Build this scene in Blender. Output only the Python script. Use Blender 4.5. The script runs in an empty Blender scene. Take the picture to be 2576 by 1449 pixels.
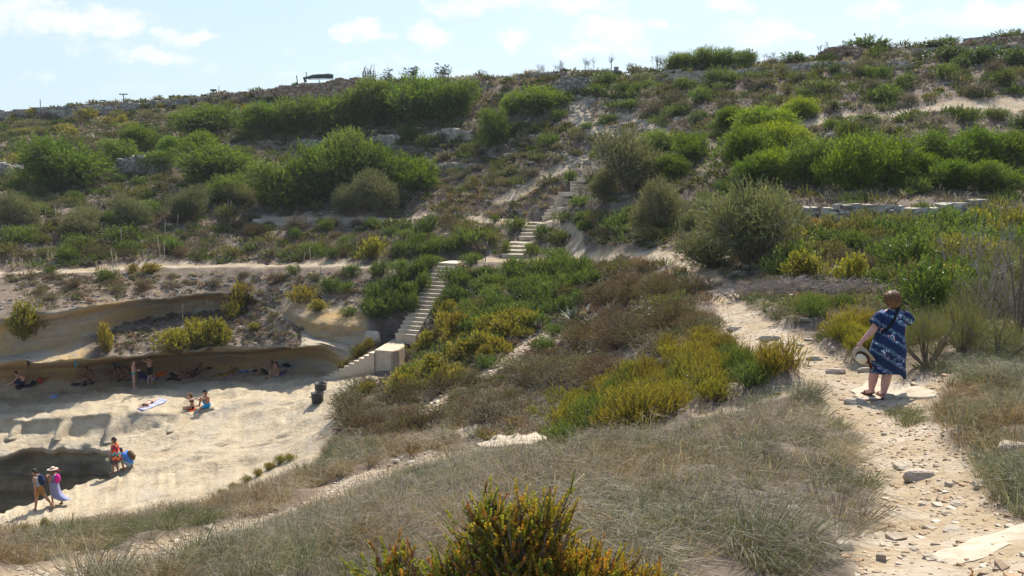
import bpy, math, random, bmesh
import numpy as np
from mathutils import Vector, Matrix, noise as mnoise
from mathutils.bvhtree import BVHTree
random.seed(7); RNG = np.random.default_rng(11)
SC = bpy.context.scene
COL = SC.collection

# ------------------------------------------------------------------ camera
F = 2231.0; CU, CV = 1288.0, 724.5; PITCH = math.radians(7.0)
CP, SP = math.cos(PITCH), math.sin(PITCH)
cam_d = bpy.data.cameras.new('camera'); cam = bpy.data.objects.new('camera', cam_d); COL.objects.link(cam)
cam_d.sensor_width = 36; cam_d.lens = 36*F/2576; cam_d.clip_end = 6000; cam_d.clip_start = 0.1
cam.location = (0, 0, 0); cam.rotation_euler = (math.radians(90)-PITCH, 0, 0)
SC.camera = cam

# ------------------------------------------------------------------ sun, sky, exposure
SUN_AZ = math.atan2(0.31, 0.95)          # from +Y towards +X
SUN_EL = math.radians(50)
sd = bpy.data.lights.new('sun', 'SUN'); sun = bpy.data.objects.new('sun', sd); COL.objects.link(sun)
sd.energy = 4.7; sd.angle = math.radians(0.5); sd.color = (1.0, 0.95, 0.87)
svec = Vector((math.sin(SUN_AZ)*math.cos(SUN_EL), math.cos(SUN_AZ)*math.cos(SUN_EL), math.sin(SUN_EL)))
sun.rotation_euler = svec.to_track_quat('Z', 'Y').to_euler()
SC.view_settings.view_transform = 'Standard'; SC.view_settings.look = 'None'
SC.view_settings.exposure = 0.66; SC.view_settings.gamma = 1

def N(nt, typ, **kw):
    n = nt.nodes.new(typ)
    for k, v in kw.items():
        if k.startswith('i_'): n.inputs[k[2:].replace('_', ' ')].default_value = v
        else: setattr(n, k, v)
    return n
def L(nt, a, b): nt.links.new(a, b)
def ramp(nt, fac, stops, interp='LINEAR'):
    r = nt.nodes.new('ShaderNodeValToRGB'); r.color_ramp.interpolation = interp
    e = r.color_ramp.elements
    while len(e) < len(stops): e.new(0.5)
    for i, (p, c) in enumerate(stops):
        e[i].position = p; e[i].color = (c[0], c[1], c[2], 1) if hasattr(c, '__len__') else (c, c, c, 1)
    if fac is not None: L(nt, fac, r.inputs[0])
    return r
def mth(nt, op, a, b=None, c=None, clamp=False):
    n = nt.nodes.new('ShaderNodeMath'); n.operation = op; n.use_clamp = clamp
    for i, x in enumerate((a, b, c)):
        if x is None: continue
        if isinstance(x, (int, float)): n.inputs[i].default_value = x
        else: L(nt, x, n.inputs[i])
    return n.outputs[0]
def mixc(nt, fac, a, b, mode='MIX'):
    n = nt.nodes.new('ShaderNodeMix'); n.data_type = 'RGBA'; n.blend_type = mode
    for s, x in ((n.inputs[0], fac), (n.inputs[6], a), (n.inputs[7], b)):
        if isinstance(x, (int, float)): s.default_value = x
        elif isinstance(x, tuple): s.default_value = (x[0], x[1], x[2], 1)
        else: L(nt, x, s)
    return n.outputs[2]

w = bpy.data.worlds.new('World'); SC.world = w; w.use_nodes = True
nt = w.node_tree; nt.nodes.clear()
sky = N(nt, 'ShaderNodeTexSky', sky_type='NISHITA', sun_disc=False)
sky.sun_elevation = SUN_EL; sky.sun_rotation = SUN_AZ
sky.air_density = 1.0; sky.dust_density = 1.6; sky.ozone_density = 1.2
tc = N(nt, 'ShaderNodeTexCoord')
sepv = N(nt, 'ShaderNodeSeparateXYZ'); L(nt, tc.outputs['Generated'], sepv.inputs[0])
# direction -> flat (azimuth tangent, elevation tangent) sky map
yy = mth(nt, 'MAXIMUM', sepv.outputs[1], 0.05)
ax = mth(nt, 'DIVIDE', sepv.outputs[0], yy)
az = mth(nt, 'DIVIDE', sepv.outputs[2], yy)
cmb = N(nt, 'ShaderNodeCombineXYZ'); L(nt, ax, cmb.inputs[0]); L(nt, az, cmb.inputs[1])
warp = N(nt, 'ShaderNodeTexNoise', i_Scale=22.0, i_Detail=6.0, i_Roughness=0.6); L(nt, cmb.outputs[0], warp.inputs['Vector'])
wv = N(nt, 'ShaderNodeVectorMath', operation='SUBTRACT'); L(nt, warp.outputs['Color'], wv.inputs[0]); wv.inputs[1].default_value = (.5, .5, .5)
wv2 = N(nt, 'ShaderNodeVectorMath', operation='MULTIPLY'); L(nt, wv.outputs[0], wv2.inputs[0]); wv2.inputs[1].default_value = (.09, .045, 0)
wv3 = N(nt, 'ShaderNodeVectorMath', operation='ADD'); L(nt, cmb.outputs[0], wv3.inputs[0]); L(nt, wv2.outputs[0], wv3.inputs[1])
ws = N(nt, 'ShaderNodeSeparateXYZ'); L(nt, wv3.outputs[0], ws.inputs[0])
def uv_dir(u, v):
    up = -(v-CV)/F
    y = CP+up*SP; return ((u-CU)/F/y, (-SP+up*CP)/y)
CLOUDS = [  # u, v, half width, half height, strength
    (170, 55, 230, 42, 1.0), (60, 20, 120, 45, .75), (462, 92, 82, 22, 1.0), (380, 140, 110, 24, .85), (250, 110, 120, 22, .55),
    (555, 172, 70, 18, .4), (60, 195, 80, 14, .4), (905, 68, 60, 30, 1.0), (950, 95, 60, 18, .8), (1085, 82, 70, 28, 1.0), (900, 165, 80, 20, .55),
    (740, 185, 70, 18, .55), (1290, 100, 42, 24, .95), (1200, 12, 160, 24, .85), (1420, 5, 160, 24, .85), (1540, 70, 90, 50, 1.0), (1480, 120, 130, 26, .7), (1600, 120, 60, 22, .8),
    (1655, 70, 40, 20, .8), (1840, 15, 70, 24, .9), (1900, 90, 100, 38, .95), (1990, 95, 50, 22, .7), (2200, 35, 75, 34, .8), (2290, 55, 40, 18, .7), (2480, 40, 160, 40, 1.0), (2390, 50, 60, 16, .7),
    (1070, 150, 90, 18, .5), (1180, 185, 80, 20, .5), (700, 120, 60, 12, .35), (330, 225, 160, 14, .3),
    (-350, 80, 260, 60, .9), (2900, 60, 260, 60, .9), (600, -160, 300, 60, .9), (1700, -200, 400, 70, .9)]
acc = None
for (u, v, a, b, s) in CLOUDS:
    cx, cz = uv_dir(u, v)
    dx = mth(nt, 'MULTIPLY', mth(nt, 'SUBTRACT', ws.outputs[0], cx), F/a)
    dz = mth(nt, 'MULTIPLY', mth(nt, 'SUBTRACT', ws.outputs[1], cz), F/b)
    r2 = mth(nt, 'ADD', mth(nt, 'MULTIPLY', dx, dx), mth(nt, 'MULTIPLY', dz, dz))
    g = mth(nt, 'MULTIPLY', mth(nt, 'SUBTRACT', 1.0, mth(nt, 'MULTIPLY', r2, .6)), s, clamp=True)
    acc = g if acc is None else mth(nt, 'MAXIMUM', acc, g)
fine = N(nt, 'ShaderNodeTexNoise', i_Scale=34.0, i_Detail=8.0, i_Roughness=0.66)
mp = N(nt, 'ShaderNodeMapping'); mp.inputs['Scale'].default_value = (1, 1.9, 1); L(nt, cmb.outputs[0], mp.inputs[0]); L(nt, mp.outputs[0], fine.inputs['Vector'])
cm = mth(nt, 'MULTIPLY', mth(nt, 'SUBTRACT', mth(nt, 'ADD', acc, mth(nt, 'MULTIPLY', mth(nt, 'SUBTRACT', fine.outputs[0], .5), 2.0)), .24), 1.5, clamp=True)
cm = mth(nt, 'MULTIPLY', cm, mth(nt, 'MULTIPLY', acc, 1.6, clamp=True))
veil = N(nt, 'ShaderNodeTexNoise', i_Scale=5.0, i_Detail=5.0, i_Roughness=0.55); L(nt, mp.outputs[0], veil.inputs['Vector'])
vm = mth(nt, 'MULTIPLY', mth(nt, 'SUBTRACT', veil.outputs[0], .42), 2.2, clamp=True)
front = mth(nt, 'GREATER_THAN', sepv.outputs[1], 0.1)
elm = mth(nt, 'MULTIPLY', mth(nt, 'SUBTRACT', 1.0, mth(nt, 'MULTIPLY', mth(nt, 'ABSOLUTE', sepv.outputs[2]), 1.6)), front, clamp=True)
vm = mth(nt, 'MULTIPLY', mth(nt, 'MULTIPLY', vm, elm), .45)
cm = mth(nt, 'MULTIPLY', cm, front)
SKYC = 3.2
base = mixc(nt, .70, sky.outputs[0], (SKYC*.70, SKYC*.95, SKYC*1.19))
hz = mth(nt, 'SUBTRACT', 1.0, mth(nt, 'MULTIPLY', mth(nt, 'ABSOLUTE', sepv.outputs[2]), 3.6), clamp=True)
base = mixc(nt, mth(nt, 'MULTIPLY', hz, .4), base, (SKYC*.95, SKYC*1.14, SKYC*1.25))
shade = N(nt, 'ShaderNodeTexNoise', i_Scale=16.0, i_Detail=4.0); L(nt, wv3.outputs[0], shade.inputs['Vector'])
cc = mixc(nt, shade.outputs[0], (SKYC*1.2, SKYC*1.27, SKYC*1.32), (SKYC*1.55, SKYC*1.55, SKYC*1.55))
base = mixc(nt, vm, base, (SKYC*1.15, SKYC*1.25, SKYC*1.3))
base = mixc(nt, mth(nt, 'MULTIPLY', cm, .9), base, cc)
# away from the picture side: plain physical sky
fm = mth(nt, 'MULTIPLY', mth(nt, 'ADD', sepv.outputs[1], .25), 2.0, clamp=True)
el2 = mth(nt, 'SUBTRACT', 1.0, mth(nt, 'MULTIPLY', mth(nt, 'SUBTRACT', sepv.outputs[2], .35), 3.0), clamp=True)
final = mixc(nt, mth(nt, 'MULTIPLY', fm, el2), sky.outputs[0], base)
bg = N(nt, 'ShaderNodeBackground'); bg.inputs['Strength'].default_value = 0.149
L(nt, final, bg.inputs['Color'])
wo = N(nt, 'ShaderNodeOutputWorld'); L(nt, bg.outputs[0], wo.inputs[0])
w.cycles.sampling_method = 'MANUAL'; w.cycles.sample_map_resolution = 256

# ------------------------------------------------------------------ helpers
def tag(o, label=None, cat=None, group=None, kind=None):
    if label: o['label'] = label
    if cat: o['category'] = cat
    if group: o['group'] = group
    if kind: o['kind'] = kind
    return o
def empty(name, loc, rz=0.0):
    o = bpy.data.objects.new(name, None); COL.objects.link(o); o.location = loc; o.rotation_euler = (0, 0, rz)
    o.empty_display_size = .2; return o
def make_mesh(name, V, faces, mats=None, colors=None, smooth=False, matidx=None):
    """V (n,3); faces: (m,3) or (m,4) arrays, or a list of such arrays"""
    me = bpy.data.meshes.new(name)
    if not isinstance(faces, list) or not hasattr(faces[0], 'shape'): faces = [np.array(faces)]
    faces = [np.asarray(f, dtype=np.int32) for f in faces if len(f)]
    V = np.asarray(V, dtype=np.float32)
    me.vertices.add(len(V)); me.vertices.foreach_set('co', V.ravel())
    tot = sum(f.size for f in faces); npoly = sum(len(f) for f in faces)
    me.loops.add(tot); me.polygons.add(npoly)
    me.loops.foreach_set('vertex_index', np.concatenate([f.ravel() for f in faces]))
    st = []; k = 0
    for f in faces:
        st.append(k+np.arange(len(f))*f.shape[1]); k += f.size
    me.polygons.foreach_set('loop_start', np.concatenate(st).astype(np.int32))
    if matidx is not None: me.polygons.foreach_set('material_index', np.asarray(matidx, dtype=np.int32))
    me.polygons.foreach_set('use_smooth', np.full(npoly, smooth))
    me.update(calc_edges=True)
    if colors is not None:
        a = me.color_attributes.new('col', 'FLOAT_COLOR', 'POINT')
        c = np.ones((len(V), 4), dtype=np.float32); c[:, :colors.shape[1]] = colors
        a.data.foreach_set('color', c.ravel())
    for m in (mats or []): me.materials.append(m)
    return me
def link(name, me, parent=None, loc=None):
    o = bpy.data.objects.new(name, me); COL.objects.link(o)
    if parent: o.parent = parent
    if loc is not None: o.location = loc
    return o
class MB:
    """collects pieces into one mesh"""
    def __init__(s): s.v = []; s.t = []; s.q = []; s.n = 0; s.c = []
    def add(s, V, T=None, Q=None, C=None):
        V = np.asarray(V, dtype=float)
        if T is not None and len(T): s.t.append(np.asarray(T)+s.n)
        if Q is not None and len(Q): s.q.append(np.asarray(Q)+s.n)
        s.v.append(V)
        s.c.append(np.tile(np.array([1., 1, 1]) if C is None else np.asarray(C, dtype=float), (len(V), 1)) if C is None or np.ndim(C) == 1 else np.asarray(C))
        s.n += len(V); return s
    def box(s, c, size, rz=0, tilt=0, C=None):
        x, y, z = [a/2 for a in size]
        V = np.array([(i*x, j*y, k*z) for i in (-1, 1) for j in (-1, 1) for k in (-1, 1)])
        R = np.array(Matrix.Rotation(rz, 3, 'Z') @ Matrix.Rotation(tilt, 3, 'Y'))
        V = V@R.T+np.array(c)
        return s.add(V, Q=[(0, 1, 3, 2), (4, 6, 7, 5), (0, 4, 5, 1), (2, 3, 7, 6), (0, 2, 6, 4), (1, 5, 7, 3)], C=C)
    def tube(s, pts, radii, n=8, C=None, cap=True, flat=1.0):
        pts = [Vector(p) for p in pts]; V = []; Q = []; T = []
        up = Vector((0, 0, 1)); prev = None
        for i, p in enumerate(pts):
            d = (pts[min(i+1, len(pts)-1)]-pts[max(i-1, 0)])
            if d.length < 1e-6: d = Vector((0, 0, 1))
            d.normalize()
            if prev is None:
                a = d.cross(up)
                if a.length < .1: a = d.cross(Vector((1, 0, 0)))
            else: a = prev-d*prev.dot(d)
            a.normalize(); prev = a; b = d.cross(a)
            r = radii[i] if hasattr(radii, '__len__') else radii
            for k in range(n):
                t = 2*math.pi*k/n; V.append(p+a*(r*math.cos(t))+b*(r*flat*math.sin(t)))
            if i:
                for k in range(n):
                    k2 = (k+1) % n; Q.append(((i-1)*n+k, (i-1)*n+k2, i*n+k2, i*n+k))
        if cap:
            V.append(pts[0]); V.append(pts[-1]); e = len(V); m = (len(pts)-1)*n
            for k in range(n):
                k2 = (k+1) % n; T.append((e-2, k2, k)); T.append((e-1, m+k, m+k2))
        return s.add([tuple(v) for v in V], T=T, Q=Q, C=C)
    def sphere(s, c, r, n=10, m=7, C=None, R=None):
        r = np.array([r]*3 if not hasattr(r, '__len__') else r, dtype=float)
        V = [(0, 0, 1)]
        for i in range(1, m):
            for k in range(n):
                a = math.pi*i/m; b = 2*math.pi*k/n; V.append((math.sin(a)*math.cos(b), math.sin(a)*math.sin(b), math.cos(a)))
        V.append((0, 0, -1)); V = np.array(V)*r
        if R is not None: V = V@np.array(R).T
        Q = []; T = []
        for k in range(n):
            k2 = (k+1) % n; T.append((0, 1+k, 1+k2)); T.append((len(V)-1, 1+(m-2)*n+k2, 1+(m-2)*n+k))
            for i in range(m-2): Q.append((1+i*n+k, 1+(i+1)*n+k, 1+(i+1)*n+k2, 1+i*n+k2))
        return s.add(V+np.array(c), T=T, Q=Q, C=C)
    def mesh(s, name, mat, smooth=False):
        V = np.concatenate(s.v); C = np.concatenate([c if c.shape[1] == 3 else c[:, :3] for c in s.c])
        fs = []
        if s.t: fs.append(np.concatenate(s.t))
        if s.q: fs.append(np.concatenate(s.q))
        return make_mesh(name, V, fs, [mat], C, smooth)
    def build(s, name, mat, parent=None, smooth=False, loc=None):
        return link(name, s.mesh(name, mat, smooth), parent, loc)

# value noise
def _h(i, j, k):
    n = (i.astype(np.int64)*374761393 + j.astype(np.int64)*668265263 + k*1274126177) & 0xffffffff
    n = ((n ^ (n >> 13))*1274126177) & 0xffffffff
    return ((n ^ (n >> 16)) & 0xffff)/65535.0
def vnoise(x, y, seed=0):
    i = np.floor(x); j = np.floor(y); fx = x-i; fy = y-j
    fx = fx*fx*(3-2*fx); fy = fy*fy*(3-2*fy)
    a = _h(i, j, seed); b = _h(i+1, j, seed); c = _h(i, j+1, seed); d = _h(i+1, j+1, seed)
    return (a*(1-fx)+b*fx)*(1-fy)+(c*(1-fx)+d*fx)*fy
def fbm(x, y, seed=0, oct=4):
    s = 0; a = .5; t = 0
    for o in range(oct):
        s = s+a*vnoise(x*2**o+17.3*o, y*2**o+9.1*o, seed+o); t += a; a *= .5
    return s/t
def ray(u, v):
    up = -(v-CV)/F
    return np.array(((u-CU)/F, CP+up*SP, -SP+up*CP))
def at(u, v, Y):
    d = ray(u, v); return d*(Y/d[1])
def proj(P):
    P = np.asarray(P, dtype=float); x, y, z = P[..., 0], P[..., 1], P[..., 2]
    f = y*CP-z*SP; up = y*SP+z*CP
    return CU+F*x/f, CV-F*up/f
def sstep(a, b, x):
    t = np.clip((x-a)/(b-a), 0, 1); return t*t*(3-2*t)
def inpoly(u, v, poly):
    u = np.asarray(u); v = np.asarray(v); r = np.zeros(u.shape, bool); n = len(poly)
    for i in range(n):
        x1, y1 = poly[i]; x2, y2 = poly[(i+1) % n]
        c = ((y1 > v) != (y2 > v)) & (u < (x2-x1)*(v-y1)/((y2-y1) or 1e-9)+x1)
        r ^= c
    return r

# ------------------------------------------------------------------ terrain: lofted cross-sections
def zof(v, Y): return at(CU, v, Y)[2]
Zp = lambda Y, z: ('z', Y, z)
COLS = {
 0: {3:(1449,9.5),4:(1405,14),5:(1375,16),6:(1345,18),7:Zp(28,-13.7),8:(1279,34.9),9:Zp(35.7,-18.5),10:Zp(45.5,-18.5),11:Zp(44.2,-15.4),12:(1139,41.5),13:(1084,43.6),14:(1054,44.0),15:(1000,47.5),16:Zp(48.8,-10.7),17:(908,45.6),18:(895,46.9),19:(798,46.4),20:(692,55),21:(682,57),22:(545,66),23:(430,85),24:(330,110),25:(285,130)},
 200: {3:(1449,8.5),4:(1400,12.5),5:(1360,16),6:(1325,18.5),7:Zp(28.5,-13.7),8:(1226,37.3),9:Zp(38,-18.5),10:Zp(45.5,-18.5),11:Zp(44.4,-15.4),12:(1124,42),13:(1090,43.2),14:(1046,44),15:(975,49),16:Zp(50.4,-10.8),17:(900,46.9),18:(850,49.0),19:(770,48.6),20:(683,56.5),21:(674,58.5),22:(550,67),23:(430,83),24:(330,108),25:(270,128)},
 400: {3:(1449,8),4:(1380,12.5),5:(1340,16),6:(1300,19),7:Zp(28,-13.4),8:(1195,38.3),12:(1130,41.2),13:(1073,43.4),14:(1036,44.2),15:(950,52),16:Zp(53.3,-10.9),17:(888,49.3),18:(797,54),19:(748,53.0),20:(673,58),21:(665,60),22:(555,68),23:(430,82),24:(330,105),25:(252,122)},
 600: {3:(1449,7.3),4:(1360,11.5),5:(1310,15.5),6:(1250,20),7:Zp(29,-12.9),8:(1170,38),12:(1110,41),13:(1025,45),14:(1014,45.4),15:(935,53),16:Zp(54.2,-10.8),17:(878,50.1),18:(775,56.3),19:(740,55.5),20:(668,59),21:(660,61),22:(560,69),23:(430,80),24:(320,98),25:(237,112)},
 800: {3:(1449,6.6),4:(1345,10.5),5:(1270,15.5),6:(1190,21),7:Zp(28,-10.9),8:(1130,37),12:(1070,40),13:(1010,43.5),14:(1000,44.3),15:(935,50.5),16:Zp(51.6,-10.1),17:(866,48.4),18:(850,49.8),19:(815,49.8),20:(669,57.5),21:(661,59.5),22:(560,68),23:(430,80),24:(310,95),25:(217,106)},
 900: {3:(1449,6.3),4:(1330,10.3),5:(1230,15.5),6:(1160,21),7:(1130,25),8:(1090,32),12:(1040,37.5),13:(1005,40.5),14:(985,42.5),15:(944,46.4),16:(930,47.7),17:(895,48.7),18:(868,49.3),19:(820,49.6),20:(672,56),21:(664,58),22:(560,67),23:(430,79),24:(310,92),25:(215,102)},
 1000: {3:(1449,6),4:(1300,10.5),5:(1210,15.5),6:(1170,19),7:(1130,24),8:(1090,29),12:(1000,38),14:(962,43.5),15:(940,45.4),17:(915,46.8),18:(895,47.6),19:(800,50.4),20:(672,54.5),21:(662,56.5),22:(560,66),23:(440,77),24:(310,90),25:(207,98)},
 1200: {3:(1449,5),4:(1300,8.5),5:(1180,14),6:(1130,18.5),7:(1090,23),8:(1040,28),12:(930,36.5),15:(800,44.5),17:(740,48),19:(680,51.8),20:(657,53),21:(640,55),22:(545,62.5),23:(420,73),24:(300,83),25:(195,92)},
 1400: {3:(1449,4.6),4:(1300,6.8),5:(1170,12),6:(1120,16.5),7:(1080,20.5),8:(1030,24.5),12:(900,34),15:(780,42),17:(720,46.5),19:(670,50.5),20:(650,52.5),21:(622,55),22:(550,58.8),23:(400,67),24:(290,76),25:(188,86)},
 1600: {3:(1449,4.6),4:(1300,6.6),5:(1150,10.5),6:(1090,14),7:(1040,18),8:(980,21),12:(850,27.5),15:(760,32.5),17:(710,35.5),19:(680,37.5),20:(650,40.2),21:(630,42),22:(560,47.5),23:(400,62),24:(290,71),25:(180,82)},
 1800: {3:(1449,4.6),4:(1250,7),5:(1120,10.8),6:(1040,14),7:(980,16.3),8:(910,18.5),12:(820,22.5),15:(760,26.5),17:(720,29.5),19:(690,31.8),20:(670,33),21:(650,34.3),22:(560,40.5),23:(400,53),24:(280,65),25:(175,80)},
 2000: {3:(1449,4.6),4:(1230,7.5),5:(1080,11),6:(1000,13.5),7:(950,15),8:(900,16.5),12:(820,20),15:(760,23.5),17:(710,27),20:(640,31),21:(590,34.5),22:(545,38),23:(420,47),24:(280,60),25:(152,77)},
 2200: {3:(1449,4.7),4:(1200,8.2),5:(1080,11),6:(1003,13.4),7:(960,14.7),8:(900,16.5),12:(820,20),15:(760,23),17:(700,26.5),20:(620,31.5),21:(565,36),22:(520,37),23:(420,47),24:(270,59),25:(127,74)},
 2400: {3:(1449,4.6),4:(1250,6.8),5:(1080,9.8),6:(980,12.5),7:(930,14),8:(880,16),12:(800,20),15:(740,23),17:(680,27),20:(610,31.5),21:(565,36.3),22:(520,37.3),23:(420,46),24:(265,57),25:(118,72)},
 2576: {3:(1449,4.3),4:(1250,6.5),5:(1100,9),6:(980,12),7:(930,13.7),8:(880,15.6),12:(800,19.5),15:(740,22.5),17:(680,26.5),20:(600,32),21:(560,37),22:(517,37.8),23:(420,46),24:(250,58),25:(90,72)},
}
COLS[-1500] = COLS[-400] = COLS[0]; COLS[3100] = COLS[4100] = COLS[2576]
NR = 28
knots = {k: [] for k in range(NR)}
for u, cd in sorted(COLS.items()):
    full = {}
    for k, val in cd.items():
        full[k] = (val[1], val[2]) if val[0] == 'z' else (val[1], zof(*val))
    ks = sorted(full)
    for a, b in zip(ks, ks[1:]):
        for k in range(a+1, b):
            t = (k-a)/(b-a)
            full[k] = tuple(full[a][i]*(1-t)+full[b][i]*t for i in (0, 1))
    y3, z3 = full[3]
    full[2] = (3.0 if y3 < 7 else 4.5, -1.75+(z3+1.75)*(.55 if y3 < 7 else .4)); full[1] = (0.3, -1.62+(-.9 if u < 600 else 0)*.6); full[0] = (-14, -1.0)
    y25, z25 = full[25]; full[26] = (y25+60, z25-3); full[27] = (600, -8)
    for k in range(NR): knots[k].append((u, full[k][0], full[k][1]))
def ck(k, u, v, Y):  # extra knots on one feature line
    knots[k].append((u, Y, zof(v, Y)))
def ckz(k, u, Y, z): knots[k].append((u, Y, z))
ck(12, 80, 1119, 42.4); ck(8, 120, 1249, 36.3); ck(8, 255, 1204, 38.3); ck(12, 250, 1129, 42); ck(12, 280, 1156, 40.8)
for k in (10,): ckz(k, 262, 44.6, -18.5); ckz(k, 298, 38.9, -13.4)
ckz(11, 262, 43.6, -15.2); ckz(11, 299, 38.95, -13.2); ckz(9, 262, 39.0, -18.3); ckz(9, 298, 38.6, -13.4)
ck(8, 300, 1198, 38.5); ck(12, 302, 1192, 39.0)
ck(8, 330, 1197, 38.5); ck(12, 330, 1165, 39.9)
ck(13, 500, 1050, 44.2); ck(14, 500, 1030, 44.8)
ck(19, 660, 762, 54.5); ck(18, 660, 772, 54.2); ck(17, 930, 855, 48.9)
def pchip(x, y, xn):
    x = np.array(x, float); y = np.array(y, float); h = np.diff(x); d = np.diff(y)/h
    m = np.zeros(len(x)); m[0] = d[0]; m[-1] = d[-1]
    for i in range(1, len(x)-1):
        if d[i-1]*d[i] > 0:
            w1 = 2*h[i]+h[i-1]; w2 = h[i]+2*h[i-1]; m[i] = (w1+w2)/(w1/d[i-1]+w2/d[i])
    j = np.clip(np.searchsorted(x, xn)-1, 0, len(x)-2); t = (xn-x[j])/h[j]
    return ((2*t**3-3*t**2+1)*y[j]+(t**3-2*t**2+t)*h[j]*m[j]+(-2*t**3+3*t**2)*y[j+1]+(t**3-t**2)*h[j]*m[j+1])
us = np.concatenate([np.arange(-1500, -300, 60), np.arange(-300, -20, 12), np.arange(-20, 2600, 4.0), np.arange(2600, 2900, 14), np.arange(2900, 4101, 60)])
lineY = np.zeros((NR, len(us))); lineZ = np.zeros((NR, len(us)))
for k in range(NR):
    kk = sorted(knots[k]); xs = [a[0] for a in kk]
    lineY[k] = pchip(xs, [a[1] for a in kk], us); lineZ[k] = pchip(xs, [a[2] for a in kk], us)
SUB = {0:3,1:3,2:6,3:30,4:30,5:16,6:8,7:10,8:4,9:3,10:8,11:10,12:10,13:6,14:14,15:5,16:8,17:14,18:12,19:14,20:3,21:22,22:24,23:22,24:22,25:6,26:6}
rows_t = []
for k in range(NR-1):
    n = SUB[k]
    for i in range(n): rows_t.append(k+i/n)
rows_t.append(NR-1.0)
rows_t = np.array(rows_t); NRW = len(rows_t); NCW = len(us)
ki = np.minimum(rows_t.astype(int), NR-2); tt = (rows_t-ki)[:, None]
GY = lineY[ki]*(1-tt)+lineY[ki+1]*tt; GZ = lineZ[ki]*(1-tt)+lineZ[ki+1]*tt
Uc = np.tile(us, (NRW, 1)); RT = np.tile(rows_t[:, None], (1, NCW))
# smoothing along rows, except at the cliffs and hole
cliff = sstep(1000, 930, Uc)*((RT > 7.5) & (RT < 20.3))
cliff = np.maximum(cliff, ((RT > 20.5) & (RT < 22.5) & (Uc > 2050))*1.0)
for it in range(14):
    for G in (GZ, GY):
        S = G.copy(); S[1:-1] = (G[:-2]+G[1:-1]*2+G[2:])/4
        m = (1-cliff); m[:40] *= 0.8; m[-14:] = 0
        G[:] = G*(1-m)+S*m
GX = (Uc-CU)/F*np.maximum(GY, 4.2+0*GY)
GX = np.where(GY < 4.2, (Uc-CU)/F*4.2*(1+0.5*np.clip(4.2-GY, 0, 20)/10), GX)
# correct x for perspective: u is measured in the pitched camera
f_ = np.maximum(GY, 4.2)*CP-GZ*SP
GX = np.where(GY >= 4.2, (Uc-CU)/F*f_, GX)
P0 = np.stack([GX, GY, GZ], -1)
_, Vd = proj(np.where(GY[..., None] > 1, P0, np.array([0, 1, -1.])))     # design image row of every ground vertex

# trails (image polylines resolved on the smooth ground) ------------------------------------
bv0 = None
def build_bvh(P):
    V = P.reshape(-1, 3); i = np.arange((NRW-1)*(NCW-1)); r = i//(NCW-1); c = i % (NCW-1); a = r*NCW+c
    Fq = np.stack([a, a+1, a+NCW+1, a+NCW], -1)
    return BVHTree.FromPolygons(V.tolist(), Fq.tolist()), Fq
bv0, FQ = build_bvh(P0)
def hit(u, v, bv=None):
    for k in range(14):
        d = Vector(ray(u, v+3*k)).normalized(); h = (bv or BV).ray_cast(Vector((0, 0, 0)), d, 200)
        if h[0] is not None: return h[0]
    return None
TRAILS = {
 'main': ([(2420,1449),(2370,1340),(2330,1240),(2270,1150),(2230,1070),(2215,1005),(2110,940),(1990,885),(1890,825),(1840,770),(1815,715),(1760,680),(1690,640),(1560,648),(1480,645),(1420,650),(1300,652),(1140,656)], [.5,.48,.45,.45,.55,.95,.7,.65,.55,.42,.36,.36,.50,.30,.34,.45,.5,.5]),
 'fork': ([(1455,640),(1452,605),(1425,577),(1385,557)], [.35,.4,.4,.6]),
 'gravel': ([(60,1470),(280,1420),(520,1345),(720,1290),(860,1235),(960,1185),(1060,1160),(1200,1132),(1380,1118),(1480,1095),(1600,1062),(1860,1032),(2010,975)], [.95,.95,.85,.8,.8,.8,.9,1.15,1.2,.6,.28,.24,.3]),
 'gully': ([(1500,800),(1440,830),(1350,850),(1290,890),(1240,935),(1110,1010),(1060,1070)], [.5,.7,.6,.5,.5,.5,.6]),
 'ledge': ([(-200,688),(0,687),(200,679),(400,669),(600,664),(800,665),(1000,668),(1120,660)], [.9,.9,.8,.7,.6,.6,.5,.5]),
 'top': ([(1512,392),(1530,365),(1535,345),(1480,320),(1462,290),(1450,262),(1500,235)], [.5,.5,.8,.9,.8,.7,.5]),
 'dirt': ([(1490,396),(1420,425),(1350,462),(1270,500)], [.5,.9,1.0,.8]),
 'left': ([(660,552),(740,552),(1080,540),(1220,552),(1350,556)], [.7,.9,.3,.5,.6]),
 'track': ([(2010,322),(2080,300),(2200,290),(2330,277),(2440,268),(2700,262)], [.5,.6,1.0,.5,1.4,1.4]),
 'goat': ([(1560,288),(1620,312),(1680,338)], [.5,.45,.4]),
}
def seg_dist(X, Y_, pts, wid):
    best = np.full(X.shape, 1e9)
    for (a, b, wa, wb) in zip(pts, pts[1:], wid, wid[1:]):
        dx, dy = b[0]-a[0], b[1]-a[1]; l2 = dx*dx+dy*dy+1e-9
        t = np.clip(((X-a[0])*dx+(Y_-a[1])*dy)/l2, 0, 1)
        d = np.hypot(X-a[0]-t*dx, Y_-a[1]-t*dy)/(wa*(1-t)+wb*t)
        best = np.minimum(best, d)
    return best
TR3 = {}
pathm = np.zeros(GX.shape)
wob = 1+.5*(fbm(GX*.9, GY*.9, 5)-.5)
for n_, (pl, wd) in TRAILS.items():
    pts = []; wds = []
    for (u, v), q in zip(pl, wd):
        h = hit(u, v, bv0) or Vector(at(u, min(v, 1449), 4.8))
        pts.append(tuple(h)); wds.append(q)
    TR3[n_] = (pts, wds)
    d = seg_dist(GX, GY, pts, wds)*wob
    pathm = np.maximum(pathm, sstep(1.25, .8, d))
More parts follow.
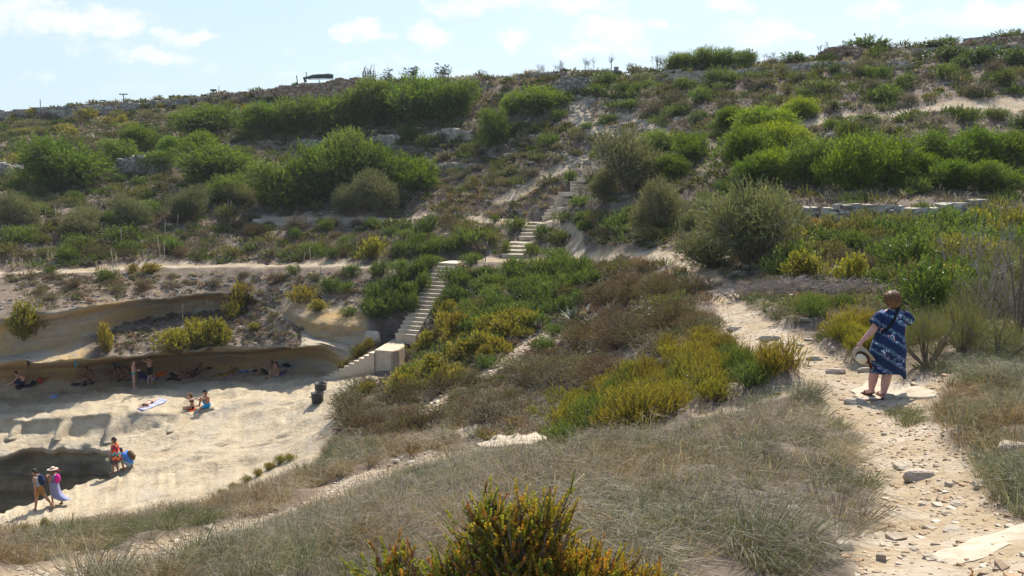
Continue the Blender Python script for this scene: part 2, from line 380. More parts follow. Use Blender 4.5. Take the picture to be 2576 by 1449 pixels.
# rock plateau region
plat = sstep(7.3, 7.8, RT)*sstep(18.6, 17.6, RT)*sstep(955, 900, Uc+40*(fbm(GX, GY, 9)-.5))
plat = np.where((RT > 7.4) & (RT < 15) & (Uc < 980), sstep(30, -30, Uc-np.interp(RT, [7.5, 8, 12, 13.5, 15], [790, 840, 860, 850, 935])+60*(fbm(GX*.5, GY*.5, 3)-.5)), plat)
plat *= (Uc < 1000)
# ochre/grey cliff faces
face = ((RT > 15.0) & (RT < 17.0) & (Uc < 935))*1.0
face = np.maximum(face, sstep(17.95, 18.05, RT)*(RT <= 19.02)*sstep(680, 640, Uc))
face = np.maximum(face, ((RT >= 17) & (RT <= 18.2))*sstep(240, 190, Uc))
face = np.maximum(face, ((RT > 18) & (RT < 19.3))*sstep(700, 740, Uc)*sstep(935, 915, Uc)*.8)
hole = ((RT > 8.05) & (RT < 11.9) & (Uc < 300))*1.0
ter = ((RT >= 17.05) & (RT <= 18))*(Uc > 200)*(Uc < 760)
plat = np.where(ter, .0, plat)
# displacement ---------------------------------------------------------------------
soft = (1-plat)*(1-face)*(1-hole)
amp = np.clip(GY/60, .08, 1.3)*sstep(3, 9, GY)
dz = amp*soft*(1-pathm*.8)*(.75*(fbm(GX*.25, GY*.25, 1)-.5)+.55*(fbm(GX*.8, GY*.8, 2)-.5)+.3*(fbm(GX*2.4, GY*2.4, 3)-.5))*(1-cliff*.6)
mound = soft*(1-pathm)*sstep(4.0, 6.5, GY)*sstep(26, 19, GY)*sstep(-25, 0, Uc+1e3)
dz += mound*(.55*(fbm(GX*.75, GY*.75, 41, 3)-.45)+.22*(fbm(GX*2.2, GY*2.2, 43, 2)-.5))*(.5+.5*sstep(6, 10, GY))
dz += pathm*soft*.03*(fbm(GX*5, GY*5, 4)-.5)-pathm*soft*.05*np.clip(GY/20, .3, 1)
dz += plat*(1-face)*(.32*(fbm(GX*.35, GY*.7, 6)-.5)+.12*(fbm(GX*1.5, GY*2.5, 7)-.5))*((RT < 15)*1.0)
dz += plat*(1-face)*(RT < 15)*(.05*(fbm(GX*3.5, GY*6, 21)-.5)-.10*sstep(.60, .70, fbm(GX*1.1+5, GY*2.3, 22, 3)))
# terraced ledges on the rock sheet
tz = (GX*.10+GY*.55+1.2*fbm(GX*.3, GY*.3, 8)); saw = tz-np.floor(tz)
dz += plat*(RT > 14.1)*(RT < 14.9)*(.10*sstep(0, .25, saw)*(1-saw)*2-.05)
fa = (plat*((RT > 12.9) & (RT < 14.1))*.25+hole*.8+face*.7)
ang = .9*(fbm(GX*.55+GZ*.3, GZ*1.2, 12)-.5)+.35*(fbm(GX*1.8, GZ*4.0, 13)-.5)
dyv = fa*ang*1.3
# buttresses that break the small step into bays
bay = np.abs(np.sin(GX*1.15+1.5*fbm(GX*.4, GX*0, 15)))
stepm = ((RT > 12.6) & (RT < 13.95) & (Uc < 560))*(1-np.abs(RT-13.1)/.85).clip(0, 1)
dyv -= stepm*(1-sstep(.0, .5, bay))*.85
lipm = ((RT >= 13.95) & (RT <= 14.15) & (Uc < 560))*1.0
dyv -= lipm*.25*fbm(GX*1.5, GX*0+3, 16)
dyv += ((RT > 18.02) & (RT < 18.98))*sstep(700, 640, Uc)*np.sin((RT-18).clip(0, 1)*3.1416)*.55
lip = (np.abs(RT-17) < .2)*(Uc < 930)+(np.abs(RT-19) < .2)*(Uc < 690)+((np.abs(RT-12) < .12) | (np.abs(RT-8) < .12))*(Uc < 300)
dyv += lip*.9*(fbm(GX*1.3, GX*0+2, 14)-.5); dz += lip*.5*(fbm(GX*1.0, GX*0+5, 17)-.5)
P = P0.copy(); P[..., 2] += dz; P[..., 1] += dyv
# ------------------------------------------------------------------ staircase lines, cut into the ground
def hn(u, v): return np.array(hit(u, v, bv0))
LOWER = (hn(1020,841), hn(1126,662))            # centre of the lowest and the topmost nosing
UPPER = [((1291,640,54.0),(1306,610,54.9),4),((1332,595,57.2),(1350,560,58.5),5),((1382,544,60.3),(1403,520,61.4),4),((1418,508,62.2),(1427,483,63.2),4),
         ((1457,472,64.3),(1460,448,65.3),4),((1484,439,66.0),(1491,417,67.0),4),((1510,410,67.6),(1516,389,68.6),4)]
UP3 = [(hn(*a[:2]), hn(*b[:2]), n) for a, b, n in UPPER]
print('STAIRS', LOWER, [(a.round(2), b.round(2)) for a, b, n in UP3])
def atz0(u, v, z=-9.1): r = ray(u, v); return r*(z/r[2])
def carve(pts, w0, w1, off, low=False):
    best = np.full(GX.shape, 1e9); zt = np.zeros(GX.shape)
    for a, b in zip(pts, pts[1:]):
        dx, dy = b[0]-a[0], b[1]-a[1]; l2 = dx*dx+dy*dy+1e-9
        t = np.clip(((P[..., 0]-a[0])*dx+(P[..., 1]-a[1])*dy)/l2, 0, 1)
        d = np.hypot(P[..., 0]-a[0]-t*dx, P[..., 1]-a[1]-t*dy)
        z = a[2]+(b[2]-a[2])*t; m = d < best; best[m] = d[m]; zt[m] = z[m]
    k = sstep(w1, w0, best)*((P[..., 2] > zt-off) if low else 1); P[..., 2] = P[..., 2]*(1-k)+(zt-off)*k
lowpts = [LOWER[0]-np.array([-.3, .6, -.05])*np.array([-1, 1, 1]), LOWER[0], LOWER[1], LOWER[1]+np.array([.9, 1.6, 0])]
carve(lowpts, .85, 1.9, .2)
uppts = [UP3[0][0]-np.array([.4, 1.4, .15])]
for a, b, n in UP3: uppts += [a, b]
uppts.append(UP3[-1][1]+np.array([.3, 1.0, .05]))
carve(uppts, .8, 1.7, .2)
carve([atz0(975,880), atz0(1000,860)], 1.0, 1.7, .3, True)
carve([atz0(835,968,-10.95), atz0(941,934,-10.2), atz0(985,936,-10.15), atz0(1000,926,-10.1)], .75, 1.6, .0, True)
# level ground where the trails meet the landings
V3 = P.reshape(-1, 3)
BV, FQ = build_bvh(P)
def ground_z(x, y, z0=40):
    h = BV.ray_cast(Vector((x, y, z0)), Vector((0, 0, -1)), 120)
    return h[0].z if h[0] is not None else 0.0

# ------------------------------------------------------------------ ground material
gm = bpy.data.materials.new('ground_material'); gm.use_nodes = True
nt = gm.node_tree; nt.nodes.clear()
out = N(nt, 'ShaderNodeOutputMaterial'); bs = N(nt, 'ShaderNodeBsdfPrincipled'); bs.inputs['Roughness'].default_value = .92
bs.inputs['Specular IOR Level'].default_value = .15
L(nt, bs.outputs[0], out.inputs[0])
att = N(nt, 'ShaderNodeVertexColor', layer_name='col'); sp = N(nt, 'ShaderNodeSeparateColor'); L(nt, att.outputs['Color'], sp.inputs[0])
mR, mG, mB = sp.outputs          # R rock shelf, G cliff face, B trail
geo = N(nt, 'ShaderNodeNewGeometry'); pos = geo.outputs['Position']
def noi(scale, det=5, rough=.6, vec=None, dist=0):
    n = N(nt, 'ShaderNodeTexNoise', i_Scale=scale, i_Detail=det, i_Roughness=rough, i_Distortion=dist); L(nt, vec or pos, n.inputs['Vector']); return n.outputs[0]
def strv(sx, sy, sz, rot=0.0):
    m = N(nt, 'ShaderNodeMapping'); m.inputs['Scale'].default_value = (sx, sy, sz); m.inputs['Rotation'].default_value = (rot, 0, 0); L(nt, pos, m.inputs[0]); return m.outputs[0]
n_big = noi(.22, 4); n_mid = noi(1.3, 6, .65); n_fin = noi(7, 6, .7); n_vf = noi(30, 4, .7)
# soil with dry litter
soil = ramp(nt, n_mid, [(.30, (.075, .056, .042)), (.48, (.155, .120, .088)), (.60, (.22, .178, .135)), (.75, (.31, .26, .205))])
soil2 = mixc(nt, ramp(nt, n_fin, [(.35, 0), (.65, 1)]).outputs[0], mixc(nt, .55, soil.outputs[0], (.10, .075, .06)), soil.outputs[0])
soil3 = mixc(nt, ramp(nt, n_big, [(.42, 0), (.62, .75)]).outputs[0], soil2, (.20, .145, .10), 'MIX')
# stones scattered in the soil
vor = N(nt, 'ShaderNodeTexVoronoi', i_Scale=2.6); L(nt, pos, vor.inputs['Vector'])
st = ramp(nt, vor.outputs['Distance'], [(.10, 1), (.17, 0)])
stm = mth(nt, 'MULTIPLY', st.outputs[0], ramp(nt, noi(.5, 3), [(.5, 0), (.6, 1)]).outputs[0])
soil4 = mixc(nt, stm, soil3, (.42, .37, .31))
# trail: beige grit
trail = ramp(nt, n_fin, [(.25, (.30, .22, .13)), (.5, (.37, .285, .175)), (.75, (.44, .355, .235))])
trail2 = mixc(nt, ramp(nt, n_vf, [(.3, .45), (.6, 0)]).outputs[0], trail.outputs[0], (.30, .21, .14))
trail3 = mixc(nt, ramp(nt, n_mid, [(.45, 0), (.62, .8)]).outputs[0], trail2, (.47, .40, .305))
# rock shelf: cream limestone with grey stains and thin bedding cracks
rock = ramp(nt, n_mid, [(.25, (.39, .30, .185)), (.5, (.48, .39, .255)), (.75, (.55, .465, .325))])
gst = ramp(nt, noi(.6, 6, .7, strv(1, .5, 1)), [(.50, 0), (.66, .75)])
rock2 = mixc(nt, gst.outputs[0], rock.outputs[0], (.39, .345, .275))
crk = noi(1.1, 6, .62, strv(.45, 1.9, 1.9), .9)
crk1 = mth(nt, 'ABSOLUTE', mth(nt, 'SUBTRACT', crk, .5)); crkm = ramp(nt, crk1, [(0, 1), (.020, 0)])
crm2 = mth(nt, 'MULTIPLY', crkm.outputs[0], ramp(nt, noi(.7, 3), [(.44, 0), (.56, .9)]).outputs[0])
rock3 = mixc(nt, crm2, rock2, (.24, .18, .12))
pit = ramp(nt, noi(9, 5, .75, strv(.6, 1, 1)), [(.36, .75), (.43, 0)])
rock3 = mixc(nt, pit.outputs[0], rock3, (.33, .25, .165))
# cliff face: ochre below the lips, grey and buff bands (bedding follows height)
spx = N(nt, 'ShaderNodeSeparateXYZ'); L(nt, pos, spx.inputs[0])
band = noi(1.0, 5, .6, strv(.10, .10, 1.9), .8)
cl = ramp(nt, band, [(.28, (.27, .20, .13)), (.42, (.45, .32, .17)), (.52, (.47, .39, .28)), (.62, (.33, .29, .235)), (.75, (.50, .39, .24))])
ocm = ramp(nt, noi(.9, 4, .5, strv(.3, .3, 1.4)), [(.45, 0), (.56, .8)])
cl2 = mixc(nt, ocm.outputs[0], cl.outputs[0], (.52, .33, .12))
cl3 = mixc(nt, ramp(nt, noi(3.5, 5, .7, strv(.5, .5, 1)), [(.42, 0), (.7, .55)]).outputs[0], cl2, (.30, .24, .17))
c1 = mixc(nt, mB, soil4, trail3)
c2 = mixc(nt, mR, c1, rock3)
c3 = mixc(nt, mG, c2, cl3)
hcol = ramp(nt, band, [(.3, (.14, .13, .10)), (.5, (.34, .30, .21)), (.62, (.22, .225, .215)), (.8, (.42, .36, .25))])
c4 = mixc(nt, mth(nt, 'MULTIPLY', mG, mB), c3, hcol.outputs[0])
L(nt, c4, bs.inputs['Base Color'])
bsum = mth(nt, 'ADD', mth(nt, 'MULTIPLY', n_mid, .5), mth(nt, 'ADD', mth(nt, 'MULTIPLY', n_fin, .36), mth(nt, 'MULTIPLY', n_vf, .09)))
bsum = mth(nt, 'SUBTRACT', bsum, mth(nt, 'MULTIPLY', crm2, .22))
bsum = mth(nt, 'SUBTRACT', bsum, mth(nt, 'MULTIPLY', mth(nt, 'MULTIPLY', pit.outputs[0], mR), .10))
bsum = mth(nt, 'ADD', bsum, mth(nt, 'MULTIPLY', stm, .06))
bmp = N(nt, 'ShaderNodeBump'); bmp.inputs['Strength'].default_value = .55; bmp.inputs['Distance'].default_value = .5; L(nt, bsum, bmp.inputs['Height']); L(nt, bmp.outputs[0], bs.inputs['Normal'])

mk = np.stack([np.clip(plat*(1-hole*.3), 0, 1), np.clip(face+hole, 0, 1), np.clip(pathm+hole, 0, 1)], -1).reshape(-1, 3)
full_me = make_mesh('tmp_ground', V3, FQ, None, None, True)
vn = np.zeros(len(V3)*3, dtype=np.float32); full_me.vertex_normals.foreach_get('vector', vn); vn = vn.reshape(-1, 3)
bpy.data.meshes.remove(full_me)
fmk = mk[FQ].mean(1)
cls = np.zeros(len(FQ), int); cls[fmk[:, 2] > .5] = 1; cls[fmk[:, 0] > .5] = 2; cls[fmk[:, 1] > .5] = 3
for ci, nm in enumerate(('ground', 'path', 'rock_shelf', 'cliff')):
    fs = FQ[cls == ci]; used, inv = np.unique(fs, return_inverse=True)
    me = make_mesh(nm, V3[used], inv.reshape(fs.shape), [gm], mk[used], True)
    me.normals_split_custom_set_from_vertices(vn[used].tolist())
    tag(link(nm, me), kind='structure')
# sea water at the bottom of the inlet
wm = bpy.data.materials.new('sea_water'); wm.use_nodes = True; b = wm.node_tree.nodes['Principled BSDF']
b.inputs['Base Color'].default_value = (.01, .03, .035, 1); b.inputs['Roughness'].default_value = .08
me = make_mesh('water', [(-60, 30, -17.9), (-14, 30, -17.9), (-14, 50, -17.9), (-60, 50, -17.9)], [(0, 1, 2, 3)], [wm])
tag(link('water', me), kind='structure')

# sampling helpers over the ground ---------------------------------------------------
fc = V3[FQ].mean(1); fu, fv = proj(fc)
fr = RT.reshape(-1)[FQ].mean(1)
e1 = V3[FQ[:, 1]]-V3[FQ[:, 0]]; e2 = V3[FQ[:, 3]]-V3[FQ[:, 0]]
farea = np.linalg.norm(np.cross(e1, e2), axis=1)
front_ok = (fc[:, 1] > 3.5) & (fr < 25.5)
def stair_dist(X, Y_):
    return np.minimum(seg_dist(X, Y_, [tuple(q) for q in lowpts], [1]*len(lowpts)), seg_dist(X, Y_, [tuple(q) for q in uppts], [1]*len(uppts)))
excl = (stair_dist(fc[:, 0], fc[:, 1]) < .95) | inpoly(fu, fv, [(800,940),(940,850),(1040,830),(1035,900),(1005,950),(830,975)])
def trail_dist(x, y, names=('main', 'fork', 'gravel', 'ledge', 'dirt')):
    X = np.array([x]); Y_ = np.array([y]); return min(float(seg_dist(X, Y_, TR3[k][0], [1]*len(TR3[k][0]))[0]) for k in names)
def sample(poly, n=None, dens=None, maxpath=.35, rr=None, rock_ok=False, wfun=None):
    m = inpoly(fu, fv, poly) & front_ok & (fmk[:, 2] < maxpath) & ~excl
    if not rock_ok: m &= (fmk[:, 0] < .5) & (fmk[:, 1] < .5)
    if rr: m &= (fr >= rr[0]) & (fr <= rr[1])
    ids = np.nonzero(m)[0]
    if len(ids) == 0: return np.zeros((0, 3))
    a = farea[ids].copy()
    if wfun is not None: a = a*wfun(fc[ids])
    if n is None: n = int(a.sum()*dens)
    k = RNG.choice(ids, n, p=a/a.sum())
    s, t = RNG.random((2, n, 1))
    A, B, C_, D = (V3[FQ[k, i]] for i in range(4))
    return (A*(1-s)+B*s)*(1-t)+(D*(1-s)+C_*s)*t

# ------------------------------------------------------------------ plain materials
def leafmat(name, rough=.55, trans=.35, hue=.03, val=.35, spec=.3):
    m = bpy.data.materials.new(name); m.use_nodes = True; nt = m.node_tree; nt.nodes.clear()
    o = N(nt, 'ShaderNodeOutputMaterial'); a = N(nt, 'ShaderNodeVertexColor', layer_name='col')
    oi = N(nt, 'ShaderNodeObjectInfo'); h = N(nt, 'ShaderNodeHueSaturation'); L(nt, a.outputs[0], h.inputs['Color'])
    L(nt, mth(nt, 'ADD', mth(nt, 'MULTIPLY', oi.outputs['Random'], hue*2), .5-hue), h.inputs['Hue'])
    L(nt, mth(nt, 'ADD', mth(nt, 'MULTIPLY', mth(nt, 'FRACT', mth(nt, 'MULTIPLY', oi.outputs['Random'], 7.31)), val), 1-val/2), h.inputs['Value'])
    p = N(nt, 'ShaderNodeBsdfPrincipled'); p.inputs['Roughness'].default_value = rough; p.inputs['Specular IOR Level'].default_value = spec
    L(nt, h.outputs[0], p.inputs['Base Color'])
    t = N(nt, 'ShaderNodeBsdfTranslucent'); br = mixc(nt, 1.0, h.outputs[0], (1.25, 1.2, .6), 'MULTIPLY'); L(nt, br, t.inputs['Color'])
    mx = N(nt, 'ShaderNodeMixShader'); mx.inputs[0].default_value = trans
    L(nt, p.outputs[0], mx.inputs[1]); L(nt, t.outputs[0], mx.inputs[2]); L(nt, mx.outputs[0], o.inputs[0]); return m
def mat(name, col, rough=.8, noise_scale=None, col2=None, bump=0, spec=.3, vc=False, metal=0):
    m = bpy.data.materials.new(name); m.use_nodes = True; nt = m.node_tree; b = nt.nodes['Principled BSDF']
    b.inputs['Roughness'].default_value = rough; b.inputs['Specular IOR Level'].default_value = spec; b.inputs['Metallic'].default_value = metal
    src = None
    if vc:
        a = N(nt, 'ShaderNodeVertexColor', layer_name='col'); src = mixc(nt, 1.0, a.outputs[0], (col[0], col[1], col[2]), 'MULTIPLY')
    if noise_scale:
        t = N(nt, 'ShaderNodeTexCoord'); n = N(nt, 'ShaderNodeTexNoise', i_Scale=noise_scale, i_Detail=5.0, i_Roughness=.6); L(nt, t.outputs['Object'], n.inputs['Vector'])
        r = ramp(nt, n.outputs[0], [(.3, 0), (.7, 1)])
        src = mixc(nt, r.outputs[0], src or (col[0], col[1], col[2]), col2 or tuple(c*.7 for c in col))
        if bump:
            bp = N(nt, 'ShaderNodeBump'); bp.inputs['Strength'].default_value = bump; bp.inputs['Distance'].default_value = .03; L(nt, n.outputs[0], bp.inputs['Height']); L(nt, bp.outputs[0], b.inputs['Normal'])
    if src is not None: L(nt, src, b.inputs['Base Color'])
    else: b.inputs['Base Color'].default_value = (*col, 1)
    return m
M_conc = mat('worn_concrete', (.60, .49, .35), .9, 2.5, (.44, .33, .21), .5)
M_tread = mat('sandy_concrete', (.66, .57, .43), .9, 3.0, (.52, .42, .29), .5)
M_stone = mat('limestone', (1, 1, 1), .92, 5.0, None, .7, .2, vc=True)
nt = M_stone.node_tree
for n_ in nt.nodes:
    if n_.type == 'MIX' and n_.blend_type == 'MIX': n_.blend_type = 'MULTIPLY'; n_.inputs[7].default_value = (.66, .62, .56, 1)
M_twig = mat('dry_twig', (.20, .155, .115), .9, 20, (.12, .09, .065), .2)
M_wood = mat('weathered_wood', (.16, .13, .10), .85, 12, (.09, .07, .055), .3)
M_metal = mat('dark_metal', (.035, .045, .045), .45, 8, (.06, .055, .045), .1, metal=.3)

# ------------------------------------------------------------------ staircases
def step_mesh(p, dirn, width, rise, tread, side=0):
    """p: centre of the nosing (top edge), dirn: uphill direction; a slab whose top is the tread"""
    d = np.array([dirn[0], dirn[1]]); d = d/np.linalg.norm(d); s = np.array([d[1], -d[0]])
    return p, d, s
def add_steps(root, a, b, n, width, extra=.12, jit=0):
    a = np.array(a); b = np.array(b); d = (b-a)[:2]; run = np.linalg.norm(d); d = d/run; s = np.array([d[1], -d[0]])
    yaw = math.atan2(d[1], d[0])
    for i in range(n):
        t = i/(n-1); p = a+(b-a)*t; rise = (b[2]-a[2])/(n-1); tr = run/(n-1)+extra
        j = random.uniform(-.03, .03)*(1+jit)
        m = MB(); h = rise*1.9+.15
        m.box((0, 0, -h/2-.045), (tr, width-.04, h), C=(1, 1, 1))
        body = m.mesh('step', M_conc)
        c = (p[0]+d[0]*tr/2+s[0]*j, p[1]+d[1]*tr/2+s[1]*j, p[2])
        bmn = bmesh.new(); bmn.from_mesh(body); bmesh.ops.bevel(bmn, geom=bmn.edges[:], offset=.012, segments=1, affect='EDGES'); bmn.to_mesh(body); bmn.free()
        o = link('step', body, root, (0, 0, 0)); o.location = (c[0]-root.location[0], c[1]-root.location[1], c[2]-root.location[2]); o.rotation_euler = (0, 0, yaw)
        m2 = MB(); m2.box((-.015, 0, -.02), (tr+.03, width, .05)); tm = m2.mesh('tread', M_tread)
        bmn = bmesh.new(); bmn.from_mesh(tm); bmesh.ops.subdivide_edges(bmn, edges=bmn.edges[:], cuts=7, use_grid_fill=True)
        for vv in bmn.verts:
            if abs(vv.co.x) > tr/2-.01: vv.co.x += random.uniform(-.012, .012); 
            vv.co.z += random.uniform(-.006, .006)
        bmn.to_mesh(tm); bmn.free()
        o2 = link('tread', tm, o)
lo = empty('staircase', tuple(LOWER[0])); tag(lo, 'long straight flight of worn sandy concrete steps between green shrubs', 'staircase')
add_steps(lo, LOWER[0], LOWER[1], 19, 1.36)
d = (LOWER[1]-LOWER[0])[:2]; d = d/np.linalg.norm(d); s_ = np.array([d[1], -d[0]]); 
m = MB(); m.box((0, 0, -.09), (1.7, 1.36, .18)); o = m.build('landing', M_tread, lo); q = LOWER[1]+np.array([d[0]*1.1, d[1]*1.1, .0]); o.location = tuple(q-LOWER[0]); o.rotation_euler = (0, 0, math.atan2(d[1], d[0]))
upo = empty('staircase', tuple(UP3[0][0])); tag(upo, 'upper staircase climbing the hillside in short flights with dirt landings beside the grey-green tamarisk', 'staircase')
for a, b, n in UP3: add_steps(upo, a, b, n, 1.35, .10, 1)
for (a, b, n), (a2, b2, n2) in zip(UP3, UP3[1:]):      # packed landings between the flights
    dd = (a2-b)[:2]; ln = np.linalg.norm(dd); q = (a2+b)/2; q[2] = b[2]-.0
    m = MB(); m.box((0, 0, -.14), (ln+.1, 1.45, .24)); o = m.build('landing', M_tread, upo); o.location = (q[0]-UP3[0][0][0], q[1]-UP3[0][0][1], q[2]-UP3[0][0][2]-.01); o.rotation_euler = (0, 0, math.atan2(dd[1], dd[0]))
# landing block at the foot and the flight that drops left to the rock shelf
ZL = -9.1
def atz(u, v, z): r = ray(u, v); return r*(z/r[2])
cor = [atz(941, 880.5, ZL), atz(986, 884, ZL), atz(1003, 880, ZL), atz(1016, 871.5, ZL), atz(1020, 855, ZL), atz(990, 851, ZL)]
bmn = bmesh.new(); top = [bmn.verts.new((c[0], c[1], ZL)) for c in cor]; bot = [bmn.verts.new((c[0]+.0, c[1]-.06, ZL-2.2)) for c in cor]
bmn.faces.new(top); n = len(cor)
for i in range(n): bmn.faces.new((top[i], bot[i], bot[(i+1) % n], top[(i+1) % n]))
bmesh.ops.recalc_face_normals(bmn, faces=bmn.faces[:]); me = bpy.data.meshes.new('block'); 
for vv in bmn.verts: vv.co -= Vector(cor[0])
bmesh.ops.bevel(bmn, geom=bmn.edges[:], offset=.04, segments=2, affect='EDGES'); bmn.to_mesh(me); bmn.free(); me.materials.append(M_conc)
blk = empty('staircase', tuple(cor[0])); tag(blk, 'concrete landing block with a short flight of steps going down to the rock shelf', 'staircase')
link('landing_block', me, blk)
c0 = atz(940, 883, ZL-.02); nst = 10
zb = -10.95; e0 = atz(818, 950, zb)
dirv = (e0-c0); runv = dirv[:2]; R_ = np.linalg.norm(runv); runv = runv/R_; nor = np.array([-runv[1], runv[0]]); 
if nor[1] < 0: nor = -nor
for i in range(nst):
    ztop = c0[2]+(e0[2]-c0[2])*(i+.6)/nst; x0 = c0[:2]+runv*R_*i/nst; wdt = 1.15
    m = MB(); hgt = 1.6; m.box((0, 0, -hgt/2), (R_/nst-.004, wdt, hgt)); me = m.mesh('step', M_tread if 0 else M_conc)
    o = link('step', me, blk); cc_ = x0+runv*R_/nst/2+nor*wdt/2
    o.location = (cc_[0]-cor[0][0], cc_[1]-cor[0][1], ztop-cor[0][2]-.03); o.rotation_euler = (0, 0, math.atan2(runv[1], runv[0]))
    m = MB(); m.box((0, 0, 0), (R_/nst+.02, wdt+.03, .05)); t_ = m.build('tread', M_tread, o)
# ------------------------------------------------------------------ foliage builders (numpy)
def unit(a): return a/(np.linalg.norm(a, axis=-1, keepdims=True)+1e-9)
def rdir(rg, n, up=0.0):
    d = rg.normal(size=(n, 3)); d = unit(d); d[:, 2] += up; return unit(d)
def leaves(rg, B, D, Ls, nl, ll, lw, spread, c_base, c_tip, tipmix=1.0, cvar=.25, t0=.1, droop=0):
    """quads set round sprigs: B base, D direction, Ls length per sprig; nl leaves each"""
    n = len(B); D = unit(D)
    a = unit(np.cross(D, rg.normal(size=(n, 3)))); b = np.cross(D, a)
    t = (np.arange(nl)+.5)/nl; t = t0+(1-t0)*t
    ph = (np.arange(nl)*2.4)[None]+rg.random((n, 1))*6.28
    side = a[:, None]*np.cos(ph)[..., None]+b[:, None]*np.sin(ph)[..., None]
    sp = spread*(1-.55*t)[None, :, None]*(1+.3*rg.normal(size=(n, nl, 1)))
    ld = unit(D[:, None]*np.cos(sp)+side*np.sin(sp)+np.array([0, 0, -droop]))
    p = B[:, None]+D[:, None]*(t[None, :, None]*Ls[:, None, None])
    ln = ll*(.7+.6*rg.random((n, nl, 1)))*(1-.35*t[None, :, None])
    wd = unit(np.cross(ld, rg.normal(size=(n, nl, 3))))*lw*(.7+.6*rg.random((n, nl, 1)))*.5
    q = np.stack([p, p+ld*ln*.5+wd, p+ld*ln, p+ld*ln*.5-wd], 2).reshape(-1, 3)
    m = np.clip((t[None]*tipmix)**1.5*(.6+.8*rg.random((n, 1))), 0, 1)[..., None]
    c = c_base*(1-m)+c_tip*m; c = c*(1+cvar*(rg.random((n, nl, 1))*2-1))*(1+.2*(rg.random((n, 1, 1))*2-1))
    c = np.repeat(c.reshape(-1, 3), 4, 0)
    k = np.arange(len(q)).reshape(-1, 4)
    return q, k, np.clip(c, 0, 1)
def blades(rg, B, D, Ls, wd, c0, c1, bend=.35, cvar=.25, wind=(0, 0, 0)):
    """curved ribbons: quad + triangle each"""
    n = len(B); D = unit(D)
    wv = unit(np.cross(D, rg.normal(size=(n, 3))))*np.reshape(wd, (-1, 1))*.5
    hd = unit(D*np.array([1, 1, 0])+rg.normal(size=(n, 3))*np.array([.25, .25, 0])+np.array(wind))
    L1 = np.reshape(Ls, (-1, 1)); bn = bend*(.5+rg.random((n, 1)))
    m1 = B+D*L1*.55+hd*L1*.06*bn; m2 = B+D*L1*.85*(1-.3*bn)+hd*L1*bn*.75+np.array([0, 0, -1])*L1*bn*.28
    q = np.stack([B-wv, B+wv, m1+wv*.8, m1-wv*.8, m2], 1).reshape(-1, 3)
    i = np.arange(n)[:, None]*5
    Q = i+np.array([[0, 1, 2, 3]]); T = i+np.array([[3, 2, 4]])
    v = 1+cvar*(rg.random((n, 1))*2-1)
    m = rg.random((n, 1)); cc = (c0*(1-m)+c1*m)*v
    c = np.repeat(cc, 5, 0)
    return q, Q, T, np.clip(c, 0, 1)
def lobes_pts(rg, lobes, n, shell=.8):
    """points over a set of ellipsoid lobes (cx,cy,cz,rx,ry,rz) above ground; returns pts, outward dirs"""
    lb = np.array(lobes); wgt = lb[:, 3]*lb[:, 4]+lb[:, 3]*lb[:, 5]; k = rg.choice(len(lb), n, p=wgt/wgt.sum())
    d = rdir(rg, n, .25); s = np.where(rg.random(n) < .72, shell+(1.05-shell)*rg.random(n), .35+.5*rg.random(n))
    f = 1+.16*np.sin(d[:, 0]*5+k)*np.cos(d[:, 1]*6+k*2)+.1*rg.normal(size=n)
    p = lb[k, :3]+d*lb[k, 3:6]*(s*f)[:, None]
    p[:, 2] = np.maximum(p[:, 2], .02+.08*rg.random(n)); return p, d
C = lambda *a: np.array(a, dtype=float)
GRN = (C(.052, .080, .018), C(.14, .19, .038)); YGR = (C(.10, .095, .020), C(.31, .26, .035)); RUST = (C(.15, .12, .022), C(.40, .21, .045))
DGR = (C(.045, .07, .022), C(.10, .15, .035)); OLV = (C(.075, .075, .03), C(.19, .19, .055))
ML = leafmat('shrub_leaf', .5, .38, .018, .35); MA = leafmat('acacia_leaf', .6, .45, .012, .28, .12); MT = leafmat('tamarisk_leaf', .7, .3, .01, .25, .2)
MG = leafmat('dry_blade', .75, .25, .006, .1, .2); MS = leafmat('scrub_leaf', .8, .22, .02, .35, .15)
PROTO = {}
def shrub_proto(key, seed, w, h, ns, nl, ll, lw, cols, upright=.5, sl=.26, spread=.75, mix=1.0, twigs=14, nlobe=6, mat_=None, droop=0, shell=.7):
    rg = np.random.default_rng(seed); lob = []
    for i in range(nlobe):
        a = rg.random()*6.28; r = w*.5*rg.random()**.5*.62; q = w*(.2+.13*rg.random()); hh = h*(.55+.45*rg.random()*(1-r/w))
        lob.append((r*math.cos(a), r*math.sin(a), hh*.45, q, q, hh*.5))
    p, d = lobes_pts(rg, lob, ns, shell); d = unit(d*(1-upright)+np.array([0, 0, upright])+rg.normal(size=d.shape)*.18)
    Ls = sl*(.6+.8*rg.random(ns)); B = p-d*Ls[:, None]*.5
    c0, c1 = cols; q, k, c = leaves(rg, B, d, Ls, nl, ll, lw, spread, c0, c1, mix, droop=droop)
    m = MB(); m.add(q, Q=k, C=c)
    for i in range(twigs):
        e = p[rg.integers(ns)]; m.tube([(e[0]*.1, e[1]*.1, -.08), (e[0]*.5, e[1]*.5, e[2]*.6), tuple(e)], [.02*w, .012*w, .004*w], 4, C=(.13, .10, .075), cap=False)
    PROTO.setdefault(key, []).append((m.mesh(key, mat_ or ML), w, h))
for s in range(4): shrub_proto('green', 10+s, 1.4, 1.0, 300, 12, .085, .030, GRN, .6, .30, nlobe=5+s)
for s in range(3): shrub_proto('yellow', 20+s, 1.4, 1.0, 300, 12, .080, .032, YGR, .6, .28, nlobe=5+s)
for s in range(2): shrub_proto('rust', 30+s, 1.4, .9, 300, 12, .070, .030, RUST, .65, .26)
